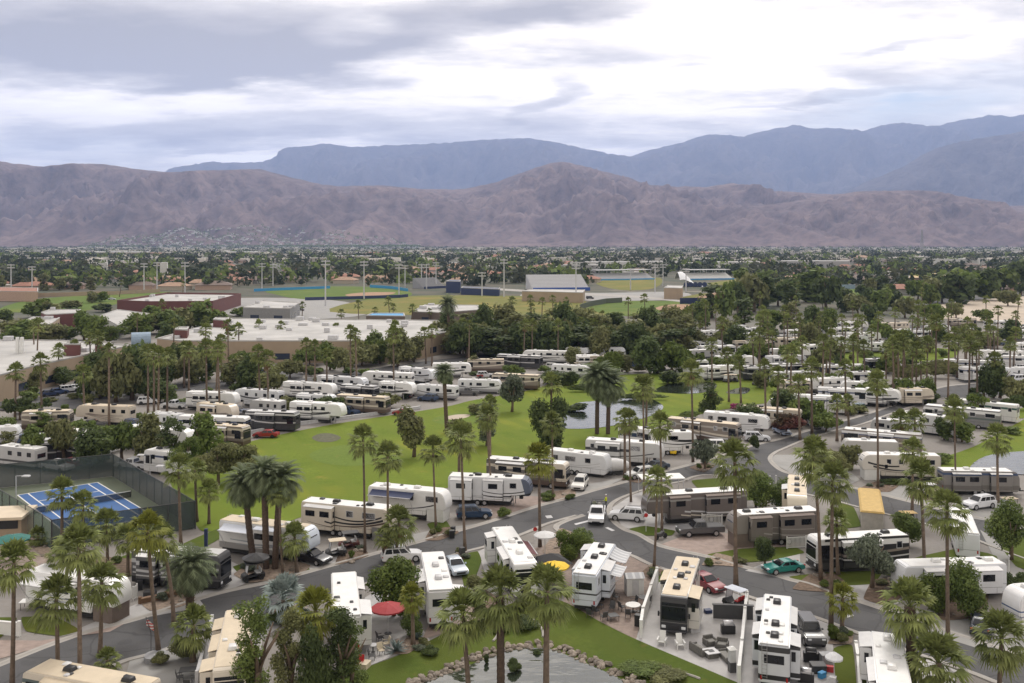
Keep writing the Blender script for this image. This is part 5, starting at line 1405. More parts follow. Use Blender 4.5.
# light masts
def mast(x, y0, y1, label, r=.5, bar=True):
    b = at(x, y1); h = (y1 - y0) * b.y / F
    t = thing('light_mast', label, 'light mast', b, 0, 'floodlight masts round the sports fields')
    MB().tube([(0, 0, 0), (0, 0, h)], [r, r * .55], 7).build('pole', M['light_grey'], t)
    if bar:
        for k in (0, 1): MB().box(-2.6, 2.6, -.2, .2, h - 1.0 - k * 2.0, h - .3 - k * 2.0).build('lamp_bar', M['steel'], t)
MASTS = [(11, 264, 293), (32, 266, 293), (144, 263, 292), (157, 262, 291), (185, 262, 296), (262, 263, 290), (273, 264, 286), (325.5, 260, 306), (364, 261, 299), (399, 264, 297), (405, 265, 288), (421.5, 264, 288), (426.5, 264, 289), (436, 262, 288), (482, 272, 296), (504, 259, 297), (576, 264, 302), (655, 264, 292), (663, 264, 286), (630.5, 268, 290), (686, 268, 292)]
for i, (x, a, b) in enumerate(MASTS): mast(x, a, b, f'tall grey floodlight mast, {ORD(i + 1)} from the left around the sports fields')
b = at(922, 254.5); h = 24.5 * b.y / F
t = thing('lattice_tower', 'tall thin lattice tower among the far right trees', 'tower', b)
q = MB()
for sx in (-1, 1):
    for sy in (-1, 1): q.tube([(sx * 4, sy * 4, 0), (sx * .8, sy * .8, h)], .6, 5)
for k in range(10):
    z0, z1 = h * k / 10, h * (k + 1) / 10; w0, w1 = 4 - 3.2 * k / 10, 4 - 3.2 * (k + 1) / 10
    for s_ in (-1, 1): q.tube([(-w0, s_ * w0, z0), (w1, s_ * w1, z1)], .3, 4); q.tube([(s_ * w0, -w0, z0), (s_ * w1, w1, z1)], .3, 4)
q.build('frame', M['grey_plastic'], t)

# water tank shapes by the school
t = thing('storage_tank', 'pale blue horizontal storage tank behind the left school roof', 'tank', at(141, 352), .3)
MB().disc((0, 0, 3.6), 3.0, (1, .1, 0), 6, 20).build('shell', simple('pale_blue', (.25, .33, .42), .7), t, smooth=False)
MB().box(-6, 6, -2.4, 2.4, 0, 1.2).build('cradle', M['light_grey'], t)
for x in (17.5, 22):
    o = MB().tube([(0, 0, 6), (0, 0, 10.5)], .5, 8).build('roof_flue', M['white_paint'], None, loc=at(x, 353.5, 6) - Vector((0, 0, 6)))
    tag(o, 'short white flue pipe standing on the left school roof', 'flue', 'white flues on the left school roof')
o = MB().box(-3, 3, -1.5, 1.5, 0, 2.2).frustum((-3, 3, -1.5, 1.5), 2.2, (-2, 2, -.2, .2), 3.4).build('shade_canopy', M['blue_paint'], None, loc=at(195, 367))
tag(o, 'bright blue folded shade canopy in front of the tan school wall', 'canopy')
o = MB().blob((0, 0, 2.6), (1.5, 1.5, 1.3), 14, 8).tube([(0, 0, 0), (0, 0, 3)], .4, 6).build('water_ball', M['sky_blue_paint'], None, loc=at(607, 334), smooth=True)
tag(o, 'bright blue round tank in the dark trees below the field', 'tank')

# ---------------------------------------------------------------- tennis court
p_bl, p_br, p_nr, p_nl = at(-40, 492), at(113, 477), at(195, 529), at(52, 550)
# left fence line runs on to meet the back line
def meet(a, b, c, d):
    r, s = b - a, d - c
    k = ((c.x - a.x) * s.y - (c.y - a.y) * s.x) / (r.x * s.y - r.y * s.x)
    return a + r * k
p_bl = meet(at(52, 550), at(0, 516.5), at(113, 477), at(40, 484.5))
court = [p_bl, p_br, p_nr, p_nl]
tag(MB().add([(v.x, v.y, .10) for v in court[::-1]], [(0, 1, 2, 3)]).build('tennis_court_floor', mat('court_green', (.105, .125, .085), .85, var=.12, scale=.3, world=True)), kind='structure')
cb = [at(19.9, 499.5), at(102.5, 484.7), at(152.8, 514.9), at(58.4, 529.6)]
Wv = (cb[1] - cb[0]) * .5 + (cb[2] - cb[3]) * .5; Lv = (cb[3] - cb[0]) * .5 + (cb[2] - cb[1]) * .5
cc = sum(cb, Vector()) / 4
ld = Lv.normalized(); wd = Vector((-ld.y, ld.x, 0)); wd = wd if wd.dot(Wv) > 0 else -wd
LL, WW = 23.77, 10.97
LL = max(LL, Lv.length * .98); WW = max(WW, Wv.length * .96)
def cq(u0, u1, v0, v1, z): return [tuple(cc + ld * LL * a + wd * WW * b + Vector((0, 0, z))) for a, b in ((u0, v0), (u0, v1), (u1, v1), (u1, v0))]
def flat(name, q, m):
    a = (Vector(q[1]) - Vector(q[0])).cross(Vector(q[2]) - Vector(q[1])).z
    tag(MB().add(q if a > 0 else q[::-1], [(0, 1, 2, 3)]).build(name, m), kind='structure')
flat('court_surface', cq(-.5, .5, -.5, .5, .11), mat('court_blue', (.030, .105, .285), .7, var=.14, scale=.35, world=True))
lw = .06 / LL * 1.6; vw = .06 / WW * 1.6
for k, (u0, u1, v0, v1) in enumerate([(-.5, .5, -.5 - vw, -.5 + vw), (-.5, .5, .5 - vw, .5 + vw), (-.5, .5, -.375 - vw, -.375 + vw), (-.5, .5, .375 - vw, .375 + vw), (-.5 - lw, -.5 + lw, -.5, .5), (.5 - lw, .5 + lw, -.5, .5), (-.269 - lw, -.269 + lw, -.375, .375), (.269 - lw, .269 + lw, -.375, .375), (-.269, .269, -vw, vw)]):
    flat('court_line', cq(u0, u1, v0, v1, .114 + .0015 * k), M['white_paint'])
t = thing('tennis_net', 'dark tennis net across the blue court', 'net', cc, math.atan2(wd.y, wd.x))
netm = bpy.data.materials.new('net_mesh'); Nn, Ln, Pn = nodes(netm); Pn.inputs['Base Color'].default_value = (.02, .02, .02, 1); Pn.inputs['Alpha'].default_value = .55
MB().box(-WW / 2 - .9, WW / 2 + .9, -.01, .01, .12, .95).build('net', netm, t)
MB().box(-WW / 2 - .9, WW / 2 + .9, -.02, .02, .95, 1.05).build('band', M['white_paint'], t)
for s_ in (-1, 1): MB().tube([(s_ * (WW / 2 + .95), 0, .1), (s_ * (WW / 2 + .95), 0, 1.12)], .05, 8).build('post', M['black_plastic'], t)
screen = mat('wind_screen', (.055, .075, .07), .85, var=.2, scale=.4)
screen.node_tree.nodes['Principled BSDF'].inputs['Alpha'].default_value = .62
chain = bpy.data.materials.new('chain_link'); Nn, Ln, Pn = nodes(chain); Pn.inputs['Base Color'].default_value = (.10, .15, .12, 1); Pn.inputs['Alpha'].default_value = .42; Pn.inputs['Roughness'].default_value = .8
def fence(label, a, b, h, m, post=3.0):
    d = b - a; n = max(2, int(d.length / post))
    t = thing('court_fence', label, 'fence', a, math.atan2(d.y, d.x))
    L_ = d.length
    MB().box(0, L_, -.02, .02, .12, h - .05).build('screen', m, t)
    MB().tube([(0, 0, h), (L_, 0, h)], .05, 6).build('top_rail', M['charcoal'], t)
    for i in range(n + 1): MB().tube([(L_ * i / n, .09, 0), (L_ * i / n, .09, h + .05)], .05, 6).build('post', M['charcoal'], t)
FH = 3.6
fence('tall dark windscreen fence at the far side of the tennis court', p_bl, p_br, FH, screen)
fence('tall dark windscreen fence along the right side of the tennis court', p_br, p_nr, FH, screen)
fence('tall dark windscreen fence at the near side of the tennis court', p_nr, p_nl, FH, screen)
fence('see through green chain link fence on the left of the tennis court', p_nl, p_bl, FH, chain)
for i, (x, y0, y1, rz, say) in enumerate([(16, 476, 499, 0, 'left side'), (150, 455, 477, 180, 'far right corner'), (170, 466, 500, 180, 'right side')]):
    b = at(x, y1); h = (y1 - y0) * b.y / F
    t = thing('court_lamp', f'slim floodlight post at the {say} of the tennis court', 'lamp post', b, R(rz), 'tennis court lamps')
    MB().tube([(0, 0, 0), (0, 0, h)], .07, 7).build('pole', M['light_grey'], t)
    MB().tube([(0, 0, h), (1.4, 0, h + .05)], .045, 6).build('arm', M['light_grey'], t)
    MB().frustum((.9, 2.0, -.35, .35), h - .08, (1.0, 1.9, -.28, .28), h + .12).build('lamp', M['light_grey'], t, bevel=.03, seg=1)
# ---------------------------------------------------------------- the nearer palms, one by one
NEAR_PALMS = [
 ((12, 692), (15, 562), 'tall fan palm furthest left at the bottom edge', {}),
 ((58, 694), (55, 600), 'fan palm behind the tan roofed motorhome, left of the taller pair', {}),
 ((80, 697), (77, 548), 'tall fan palm crossing the tan roofed motorhome, full dark crown', {'Rm': 2.3}),
 ((73, 602), (66, 556), 'fan palm just behind the tall one before the white fifth wheel', {}),
 ((100, 655), (102, 582), 'short fan palm before the brown box skirt of the white trailer', {'Rm': 1.9}),
 ((62, 566), (63, 492), 'fan palm against the blue tennis court, left one of two', {}),
 ((84, 566), (83, 505), 'fan palm against the blue tennis court, right one of two', {'Rm': 1.8}),
 ((108, 570), (107, 524), 'fan palm before the near windscreen of the tennis court', {'Rm': 2.2}),
 ((128, 576), (128, 538), 'short fan palm close to the rear of the black and white motorhome', {'Rm': 1.8}),
 ((159, 655), (148, 530), 'leaning fan palm on the lane beside the black and white motorhome, yellower crown', {'m': 'y'}),
 ((174, 626), (161, 540), 'leaning fan palm right of the yellower crowned one', {'Rm': 1.7}),
 ((181, 547), (179, 468), 'tall fan palm at the near right corner of the tennis court', {}),
 ((197, 522), (195, 470), 'fan palm just outside the right fence of the tennis court', {'Rm': 1.7}),
 ((209, 524), (209, 490), 'short fan palm on the lawn edge right of the tennis court', {'Rm': 1.8}),
 ((283, 574), (279, 492), 'thin fan palm right of the three thick trunks', {'Rm': 1.6, 'r': .14}),
 ((297, 573), (295, 537), 'short fan palm beside the black parked car', {'Rm': 1.8}),
 ((365, 553), (363, 440), 'very tall slim fan palm before the cream fifth wheel on the fairway', {'Rm': 1.9, 'r': .16}),
 ((388, 556), (388, 456), 'tall slim fan palm by the dead skirted pair, before the navy awning', {'Rm': 2.0, 'r': .17}),
 ((396, 562), (399, 523), 'short fan palm with thick brown skirt beside the white kerb car', {'skirt': 1.0, 'Rm': 2.1}),
 ((386, 563), (385, 536), 'stubby fan palm with dead brown skirt left of the white kerb car', {'skirt': 1.0, 'Rm': 1.3}),
 ((436, 528), (433, 449), 'slim fan palm between the navy awning trailer and the fairway', {'r': .15, 'Rm': 1.8}),
 ((465, 551), (461, 438), 'tall slim fan palm before the dark blue suv', {'Rm': 2.0, 'r': .18}),
 ((494, 503), (487, 416), 'tall fan palm before the black tinted cap trailer', {'Rm': 2.0, 'r': .16}),
 ((540, 547), (539, 458), 'fan palm with golden crown before the black and tan motorhome', {'m': 'y', 'Rm': 2.2}),
 ((553, 500), (552, 422), 'tall slim fan palm right of the golden crowned one', {'Rm': 1.9, 'r': .16}),
 ((631, 502), (629, 420), 'slim fan palm at the street bend before the silver suv', {'Rm': 1.9, 'r': .15}),
 ((654, 569), (657, 480), 'slim fan palm on the street edge left of the cream roofed motorhome', {'Rm': 1.7, 'r': .15}),
 ((662, 534), (660, 424), 'tall slim fan palm behind the street sign', {'Rm': 2.0, 'r': .16}),
 ((644, 505), (643, 387), 'very tall slim fan palm left of the silver suv bend', {'Rm': 2.0, 'r': .16}),
 ((736, 588), (735, 462), 'thick crowned tall fan palm before the dark taupe fifth wheel', {'Rm': 2.9, 'r': .24}),
 ((693, 462), (691, 372), 'tall palm with hanging brown fronds before the yellow cart', {'skirt': 1.0, 'Rm': 2.2}),
 ((821, 581), (814, 456), 'tall fan palm behind the black and white motorhome nose', {'Rm': 2.3}),
 ((831, 628), (832, 480), 'tallest fan palm before the black and white motorhome', {'Rm': 2.2}),
 ((838, 575), (836, 520), 'fan palm with drooping dead skirt beside the tallest one', {'skirt': .9, 'Rm': 1.7}),
 ((842, 630), (843, 598), 'short bright fan palm at the street corner planting', {'Rm': 1.5, 'm': 'y'}),
 ((925, 581), (921, 478), 'slim fan palm before the plain white travel trailer, left one', {'Rm': 2.2}),
 ((948, 645), (946, 510), 'very tall fan palm before the round hedge trees', {'Rm': 2.1, 'r': .19}),
 ((912, 693), (909, 606), 'thick trunked fan palm over the long white roof in the foreground', {'Rm': 2.6, 'r': .40, 'skirt': -1}),
 ((999, 696), (1001, 637), 'fan palm at the bottom right corner', {'Rm': 2.6, 'r': .2}),
 ((939, 715), (938, 662), 'low broad fan palm at the bottom edge right of the thick trunk', {'Rm': 2.6, 'r': .3}),
 ((501, 712), (500, 597), 'thick trunked fan palm standing in the foreground pond', {'Rm': 2.5, 'r': .33, 'skirt': -1}),
 ((546, 716), (547, 592), 'slimmer fan palm in the pond right of the thick one', {'Rm': 2.2, 'r': .27}),
 ((470, 705), (463, 616), 'leaning fan palm in the pond left of the thick one', {'Rm': 2.3, 'r': .22}),
 ((878, 488), (876, 382), 'tall slim palm before the cream fifth wheel with curled swoosh', {'Rm': 2.0, 'r': .17}),
 ((912, 516), (912, 450), 'fan palm before the black golf cart on the right street', {'Rm': 2.1}),
 ((956, 494), (955, 410), 'tall slim fan palm before the far right grey trailer', {'Rm': 2.0, 'r': .15}),
 ((998, 503), (998, 438), 'fan palm beside the far right pond', {'Rm': 2.1}),
 ((320, 694), (316, 610), 'yellow green palm with hanging brown fronds beside the leafy foreground trees', {'skirt': 1.2, 'Rm': 2.2, 'm': 'y'}),
 ((413, 645), (412, 596), 'short yellow green palm with brown skirt beside the red umbrella', {'skirt': 1.2, 'Rm': 1.3, 'm': 'y'}),
 ((193, 662), (193, 625), 'low bushy fan palm at the lane beside the cream motorhome', {'Rm': 2.0, 'r': .25}),
 ((109, 672), (107, 660), 'tiny fan palm on the kerb below the brown box skirt', {'Rm': 1.2, 'r': .2}),
 ((285, 619), (283, 600), 'silver blue fan palm beside the lane', {'Rm': 2.6, 'm': 's', 'r': .25}),
 ((40, 545), (38, 536), 'little fan palm in the corner planting left of the tennis court', {'Rm': 1.3, 'r': .15}),
]
for b, c, l, k in NEAR_PALMS:
    k = dict(k)
    if 'm' in k: k['m'] = {'y': P_YELLOW, 's': P_SILVER}[k['m']]
    palm(b, c, l, **k)
for b, c, l, k in [((190, 608), (190, 567), 'thick date palm with grey green crown in front of the black and white motorhome', {'Rm': 3.2, 'r': .42}),
                   ((254, 565), (245, 484), 'left of the three thick trunked date palms', {'Rm': 3.2, 'r': .38}),
                   ((266, 569), (264, 474), 'middle of the three thick trunked date palms', {'Rm': 3.2, 'r': .38}),
                   ((275, 569), (281, 480), 'right of the three thick trunked date palms', {'Rm': 3.2, 'r': .38}),
                   ((597, 434), (598, 378), 'left trunk of the big date palm pair on the pond bank', {'Rm': 4.6, 'r': .42}),
                   ((608, 434), (609, 385), 'right trunk of the big date palm pair on the pond bank', {'Rm': 4.4, 'r': .42}),
                   ((447, 433), (444, 372), 'leaning date palm with dark trunk on the fairway edge', {'Rm': 2.6, 'r': .4}),
                   ((449, 354), (448, 304), 'tall grey crowned date palm before the white school roof end', {'Rm': 4.5, 'r': .5, 'lod': 1})]:
    palm(b, c, l, 'feather', **k)

MID = [(15, 371, 420), (42, 362, 411), (58, 350, 384), (75, 345, 376), (85, 373, 414), (109, 350, 427), (91, 338, 376), (137, 317, 340), (148, 353, 416), (154, 353, 421), (158, 356, 427), (167, 356, 416), (207, 347, 412), (220, 348, 414), (229, 337, 360), (204, 322, 345),
 (257, 325, 346), (281, 325, 348), (302, 305, 319), (336, 327, 344), (351, 331, 390), (357, 334, 391), (394, 334, 397), (359, 304, 322), (342, 313, 325), (375, 310, 322), (393, 307, 320), (411, 308, 324), (429, 311, 324), (306, 344, 396), (315, 347, 397), (260, 353, 408), (269, 359, 409), (432, 331, 366), (426, 333, 364),
 (463, 325, 356), (469, 325, 362), (524, 325, 362), (532, 325, 360), (558, 325, 363), (550, 383, 452), (512, 330, 352), (490, 405, 480), (459, 434, 486), (646, 383, 432), (625, 419, 478), (604, 314, 330), (580, 322, 352), (592, 324, 355), (566, 300, 316),
 (712, 344, 385), (729, 356, 402), (741, 362, 404), (766, 368, 428), (777, 374, 431), (790, 353, 409), (800, 384, 440), (812, 368, 434), (826, 350, 386), (837, 402, 441), (846, 368, 416), (769, 328, 364), (784, 310, 354), (754, 338, 375), (820, 316, 340), (843, 319, 345), (720, 330, 352), (700, 322, 344), (735, 320, 342), (798, 322, 350), (858, 330, 366),
 (877, 378, 441), (899, 341, 397), (903, 343, 397), (894, 344, 398), (935, 322, 394), (948, 341, 400), (957, 343, 378), (969, 344, 397), (979, 338, 378), (995, 331, 366), (919, 304, 329), (1017, 301, 323), (986, 299, 315), (859, 319, 354), (955, 405, 442), (915, 420, 452), (886, 350, 392), (912, 350, 388), (924, 318, 345), (1010, 345, 372), (872, 330, 356), (849, 402, 430), (900, 420, 446)]
rp = random.Random(11)
for i in range(125):      # palms scattered through the rows and behind the school
    z = rp.choice([0, 1, 2, 3]) if i < 95 else 2
    if z == 0: x, yb = rp.uniform(0, 460), rp.uniform(322, 400)
    elif z == 1: x, yb = rp.uniform(480, 1024), rp.uniform(318, 352)
    elif z == 2: x, yb = rp.uniform(680, 1024), rp.uniform(336, 400)
    else: x, yb = rp.uniform(0, 1024), rp.uniform(283, 316)
    if z == 3 and 250 < x < 720: continue
    if z == 0 and 323 < yb < 362 and x < 450 and not (130 < x < 180): continue
    MID.append((x, yb - rp.uniform(8.5, 13.5) * (yb - HZ) / 37, yb))
REG = [('below the left school building', lambda x, y: x < 240 and y > 325), ('beside the long white school roof', lambda x, y: x < 460 and y > 325), ('around the ponds and tree belt in the middle', lambda x, y: x < 682 and y > 325),
       ('among the crowded rows right of the ponds', lambda x, y: x < 862 and y > 325), ('around the far right cross street', lambda x, y: y > 325), ('in the distance by the sports fields', lambda x, y: True)]
bins = {k: [] for k, _ in REG}
for x, yt, yb in MID:
    for k, fn in REG:
        if fn(x, yb): bins[k].append((x, yt, yb)); break
for k, lst in bins.items():
    for i, (x, yt, yb) in enumerate(sorted(lst)):
        d = (yb - HZ) / 37
        palm((x, yb), (x + rp.uniform(-2, 2), yt), f'slender fan palm {k}, {ORD(i + 1)} from left', Rm=rp.uniform(1.75, 2.35), r=.24, lod=1 if yb > 370 else 2, group='palms ' + k, skirt=1.0 if rp.random() < .3 and yb > 360 else 0)

# ---------------------------------------------------------------- nearer trees and shrubs
def tpx(x, y, hp, wp, label, style='round', m=None, lod=None, **k):
    p = at(x, y); s = p.y / F
    return tree(p, hp * s, wp * s, label, style, m, (0 if y > 470 else 1) if lod is None else lod, **k)
def spx(x, y, hp, wp, label, m=None, lod=None, **k):
    p = at(x, y); s = p.y / F
    if wp > 28 and y < 600: k['l'] = wp * s; wp = min(wp, 2.4 / s)
    return shrub(p, hp * s, wp * s, label, m, (0 if y > 480 else 1) if lod is None else lod, **k)
tpx(256, 712, 112, 50, 'bright leafy tree leaning over the cream motorhome roof', 'column', L_MID)
tpx(290, 708, 96, 44, 'leafy tree between the cream motorhome and the dark tree', 'column', L_OLIVE)
tpx(341, 704, 92, 54, 'dense dark tree in front of the white roof by the red umbrella', 'column', L_DARK, skirt=.06)
tpx(352, 694, 70, 36, 'narrow dark tree right beside the dense one', 'column', L_MID, skirt=.06)
tpx(312, 712, 85, 40, 'low dark tree filling the gap beside the yellow green palm', 'round', L_DARK, skirt=.06)
tpx(394, 616, 54, 56, 'bright green bushy tree behind the red umbrella', 'round', L_BRIGHT, skirt=.1)
tpx(413, 636, 22, 26, 'darker bush below the bright green tree', 'round', L_MID, skirt=.04)
tpx(570, 560, 30, 36, 'large rounded shrub at the street junction, left half', 'round', L_BRIGHT, skirt=.02)
tpx(586, 553, 24, 30, 'large rounded shrub at the street junction, right half', 'round', L_MID, skirt=.02)
tpx(756, 507, 34, 36, 'rounded dark green tree behind the long brown fifth wheel', 'round', L_MID, skirt=.08)
tpx(784, 508, 26, 34, 'lower rounded tree beside the small cream roofed trailer', 'round', L_MID, skirt=.05)
tpx(765, 565, 28, 24, 'small dark tree on the lawn strip before the taupe fifth wheel', 'round', L_DARK)
tpx(872, 588, 56, 46, 'dark spreading tree in front of the black and white motorhome', 'open', L_SAGE)
tpx(908, 548, 34, 34, 'round tree beside the tan covered trailer cart', 'round', L_MID)
tpx(968, 618, 52, 46, 'round hedge tree before the plain white travel trailer, right one', 'round', L_MID, skirt=.05)
tpx(938, 612, 38, 40, 'round hedge tree before the plain white travel trailer, left one', 'round', L_BRIGHT, skirt=.05)
tpx(1011, 560, 56, 46, 'round dark tree on the right hand lawn', 'round', L_MID, skirt=.22)
tpx(414, 457, 50, 42, 'dark open tree on the fairway', 'round', L_OLIVE, skirt=.2)
tpx(512, 412, 36, 28, 'sage green olive tree on the upper fairway', 'round', L_SAGE, skirt=.2)
tpx(550, 455, 60, 44, 'big dark green tree at the lower fairway edge by the pond', 'round', L_DARK, lod=0, skirt=.05)
tpx(487, 446, 42, 26, 'multi stemmed grey green tree left of the putting green', 'column', L_SAGE)
tpx(218, 486, 46, 44, 'olive tree at the left end of the fairway', 'open', L_OLIVE, skirt=.2)
tpx(240, 482, 40, 40, 'second olive tree at the left end of the fairway', 'open', L_OLIVE, skirt=.2)
tpx(203, 466, 50, 40, 'dark tree behind the right tennis fence', 'round', L_MID)
tpx(456, 446, 30, 32, 'small open tree beside the slim fairway palm', 'open', L_OLIVE, skirt=.25)
spx(610, 374, 30, 32, 'tall clipped pale green hedge ball above the big date palms', L_BRIGHT, lod=1)
tpx(745, 428, 24, 34, 'round clipped hedge tree in front of the white fifth wheel', 'round', L_DARK, skirt=.25)
tpx(786, 436, 26, 40, 'reddish flowering bush beside the pale blue car', 'shrub', L_FLOWER, skirt=.03)
tpx(711, 412, 30, 26, 'dark conical bush on the pond bank', 'pine', L_DARK, skirt=.03)
spx(735, 411, 10, 14, 'magenta flowering shrub on the bank behind the white fifth wheel', simple('magenta_leaf', (.25, .02, .10), .7, island=.4))
tpx(705, 470, 34, 26, 'thin sage tree on the island kerb', 'open', L_SAGE)
for x, y, h, w, l in [(815, 478, 34, 28, 'feathery bush on the island kerb, left one'), (834, 478, 30, 34, 'feathery bush on the island kerb, middle one'), (852, 470, 26, 26, 'feathery bush on the island kerb, right one')]: tpx(x, y, h, w, l, 'open', L_OLIVE, skirt=.05)
BH = [(10, 462, 30, 26), (36, 464, 38, 30), (64, 462, 48, 30), (92, 468, 40, 42), (122, 462, 44, 36), (148, 464, 48, 36), (172, 470, 50, 34), (186, 474, 40, 30), (20, 420, 26, 34), (44, 432, 20, 24), (108, 452, 26, 34), (8, 440, 22, 26)]
for i, (x, y, h, w) in enumerate(sorted(BH)): tpx(x, y, h, w, f'bushy tree behind the far tennis fence, {ORD(i + 1)} from the left', ('round', 'column', 'open')[i % 3], (L_MID, L_OLIVE, L_DARK, L_MID)[i % 4], group='trees behind the far tennis fence')
SB = [(160, 664, 18, 22, 'pale green shrub beside the leaning lane palm', L_OLIVE), (182, 660, 26, 30, 'dense shrub under the low bushy fan palm', L_OLIVE), (300, 622, 14, 22, 'grey green shrub below the silver blue palm', L_SAGE), (277, 624, 16, 20, 'dark shrub left of the silver blue palm', L_MID),
      (500, 632, 14, 24, 'low shrub in the pond side bed, left one', L_MID), (525, 628, 14, 30, 'low shrub in the pond side bed, right one', L_DARK), (640, 672, 10, 46, 'flat ground cover patch beside the pond rocks', L_MID), (666, 678, 10, 44, 'flat ground cover patch nearer the patio', L_OLIVE),
      (503, 517, 14, 18, 'clipped round shrub before the black tinted cap trailer', L_MID), (548, 500, 9, 18, 'low shrub before the black and tan motorhome', L_MID), (544, 482, 16, 14, 'upright shrub right of the black tinted cap trailer', L_MID), (478, 592, 22, 26, 'ragged shrub beside the white motorhome and small lawn', L_OLIVE),
      (470, 600, 14, 20, 'brownish shrub at the end of the small lawn', L_FLOWER), (842, 644, 14, 12, 'small shrub at the street corner palms, left one', L_OLIVE), (834, 640, 18, 14, 'flowering shrub at the street corner palms', L_BRIGHT), (1000, 590, 22, 30, 'clipped box hedge right of the round hedge trees, left half', L_DARK), (1022, 588, 22, 30, 'clipped box hedge right of the round hedge trees, right half', L_DARK),
      (755, 450, 18, 12, 'dark shrub beside the white suv below the hedge', L_DARK), (940, 464, 12, 40, 'hedge on the bank behind the far right grey trailer', L_MID), (920, 466, 12, 30, 'hedge left of the far right grey trailer', L_MID), (890, 446, 10, 60, 'long low hedge behind the plain grey trailer', L_MID), (900, 484, 6, 50, 'low hedge before the cream fifth wheel with curled swoosh', L_DARK),
      (870, 555, 10, 46, 'low hedge behind the black and white motorhome', L_DARK), (905, 578, 10, 40, 'low hedge before the plain white travel trailer', L_MID), (430, 655, 14, 22, 'shrub beside the patio path below the white fifth wheel', L_DARK), (640, 400, 8, 60, 'dark reeds along the far pond bank', L_DARK), (576, 412, 10, 26, 'dark reeds at the left end of the pond', L_DARK), (690, 380, 5, 50, 'reeds behind the further pond', L_DARK),
      (505, 476, 10, 40, 'low shrubs under the fairway trees', L_OLIVE), (590, 392, 10, 60, 'shrub border behind the larger pond', L_DARK), (690, 418, 8, 30, 'shrub on the bank below the further pond', L_MID), (1015, 410, 20, 30, 'bush at the right street corner lawn', L_DARK), (905, 380, 20, 50, 'bush row left of the cross street', L_OLIVE), (940, 378, 22, 50, 'bush row at the cross street', L_OLIVE)]
for x, y, h, w, l, m in SB: spx(x, y, h, w, l, m)
for x, y, n, l in [(396, 652, 11, 'large blue grey agave at the patio edge'), (417, 640, 7, 'smaller agave right of the large one'), (346, 545, 5, 'agave in the gravel by the cream fifth wheel')]:
    q = MB(); rg = random.Random(x); s = n / 8
    for i in range(34):
        a = i * 2.4; e = R(rg.uniform(12, 80)); d = Vector((math.cos(a) * math.cos(e), math.sin(a) * math.cos(e), math.sin(e))); sd_ = Vector((-math.sin(a), math.cos(a), 0)); L_ = rg.uniform(.8, 1.15) * s
        q.add([sd_ * .05 * s, d * L_ * .5 + sd_ * .09 * s, d * L_ + Vector((0, 0, -.12 * s)), d * L_ * .5 - sd_ * .09 * s, -sd_ * .05 * s], [(0, 1, 2, 3, 4)])
    tag(q.build('agave', simple('agave_leaf', (.13, .17, .16), .6, island=.25), None, loc=at(x, y) + Vector((0, 0, .05))), l, 'plant')

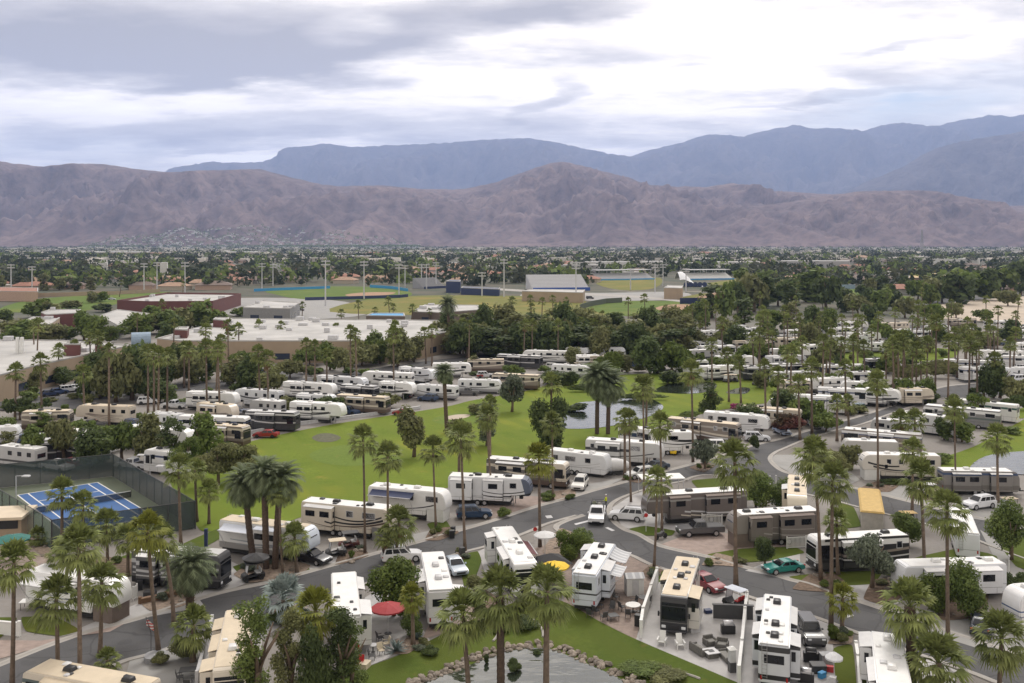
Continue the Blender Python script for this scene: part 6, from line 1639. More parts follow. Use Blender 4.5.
# ---------------------------------------------------------------- tree belts of the middle distance
BELTS = [
 ('in the dark clump before the left school building', [(x, y, h, w) for x, y, h, w in [(100, 398, 44, 34), (116, 402, 50, 36), (132, 400, 52, 38), (146, 396, 40, 30), (165, 388, 34, 30), (184, 384, 36, 34), (178, 372, 30, 26), (202, 380, 34, 30), (160, 402, 24, 26), (14, 394, 26, 24), (34, 391, 22, 22), (64, 385, 18, 20), (86, 377, 22, 24)]], ('round', 'open'), (L_DARK, L_OLIVE)),
 ('in the green row behind the left school roof', [(8, 340, 18, 30), (22, 344, 22, 34), (4, 322, 14, 20), (36, 318, 20, 26), (47, 318, 18, 22), (52, 343, 18, 28), (66, 340, 14, 24), (84, 340, 28, 26), (98, 342, 26, 26), (110, 343, 16, 18), (70, 309, 10, 20), (92, 303, 12, 14), (100, 302, 10, 14), (102, 312, 9, 20), (138, 338, 26, 30), (150, 334, 22, 24), (165, 334, 24, 30), (178, 332, 24, 28), (200, 330, 28, 36), (218, 332, 22, 20), (240, 316, 10, 20), (152, 316, 10, 18), (172, 346, 30, 24), (232, 350, 22, 14)], ('round',), (L_MID, L_BRIGHT, L_DARK, L_OLIVE)),
 ('in the row before the broad white roof', [(232, 386, 30, 28), (250, 390, 32, 30), (274, 392, 26, 26), (290, 378, 20, 18), (310, 366, 24, 26), (330, 370, 28, 26), (345, 372, 26, 20), (362, 366, 30, 28), (380, 364, 30, 28), (398, 366, 32, 28), (414, 362, 28, 24), (288, 414, 16, 28), (330, 416, 24, 24), (384, 408, 18, 22), (405, 398, 16, 18), (300, 412, 14, 26), (244, 372, 26, 24)], ('round', 'open'), (L_DARK, L_OLIVE, L_MID)),
 ('in the tall belt below the sports field', [(x, 346 + (i % 4) * 4, 30 + (i * 7) % 12, 28 + (i * 5) % 12) for i, x in enumerate(range(446, 690, 7))], ('round', 'column', 'open'), (L_DARK, L_DARK, L_OLIVE, L_MID)),
 ('behind the fairway rows and ponds', [(470, 372, 18, 24), (515, 378, 16, 20), (555, 384, 14, 30), (568, 386, 16, 26), (575, 366, 20, 20), (600, 360, 30, 26), (622, 372, 22, 30), (650, 374, 36, 36), (672, 374, 40, 36), (690, 372, 26, 30), (640, 366, 20, 24), (735, 376, 22, 26), (735, 350, 26, 28), (762, 358, 18, 22), (818, 372, 30, 26), (812, 352, 28, 22), (880, 342, 24, 22), (870, 324, 20, 20), (844, 374, 18, 20), (760, 388, 16, 20), (786, 420, 30, 36), (806, 424, 30, 30), (826, 432, 24, 30), (600, 377, 16, 40), (668, 384, 14, 30), (475, 414, 10, 20), (702, 352, 22, 24), (724, 346, 24, 24), (748, 362, 20, 22), (772, 346, 26, 24), (792, 362, 22, 24), (804, 346, 24, 24), (832, 360, 22, 24), (836, 392, 22, 24), (862, 384, 20, 22), (716, 372, 18, 24), (780, 392, 18, 22), (812, 392, 20, 24), (690, 352, 22, 22), (660, 346, 24, 24)], ('round', 'open'), (L_DARK, L_MID, L_OLIVE, L_BRIGHT)),
 ('in the tall dark stand right of the ball fields', [(712, 318, 34, 24), (724, 320, 38, 26), (738, 314, 34, 26), (754, 312, 40, 34), (766, 308, 36, 34), (778, 306, 28, 30), (792, 312, 32, 30), (806, 302, 32, 34), (816, 302, 34, 36), (826, 308, 36, 30), (742, 308, 36, 30), (744, 330, 30, 24), (770, 332, 28, 26), (790, 334, 30, 24), (812, 334, 28, 26), (830, 336, 26, 22), (702, 328, 30, 24), (688, 332, 28, 24)], ('column', 'round', 'open'), (L_DARK, L_MID, L_DARK, L_OLIVE)),
 ('in the green belt along the far right road', [(846, 312, 22, 22), (858, 316, 26, 26), (868, 306, 20, 20), (880, 314, 24, 24), (893, 310, 22, 24), (905, 318, 24, 20), (918, 300, 24, 22), (930, 306, 22, 24), (942, 303, 28, 30), (958, 304, 34, 36), (970, 300, 34, 36), (985, 300, 34, 38), (1000, 294, 28, 30), (1016, 290, 32, 34), (1008, 306, 20, 24), (934, 326, 26, 24), (956, 318, 18, 18), (984, 322, 14, 20), (940, 342, 20, 22), (962, 344, 22, 30), (985, 348, 20, 30), (1010, 342, 20, 26), (925, 352, 18, 20), (905, 352, 20, 22), (890, 358, 24, 24), (1000, 398, 40, 30), (984, 398, 34, 26), (1014, 402, 30, 24), (975, 420, 26, 24), (962, 442, 26, 30), (944, 440, 24, 26), (925, 404, 24, 24), (905, 404, 26, 22), (888, 374, 24, 20), (870, 402, 24, 22)], ('round', 'open'), (L_MID, L_OLIVE, L_DARK, L_BRIGHT)),
]
for phrase, lst, st, ms in BELTS:
    for i, q in enumerate(sorted(lst)):
        x, y, h, w = q
        k = (i * 7 + int(x)) 
        tpx(x, y, h * rp.uniform(.9, 1.1), w * rp.uniform(1.1, 1.4) * (.85 if 'far right' in phrase or 'fairway rows' in phrase or 'dark stand' in phrase else 1), f'broadleaf tree {phrase}, {ORD(i + 1)} from the left', st[k % len(st)], ms[k % len(ms)], lod=1 if y > 335 else 2, group='trees ' + phrase, skirt=.03)

# ---------------------------------------------------------------- the town between the fields and the hills
HOUSE_W = [simple('house_cream', (.46, .40, .32), .85), simple('house_pink', (.44, .31, .24), .85), simple('house_white', (.60, .59, .56), .85), simple('house_grey', (.38, .37, .36), .85)]
HOUSE_R = [simple('tile_red', (.30, .145, .10), .85, var=.2, scale=.5), simple('tile_tan', (.34, .22, .15), .85, var=.2, scale=.5), simple('roof_pale', (.55, .53, .50), .8), simple('tile_brown', (.16, .12, .10), .85, var=.2)]
rt = random.Random(23)
def block(x, y, w, d, h): return (x, y, w, d, h)
def house_mesh(wm, rm, hip):
    w, d, h = 9, 7, 3.2
    a = MB().box(-w, w, -d, d, 0, h).mesh('wall', wm)
    if hip: r = MB().frustum((-w - .7, w + .7, -d - .7, d + .7), h, (-w * .5, w * .5, -.4, .4), h + 2.6).mesh('roof', rm)
    else: r = MB().box(-w - .1, w + .1, -d - .1, d + .1, h + .002, h + .6).mesh('roof', rm)
    return a, r
HM = [house_mesh(HOUSE_W[i % 4], HOUSE_R[j], j != 2) for i in range(4) for j in range(4)]
HSAY = [f'{("cream", "pink", "white", "grey")[i % 4]} walled house with {("red tile", "tan tile", "flat pale", "brown")[j]} roof in the far town' for i in range(4) for j in range(4)]
fields = [(250, 600, 286, 320), (100, 240, 290, 312), (0, 180, 291, 312), (590, 700, 277, 318), (690, 760, 279, 308), (818, 860, 288, 300), (884, 914, 296, 307), (925, 1030, 296, 318)]
def free(x, y): return not any(a < x < b and c < y < d for a, b, c, d in fields)
hs = []
for i in range(420):
    y = 252 + 44 * rt.random() ** 1.6; x = rt.uniform(-20, 1044)
    if not free(x, y) or (y > 284 and 240 < x < 900): continue
    hs.append((x, y))
hs = sorted(hs, key=lambda q: -q[1])[:300]
for x, y in hs:
    k = rt.randrange(16) if y > 262 else rt.choice([2, 6, 10, 14, rt.randrange(16)])
    p = at(x, y); s = rt.uniform(.8, 1.5) * (1 if y > 262 else 1.7)
    t = thing('house', HSAY[k], 'house', (p.x, p.y, 0), rt.uniform(-.4, .4), 'houses in the far town: ' + HSAY[k])
    t.scale = (s, s, max(1, s * .8))
    link('wall', HM[k][0], t); link('roof', HM[k][1], t)
building('warehouse', 'long pink tile roofed house beyond the left school field', [(-30, 291), (-20, 287), (38, 288), (38, 292)], 6, HOUSE_W[1], roof='tile_red', windows=False)
for i, (x0, x1, y, c) in enumerate([(88, 108, 263, 2), (100, 140, 261, 2), (570, 630, 262, 2), (560, 600, 265, 3), (668, 700, 263, 2), (640, 680, 261.5, 2), (485, 500, 266, 2), (780, 850, 261, 3), (715, 760, 262, 2), (930, 980, 259, 2), (160, 168, 263, 2), (330, 372, 256, 0), (75, 150, 252, 0), (225, 260, 252, 0)]):
    h = 9 if i != 10 else 16
    wy = (y - HZ)
    building('warehouse', f'long pale commercial building in the far town, number {i + 1} of that row by size and place'.replace(f', number {i + 1} of that row by size and place', f' {["above the dark trees at far left", "behind the left houses", "beyond the grandstand", "left of the pale hall beyond the grandstand", "above the domed tent", "beyond the blue stand", "above the navy dugout", "beyond the tall dark stand", "right of the domed tent", "above the far right clubhouse", "tall and narrow above the maroon gymnasium", "at the foot of the hill village", "at the foot of the left hills", "in the middle of the hill village foot"][i]}'),
             [(x0, y + .3), (x0 + 2, y - .5), (x1, y - .5), (x1 - 1, y + .3)], h, HOUSE_W[c], windows=False)

# trees of the town: the nearer ones one by one, the rest as one mass
tr = []
for i in range(2600):
    y = 250 + 46 * rt.random() ** 1.75; x = rt.uniform(-30, 1054)
    if not free(x, y) or (y > 288 and 235 < x < 700): continue
    tr.append((x, y))
tr.sort(key=lambda q: -q[1])
CUT = 70
for i, (x, y) in enumerate(tr[:CUT]):
    p = at(x, y)
    side = 'left of the ball fields' if x < 250 else 'behind the ball fields' if x < 720 else 'behind the right hand fields'
    h = rt.uniform(7, 13)
    tree(p, h, h * rt.uniform(.8, 1.2), f'dark broadleaf tree among the town houses {side}', ('round', 'open', 'column')[i % 3], (L_DARK, L_DARK, L_OLIVE, L_DARK)[i % 4], 2, 'town trees ' + side, skirt=.03)
q = MB(); q2 = MB(); q3 = MB()
def clump(q, x, y, h, w, rg, n=26):
    lob = [(0, 0, h * .5, w * .5, w * .5, h * .5)]
    vs, fs = leaf_cloud(lob, n, max(1.3, w * .16), rg, hollow=.45)
    q.add([(v[0] + x, v[1] + y, max(.2, v[2])) for v in vs], fs)
rest = tr[CUT:] + [(rt.uniform(-30, 1054), 247.6 + 14 * rt.random() ** 1.7) for _ in range(4200)]
for i, (x, y) in enumerate(rest):
    p = at(x, y); h = rt.uniform(6, 12) * (1.25 if y > 258 else 1.1)
    clump((q, q2, q, q3)[i % 4], p.x, p.y, h, h * rt.uniform(1.0, 1.8), rt, 26 if y > 256 else 12)
L_FAR = leaf_mat('leaf_far', (.026, .040, .020), (.056, .072, .036))
L_FAR2 = leaf_mat('leaf_far_olive', (.045, .052, .028), (.085, .09, .05))
tag(q.build('far_trees', L_FAR), kind='stuff'); tag(q2.build('far_trees', L_FAR2), kind='stuff'); tag(q3.build('far_trees', L_MID), kind='stuff')
# houses and trees scattered up the fan at the foot of the hills
q = MB(); q2 = MB()
for i in range(4800):
    u = rt.uniform(-1, 1); px = 250 + u * 170
    z = rt.uniform(5450, 6900)
    x = (px - CX) / F * z
    zh = max(0, RG1.h(x, z) - 2)
    yy = HZ - (zh - CAMH) / z * F
    if yy < 224 + 20 * abs(u) ** 2 + rt.uniform(0, 5): continue
    if i % 3 == 0: q.box(x - 8, x + 8, z - 6, z + 6, zh - 4, zh + 5)
    else: clump(q2, x, z, 14, 24, rt, 8); q2.v[-32:] = [(a, b, c + zh) for a, b, c in q2.v[-32:]]
tag(q.build('hill_village', HOUSE_W[2]), kind='stuff'); tag(q2.build('far_trees', L_MID), kind='stuff')
q = MB()
for i in range(1100):
    y = 248.3 + 14 * rt.random() ** 1.5; p = at(rt.uniform(-30, 1054), y); s = rt.uniform(.7, 1.5)
    q.box(p.x - 13 * s, p.x + 13 * s, p.y - 8, p.y + 8, 0, rt.uniform(4.5, 8))
tag(q.build('far_houses', simple('far_wall', (.62, .58, .52), .8, island=.4)), kind='stuff')
# undergrowth between the rows
ru = random.Random(31)
UG = [('below the left school building', (0, 235, 388, 452)), ('below the long white school roof', (190, 460, 366, 416)), ('in the rows above the ponds', (455, 680, 346, 392)), ('in the rows right of the ponds', (680, 880, 326, 416)), ('by the far right cross street', (880, 1024, 330, 436))]
for phrase, (x0, x1, y0, y1) in UG:
    got = []
    for i in range(52):
        x, y = ru.uniform(x0, x1), ru.uniform(y0, y1)
        if phrase.startswith('below the long') and y > 432 - .16 * (x - 240) - 8: continue
        if phrase.startswith('in the rows above') and y > 374 and x > 530: continue
        if phrase.startswith('in the rows right') and x < 800 and y > 372: continue
        got.append((x, y))
    for i, (x, y) in enumerate(sorted(got)):
        s = (y - HZ) / 37
        spx(x, y, ru.uniform(1.2, 3.2) * s, ru.uniform(2.2, 5) * s, f'low bushy shrub {phrase}, {ORD(i + 1)} from the left', ru.choice([L_DARK, L_MID, L_OLIVE, L_MID]), 2, group='shrubs ' + phrase)
# ---------------------------------------------------------------- pond rocks
rk = random.Random(5)
ROCKS = [MB().blob((0, 0, 0), (1, .85, .7), 9, 6, .16, rk).mesh('rock', M['rock']) for _ in range(6)]
wp = [at(x, y) for x, y in POND]
edge = [(a + (b - a) * t) for a, b in zip(wp[:9], wp[1:10]) for t in (0, .2, .4, .6, .8)]
cen = sum(wp, Vector()) / len(wp)
n = 0
dist = 0
loop = smooth_poly(wp[:10], False, 8)
acc = 0; last = loop[0]
for p in loop[1:]:
    seg = (p - last).length; d = (p - last).normalized() if seg > 0 else Vector((1, 0, 0)); k = 0
    nn = Vector((-d.y, d.x, 0)); nn = nn if nn.dot(p - cen) > 0 else -nn
    acc += seg
    while acc > .52:
        acc -= .52
        for row, (off, zz_, sc) in enumerate(((.10, .0, .27), (.55, .16, .30), (1.0, .30, .27))):
            if row == 2 and rk.random() < .2: continue
            s = sc * rk.uniform(.75, 1.35)
            pos = p + nn * (off + rk.uniform(-.15, .15)) + d * rk.uniform(-.3, .3)
            o = link('rock', rk.choice(ROCKS), None, (pos.x, pos.y, zz_ * .6 + .05), (rk.uniform(-.4, .4), rk.uniform(-.4, .4), rk.uniform(0, 6)), (s * rk.uniform(.9, 1.4), s, s * rk.uniform(.75, 1.05)))
            tag(o, ('rounded pale boulder at the waterline of the foreground pond', 'rounded tan boulder in the middle of the pond bank', 'rounded boulder along the lawn edge of the pond bank')[row], 'rock', ('boulders at the waterline', 'boulders of the middle bank', 'boulders along the lawn edge')[row])
    last = p
for px, py, px2, py2, l in [(489, 629, 493, 642, 'curved pale kerb of the pond side bed, left end'), (522, 616, 543, 638, 'curved pale kerb of the pond side bed, right end'), (625, 668, 700, 680, 'curved pale edging of the ground cover patch')]:
    a, b = at(px, py), at(px2, py2); c = (a + b) / 2 + Vector((1.2, .9, 0))
    path = [a.lerp(c, t).lerp(c.lerp(b, t), t) + Vector((0, 0, .1)) for t in [i / 10 for i in range(11)]]
    tag(MB().tube(path, .12, 6).build('edging', M['kerb'], None), l, 'edging')

# ---------------------------------------------------------------- patio furniture
def chair(label, m='black_plastic', group=None, armm=None):
    t = thing('patio_chair', label, 'chair', group=group)
    MB().box(-.27, .27, -.27, .27, .40, .47).build('seat', M[m], t, bevel=.02, seg=1)
    MB().profile([(-.27, .45), (-.40, 1.0), (-.35, 1.0), (-.22, .47)], -.27, .27).build('backrest', M[m], t)
    for x in (-.25, .25):
        for s in (-1, 1): MB().tube([(x, s * .25, 0), (x, s * .25, .42)], .022, 5).build('leg', M['charcoal'], t)
    for s in (-1, 1): MB().box(-.28, .26, s * .29 - .03, s * .29 + .03, .62, .66).build('armrest', M[m], t)
    return t
def table(label, r=.55, m='light_grey', sq=None, h=.74):
    t = thing('patio_table', label, 'table')
    if sq: MB().box(-sq[0], sq[0], -sq[1], sq[1], h - .05, h).build('tabletop', M[m], t, bevel=.015, seg=1)
    else: MB().disc((0, 0, h - .025), r, (0, 0, 1), .05, 20).build('tabletop', M[m], t)
    if sq:
        for x in (-1, 1):
            for y in (-1, 1): MB().tube([(x * (sq[0] - .07), y * (sq[1] - .07), 0), (x * (sq[0] - .07), y * (sq[1] - .07), h - .05)], .03, 5).build('leg', M['charcoal'], t)
    else:
        MB().tube([(0, 0, .03), (0, 0, h - .05)], .06, 8).build('pedestal', M['charcoal'], t)
        MB().disc((0, 0, .02), r * .5, (0, 0, 1), .04, 14).build('base', M['charcoal'], t)
    return t
def umbrella(label, px, py, R_, m, h=2.5, ribs=8, cat='umbrella'):
    t = thing('patio_umbrella', label, cat, at(px, py))
    vs = [(0, 0, h + .45)]
    for j, (rr, z) in enumerate(((.5, .28), (1.0, 0), (1.0, -.14))):
        for k in range(ribs * 2):
            a = math.pi * k / ribs
            s = 1 if k % 2 == 0 else .955
            vs.append((math.cos(a) * R_ * rr * s, math.sin(a) * R_ * rr * s, h + z - (.03 if k % 2 else 0)))
    n = ribs * 2; fs = [(0, 1 + k, 1 + (k + 1) % n) for k in range(n)]
    for j in range(2): fs += [(1 + j * n + k, 1 + (j + 1) * n + k, 1 + (j + 1) * n + (k + 1) % n, 1 + j * n + (k + 1) % n) for k in range(n)]
    MB().add(vs, fs).build('canopy', M[m], t)
    MB().tube([(0, 0, 0), (0, 0, h + .5)], .035, 7).build('pole', M['light_grey'], t)
    MB().disc((0, 0, .05), .35, (0, 0, 1), .1, 14).build('base', M['charcoal'], t)
    for k in range(ribs):
        a = 2 * math.pi * k / ribs
        MB().tube([(0, 0, h - .12), (math.cos(a) * R_ * .9, math.sin(a) * R_ * .9, h - .02)], .015, 4).build('rib', M['charcoal'], t)
    return t
umbrella('round red patio umbrella beside the bright green tree', 388, 634, 1.65, 'red_cloth')
umbrella('bright yellow patio umbrella with scalloped edge', 555, 589, 1.55, 'yellow_cloth')
umbrella('white patio umbrella behind the black shade tent', 545, 556, 1.35, 'awning_white')
umbrella('dark green market umbrella by the pool corner', 12, 560, 2.0, 'teal_cloth')
umbrella('small white umbrella on the far patio by the covered cart', 834, 682, .75, 'white_cloth', h=2.1)
umbrella('grey umbrella on the lane patio beside the covered black cart', 256, 578, 1.5, 'charcoal', h=2.3)
# black shade tent
t = thing('shade_tent', 'black peaked shade tent between the maroon awning and yellow umbrella', 'tent', at(551, 582), .4)
MB().frustum((-1.8, 1.8, -1.8, 1.8), 2.3, (-.1, .1, -.1, .1), 3.1).build('canopy', M['black_cloth'], t)
for x in (-1.7, 1.7):
    for y in (-1.7, 1.7): MB().tube([(x, y, 0), (x, y, 2.3)], .03, 5).build('post', M['charcoal'], t)
# ribbed storage sheds behind the two-awning trailer
t = thing('storage_shed', 'small white ribbed shed behind the two awnings trailer', 'shed', at(634, 594), .1)
MB().box(-.9, .9, -.7, .7, 0, 1.9).build('wall', M['white_paint'], t)
MB().frustum((-1, 1, -.85, .85), 1.9, (-1, 1, -.05, .05), 2.25).build('roof', M['awning_grey'], t)
MB().box(-.35, .35, -.74, -.69, .05, 1.7).build('door', M['light_grey'], t)
# maroon awning is on the motorhome; the brown terrace
spots = [(622, 611, 30), (634, 606, 200), (640, 616, 120), (616, 601, 320), (628, 618, 80), (596, 615, 40), (604, 621, 110), (612, 612, 250), (600, 609, 330), (582, 606, 20), (590, 618, 60), (648, 605, 150)]
for i, (x, y, rz) in enumerate(sorted(spots)):
    place(chair(f'dark patio chair on the brown terrace, {ORD(i + 1)} from the left', 'charcoal', 'dark chairs on the brown terrace'), x, y, rz)
place(table('round glass topped table on the brown terrace', .75, 'white_paint'), 633, 612, 0)
place(table('low square dark table on the brown terrace', sq=(.5, .5), m='charcoal', h=.5), 613, 620, 20)
place(table('dark bar table under the front silver awning', .6, 'charcoal', h=.9), 644, 606, 0)
def adirondack(label, x, y, rz):
    t = thing('adirondack_chair', label, 'chair', at(x, y) + Vector((0, 0, .02)), R(rz), 'white slatted garden chairs before the black motorhome front')
    MB().profile([(.42, .38), (-.2, .24), (-.2, .28), (.42, .43)], -.3, .3).build('seat', M['white_paint'], t)
    q = MB()
    q.profile([(-.22, .25), (-.5, 1.15), (-.46, 1.15), (-.18, .27)], -.28, .28).build('backrest', M['white_paint'], t)
    for s in (-1, 1):
        MB().box(-.4, .45, s * .36 - .07, s * .36 + .07, .58, .62).build('armrest', M['white_paint'], t)
        MB().box(.34, .42, s * .34 - .04, s * .34 + .04, 0, .58).build('leg', M['white_paint'], t)
        MB().box(-.38, -.30, s * .34 - .04, s * .34 + .04, 0, .58).build('leg', M['white_paint'], t)
adirondack('white slatted garden chair left of the black motorhome front', 662, 645, 250)
adirondack('white slatted garden chair right of the black motorhome front', 680, 648, 275)
def sofa(label, x, y, rz, w=.9):
    t = thing('wicker_armchair', label, 'armchair', at(x, y) + Vector((0, 0, .02)), R(rz), 'grey wicker seats round the fire table')
    m = simple('wicker', (.13, .125, .115), .85, var=.35, scale=9)
    MB().box(-.42, .42, -w, w, .05, .36).build('base', m, t, bevel=.03, seg=1)
    MB().box(-.46, -.28, -w, w, .05, .80).build('backrest', m, t, bevel=.04, seg=1)
    for s in (-1, 1): MB().box(-.42, .42, s * w - .09, s * w + .09, .05, .6).build('armrest', m, t, bevel=.04, seg=1)
    MB().box(-.26, .42, -w + .1, w - .1, .36, .48).build('cushion', simple('cushion_grey', (.22, .215, .2), .9), t, bevel=.04, seg=1)
sofa('grey wicker loveseat left of the fire table', 699, 653, 25)
sofa('grey wicker armchair behind the fire table, left one', 710, 645, 290, .5)
sofa('grey wicker armchair behind the fire table, right one', 722, 648, 250, .5)
sofa('grey wicker loveseat right of the fire table', 727, 660, 190)
t = thing('fire_table', 'square grey fire table between the wicker seats', 'table', at(711, 657), .3)
MB().box(-.5, .5, -.5, .5, .03, .50).build('base', simple('wicker', (.13, .125, .115), .85), t, bevel=.02, seg=1)
MB().box(-.62, .62, -.62, .62, .50, .56).build('tabletop', M['light_grey'], t, bevel=.01, seg=1)
MB().box(-.25, .25, -.25, .25, .56, .585).build('burner', M['black_plastic'], t)
def grill(label, x, y, rz, m='steel'):
    t = thing('barbecue_grill', label, 'grill', at(x, y) + Vector((0, 0, .02)), R(rz))
    MB().box(-.3, .3, -.65, .65, .1, .85).build('cabinet', M['black_plastic'], t, bevel=.02, seg=1)
    MB().profile([(-.3, .86), (-.28, 1.15), (-.1, 1.28), (.15, 1.25), (.3, 1.05), (.32, .86)], -.45, .45).build('lid', M[m], t, bevel=.03, seg=1)
    MB().tube([(.38, -.38, 1.02), (.38, .38, 1.02)], .02, 5).build('handle', M['light_grey'], t)
grill('stainless grill beside the grey patio wall', 728, 634, 270)
grill('black covered grill on the far patio by the small white umbrella', 811, 662, 260, 'black_plastic')
grill('grill beside the black motorhome slide out', 806, 683, 250)
o = MB().box(-1.9, 1.9, -.15, .15, 0, 1.35).box(-2.0, 2.0, -.2, .2, 1.35, 1.42).build('bar_wall', M['charcoal'], None, loc=at(733, 619)); o.rotation_euler.z = R(-6)
tag(o, 'low black bar wall behind the stainless grill', 'wall')
t = thing('pillar', 'square pale pillar with white cap at the patio corner', 'pillar', at(732, 672), .2)
MB().box(-.28, .28, -.28, .28, 0, .9).build('base', M['charcoal'], t); MB().box(-.26, .26, -.26, .26, .9, 2.0).build('shaft', M['light_grey'], t); MB().frustum((-.36, .36, -.36, .36), 2.0, (-.1, .1, -.1, .1), 2.2).build('cap', M['white_paint'], t)
rg = random.Random(9)
for i, (x, y, w, d, h, m, l) in enumerate([(826, 665, .5, .4, 1.0, 'grey_plastic', 'grey storage box on the far patio'), (818, 672, .6, .5, .7, 'charcoal', 'low dark box on the far patio'), (830, 672, .3, .2, .5, 'red_paint', 'red cooler on the far patio'), (822, 678, .32, .22, .5, 'sky_blue_paint', 'blue cooler on the far patio'),
                                           (833, 690, .25, .25, 1.1, 'light_grey', 'pale pedestal under the small white umbrella'), (452, 538, .3, .3, .95, 'black_plastic', 'black litter bin on the street edge by the navy awning trailer'), (462, 555, .28, .28, .9, 'charcoal', 'dark litter bin at the small lawn'), (453, 533, .25, .25, .8, 'black_plastic', 'small dark bin left of the blue suv'),
                                           (708, 613, .35, .3, .35, 'navy_paint', 'navy blue cooler on the grey patio'), (694, 632, .5, .35, .5, 'light_grey', 'pale chest beside the black motorhome front'), (638, 626, .28, .28, 1.1, 'black_plastic', 'black bin at the end of the white site wall'), (206, 548, .18, .18, 2.3, 'navy_paint', 'tall dark blue post on the lawn right of the tennis court'),
                                           (140, 590, .25, .25, 1.0, 'black_plastic', 'black bin behind the brown box skirt'), (150, 596, .6, .35, .5, 'charcoal', 'dark tool chest beside the black and white motorhome'), (540, 590, .4, .3, .7, 'light_grey', 'pale box under the yellow umbrella'), (365, 668, .35, .5, .5, 'cream_box', 'cream box on the red umbrella patio')]):
    if m == 'cream_box': simple('cream_box', (.55, .48, .36), .7)
    o = MB().box(-w, w, -d, d, 0, h * .88).box(-w * 1.06, w * 1.06, -d * 1.06, d * 1.06, h * .88, h).build('litter_bin' if 'bin' in l else 'storage_box' if 'post' not in l else 'signal_post', M[m], None, bevel=.02, seg=1, loc=at(x, y) + Vector((0, 0, .02)))
    o.rotation_euler.z = rg.uniform(-.5, .8)
    tag(o, l, 'bin' if 'bin' in l else 'box' if 'post' not in l else 'post')
for x, y, rz, m, l in [(381, 655, 300, 'cream_box', 'cream cushioned chair under the red umbrella, front one'), (386, 648, 200, 'cream_box', 'cream cushioned chair under the red umbrella, rear one'), (380, 642, 30, 'charcoal', 'dark chair under the red umbrella'), (360, 668, 260, 'red_paint', 'red lounge chair beside the cream box'), (372, 660, 0, 'charcoal', 'dark chair left of the cream chairs'),
                       (180, 682, 20, 'charcoal', 'dark chair at the lane patio table, left one'), (196, 682, 160, 'charcoal', 'dark chair at the lane patio table, right one'), (188, 690, 90, 'charcoal', 'dark chair at the lane patio table, front one'), (8, 520, 60, 'white_paint', 'white pool chair by the beige shelter'), (553, 596, 30, 'grey_plastic', 'grey chair under the yellow umbrella'), (562, 592, 200, 'grey_plastic', 'grey chair right of the yellow umbrella')]:
    place(chair(l, m), x, y, rz)
place(table('square dark table on the lane patio', sq=(.7, .5), m='charcoal'), 188, 678, 10)
place(table('small round table on the red umbrella patio', .4, 'light_grey'), 373, 653, 0)
# covered shelter by the pool corner
t = thing('pool_shelter', 'tan walled pool shelter with beige flat roof left of the tennis court', 'shelter', at(0, 535), .15)
MB().box(-5, 3.2, -2.0, 2.2, 0, 2.6).build('wall', M['tan_stucco'], t); MB().box(-5.4, 3.6, -3.0, 2.6, 2.62, 2.95).build('roof', M['roof_beige'], t); MB().box(-5, 2.8, -2.06, -1.95, 1.3, 2.3).build('opening', M['black_plastic'], t)
# tan covered trailer
t = thing('box_trailer', 'tan roofed box trailer end on beside the golf cart', 'trailer', (0, 0, 0))
a, b = at(872.5, 512, 3.0), at(869, 489, 3.0); c = (a + b) / 2; t.location = (c.x, c.y, 0); t.rotation_euler.z = math.atan2(b.y - a.y, b.x - a.x); L_ = (b - a).length
MB().box(-L_ / 2, L_ / 2, -1.3, 1.3, .35, 2.9).build('body', simple('canvas_grey', (.42, .40, .36), .8), t, bevel=.05, seg=1)
MB().frustum((-L_ / 2 - .15, L_ / 2 + .15, -1.45, 1.45), 2.9, (-L_ / 2, L_ / 2, -1.2, 1.2), 3.1).build('roof', simple('canvas_tan', (.52, .36, .13), .8), t)
for x in (-.5, .5):
    for s in (-1, 1): MB().disc((x, s * 1.2, .35), .35, (0, 1, 0), .22, 12).build('wheel', M['rubber'], t)
# carport awning and white covered trailer by the bend
t = thing('carport', 'white flat carport roof behind the long brown fifth wheel', 'carport', at(661, 494), .1)
MB().box(-3.2, 3.2, -1.6, 1.6, 2.5, 2.62).build('roof', M['white_paint'], t)
for x in (-3, 3):
    for y in (-1.4, 1.4): MB().tube([(x, y, 0), (x, y, 2.5)], .05, 6).build('post', M['light_grey'], t)
t = thing('covered_boat', 'white covered rounded trailer load beside the plain white travel trailer', 'boat', at(612, 474), .1)
MB().blob((0, 0, 1.4), (3.0, 1.1, 1.1), 14, 8).build('cover', M['awning_white'], t, smooth=True); MB().box(-2.2, 2.2, -.8, .8, .35, .6).build('frame', M['chassis'], t)
for s in (-1, 1): MB().disc((-.3, s * .85, .35), .35, (0, 1, 0), .2, 12).build('wheel', M['rubber'], t)
t = thing('motorcycle', 'dark motorcycle at the street corner by the stop sign', 'motorcycle', at(661, 539), .6)
for x in (-.7, .7): MB().disc((x, 0, .32), .32, (0, 1, 0), .14, 14).build('wheel', M['rubber'], t)
MB().profile([(-.8, .6), (-.75, .85), (-.1, .78), (.2, 1.0), (.5, .85), (.35, .35), (-.3, .3)], -.22, .22).build('body', M['charcoal'], t, bevel=.06, seg=1)
MB().tube([(.55, -.4, 1.05), (.5, 0, 1.0), (.55, .4, 1.05)], .03, 6).build('handlebar', M['black_plastic'], t); MB().tube([(.7, 0, .32), (.45, 0, 1.0)], .05, 6).build('fork', M['steel'], t)

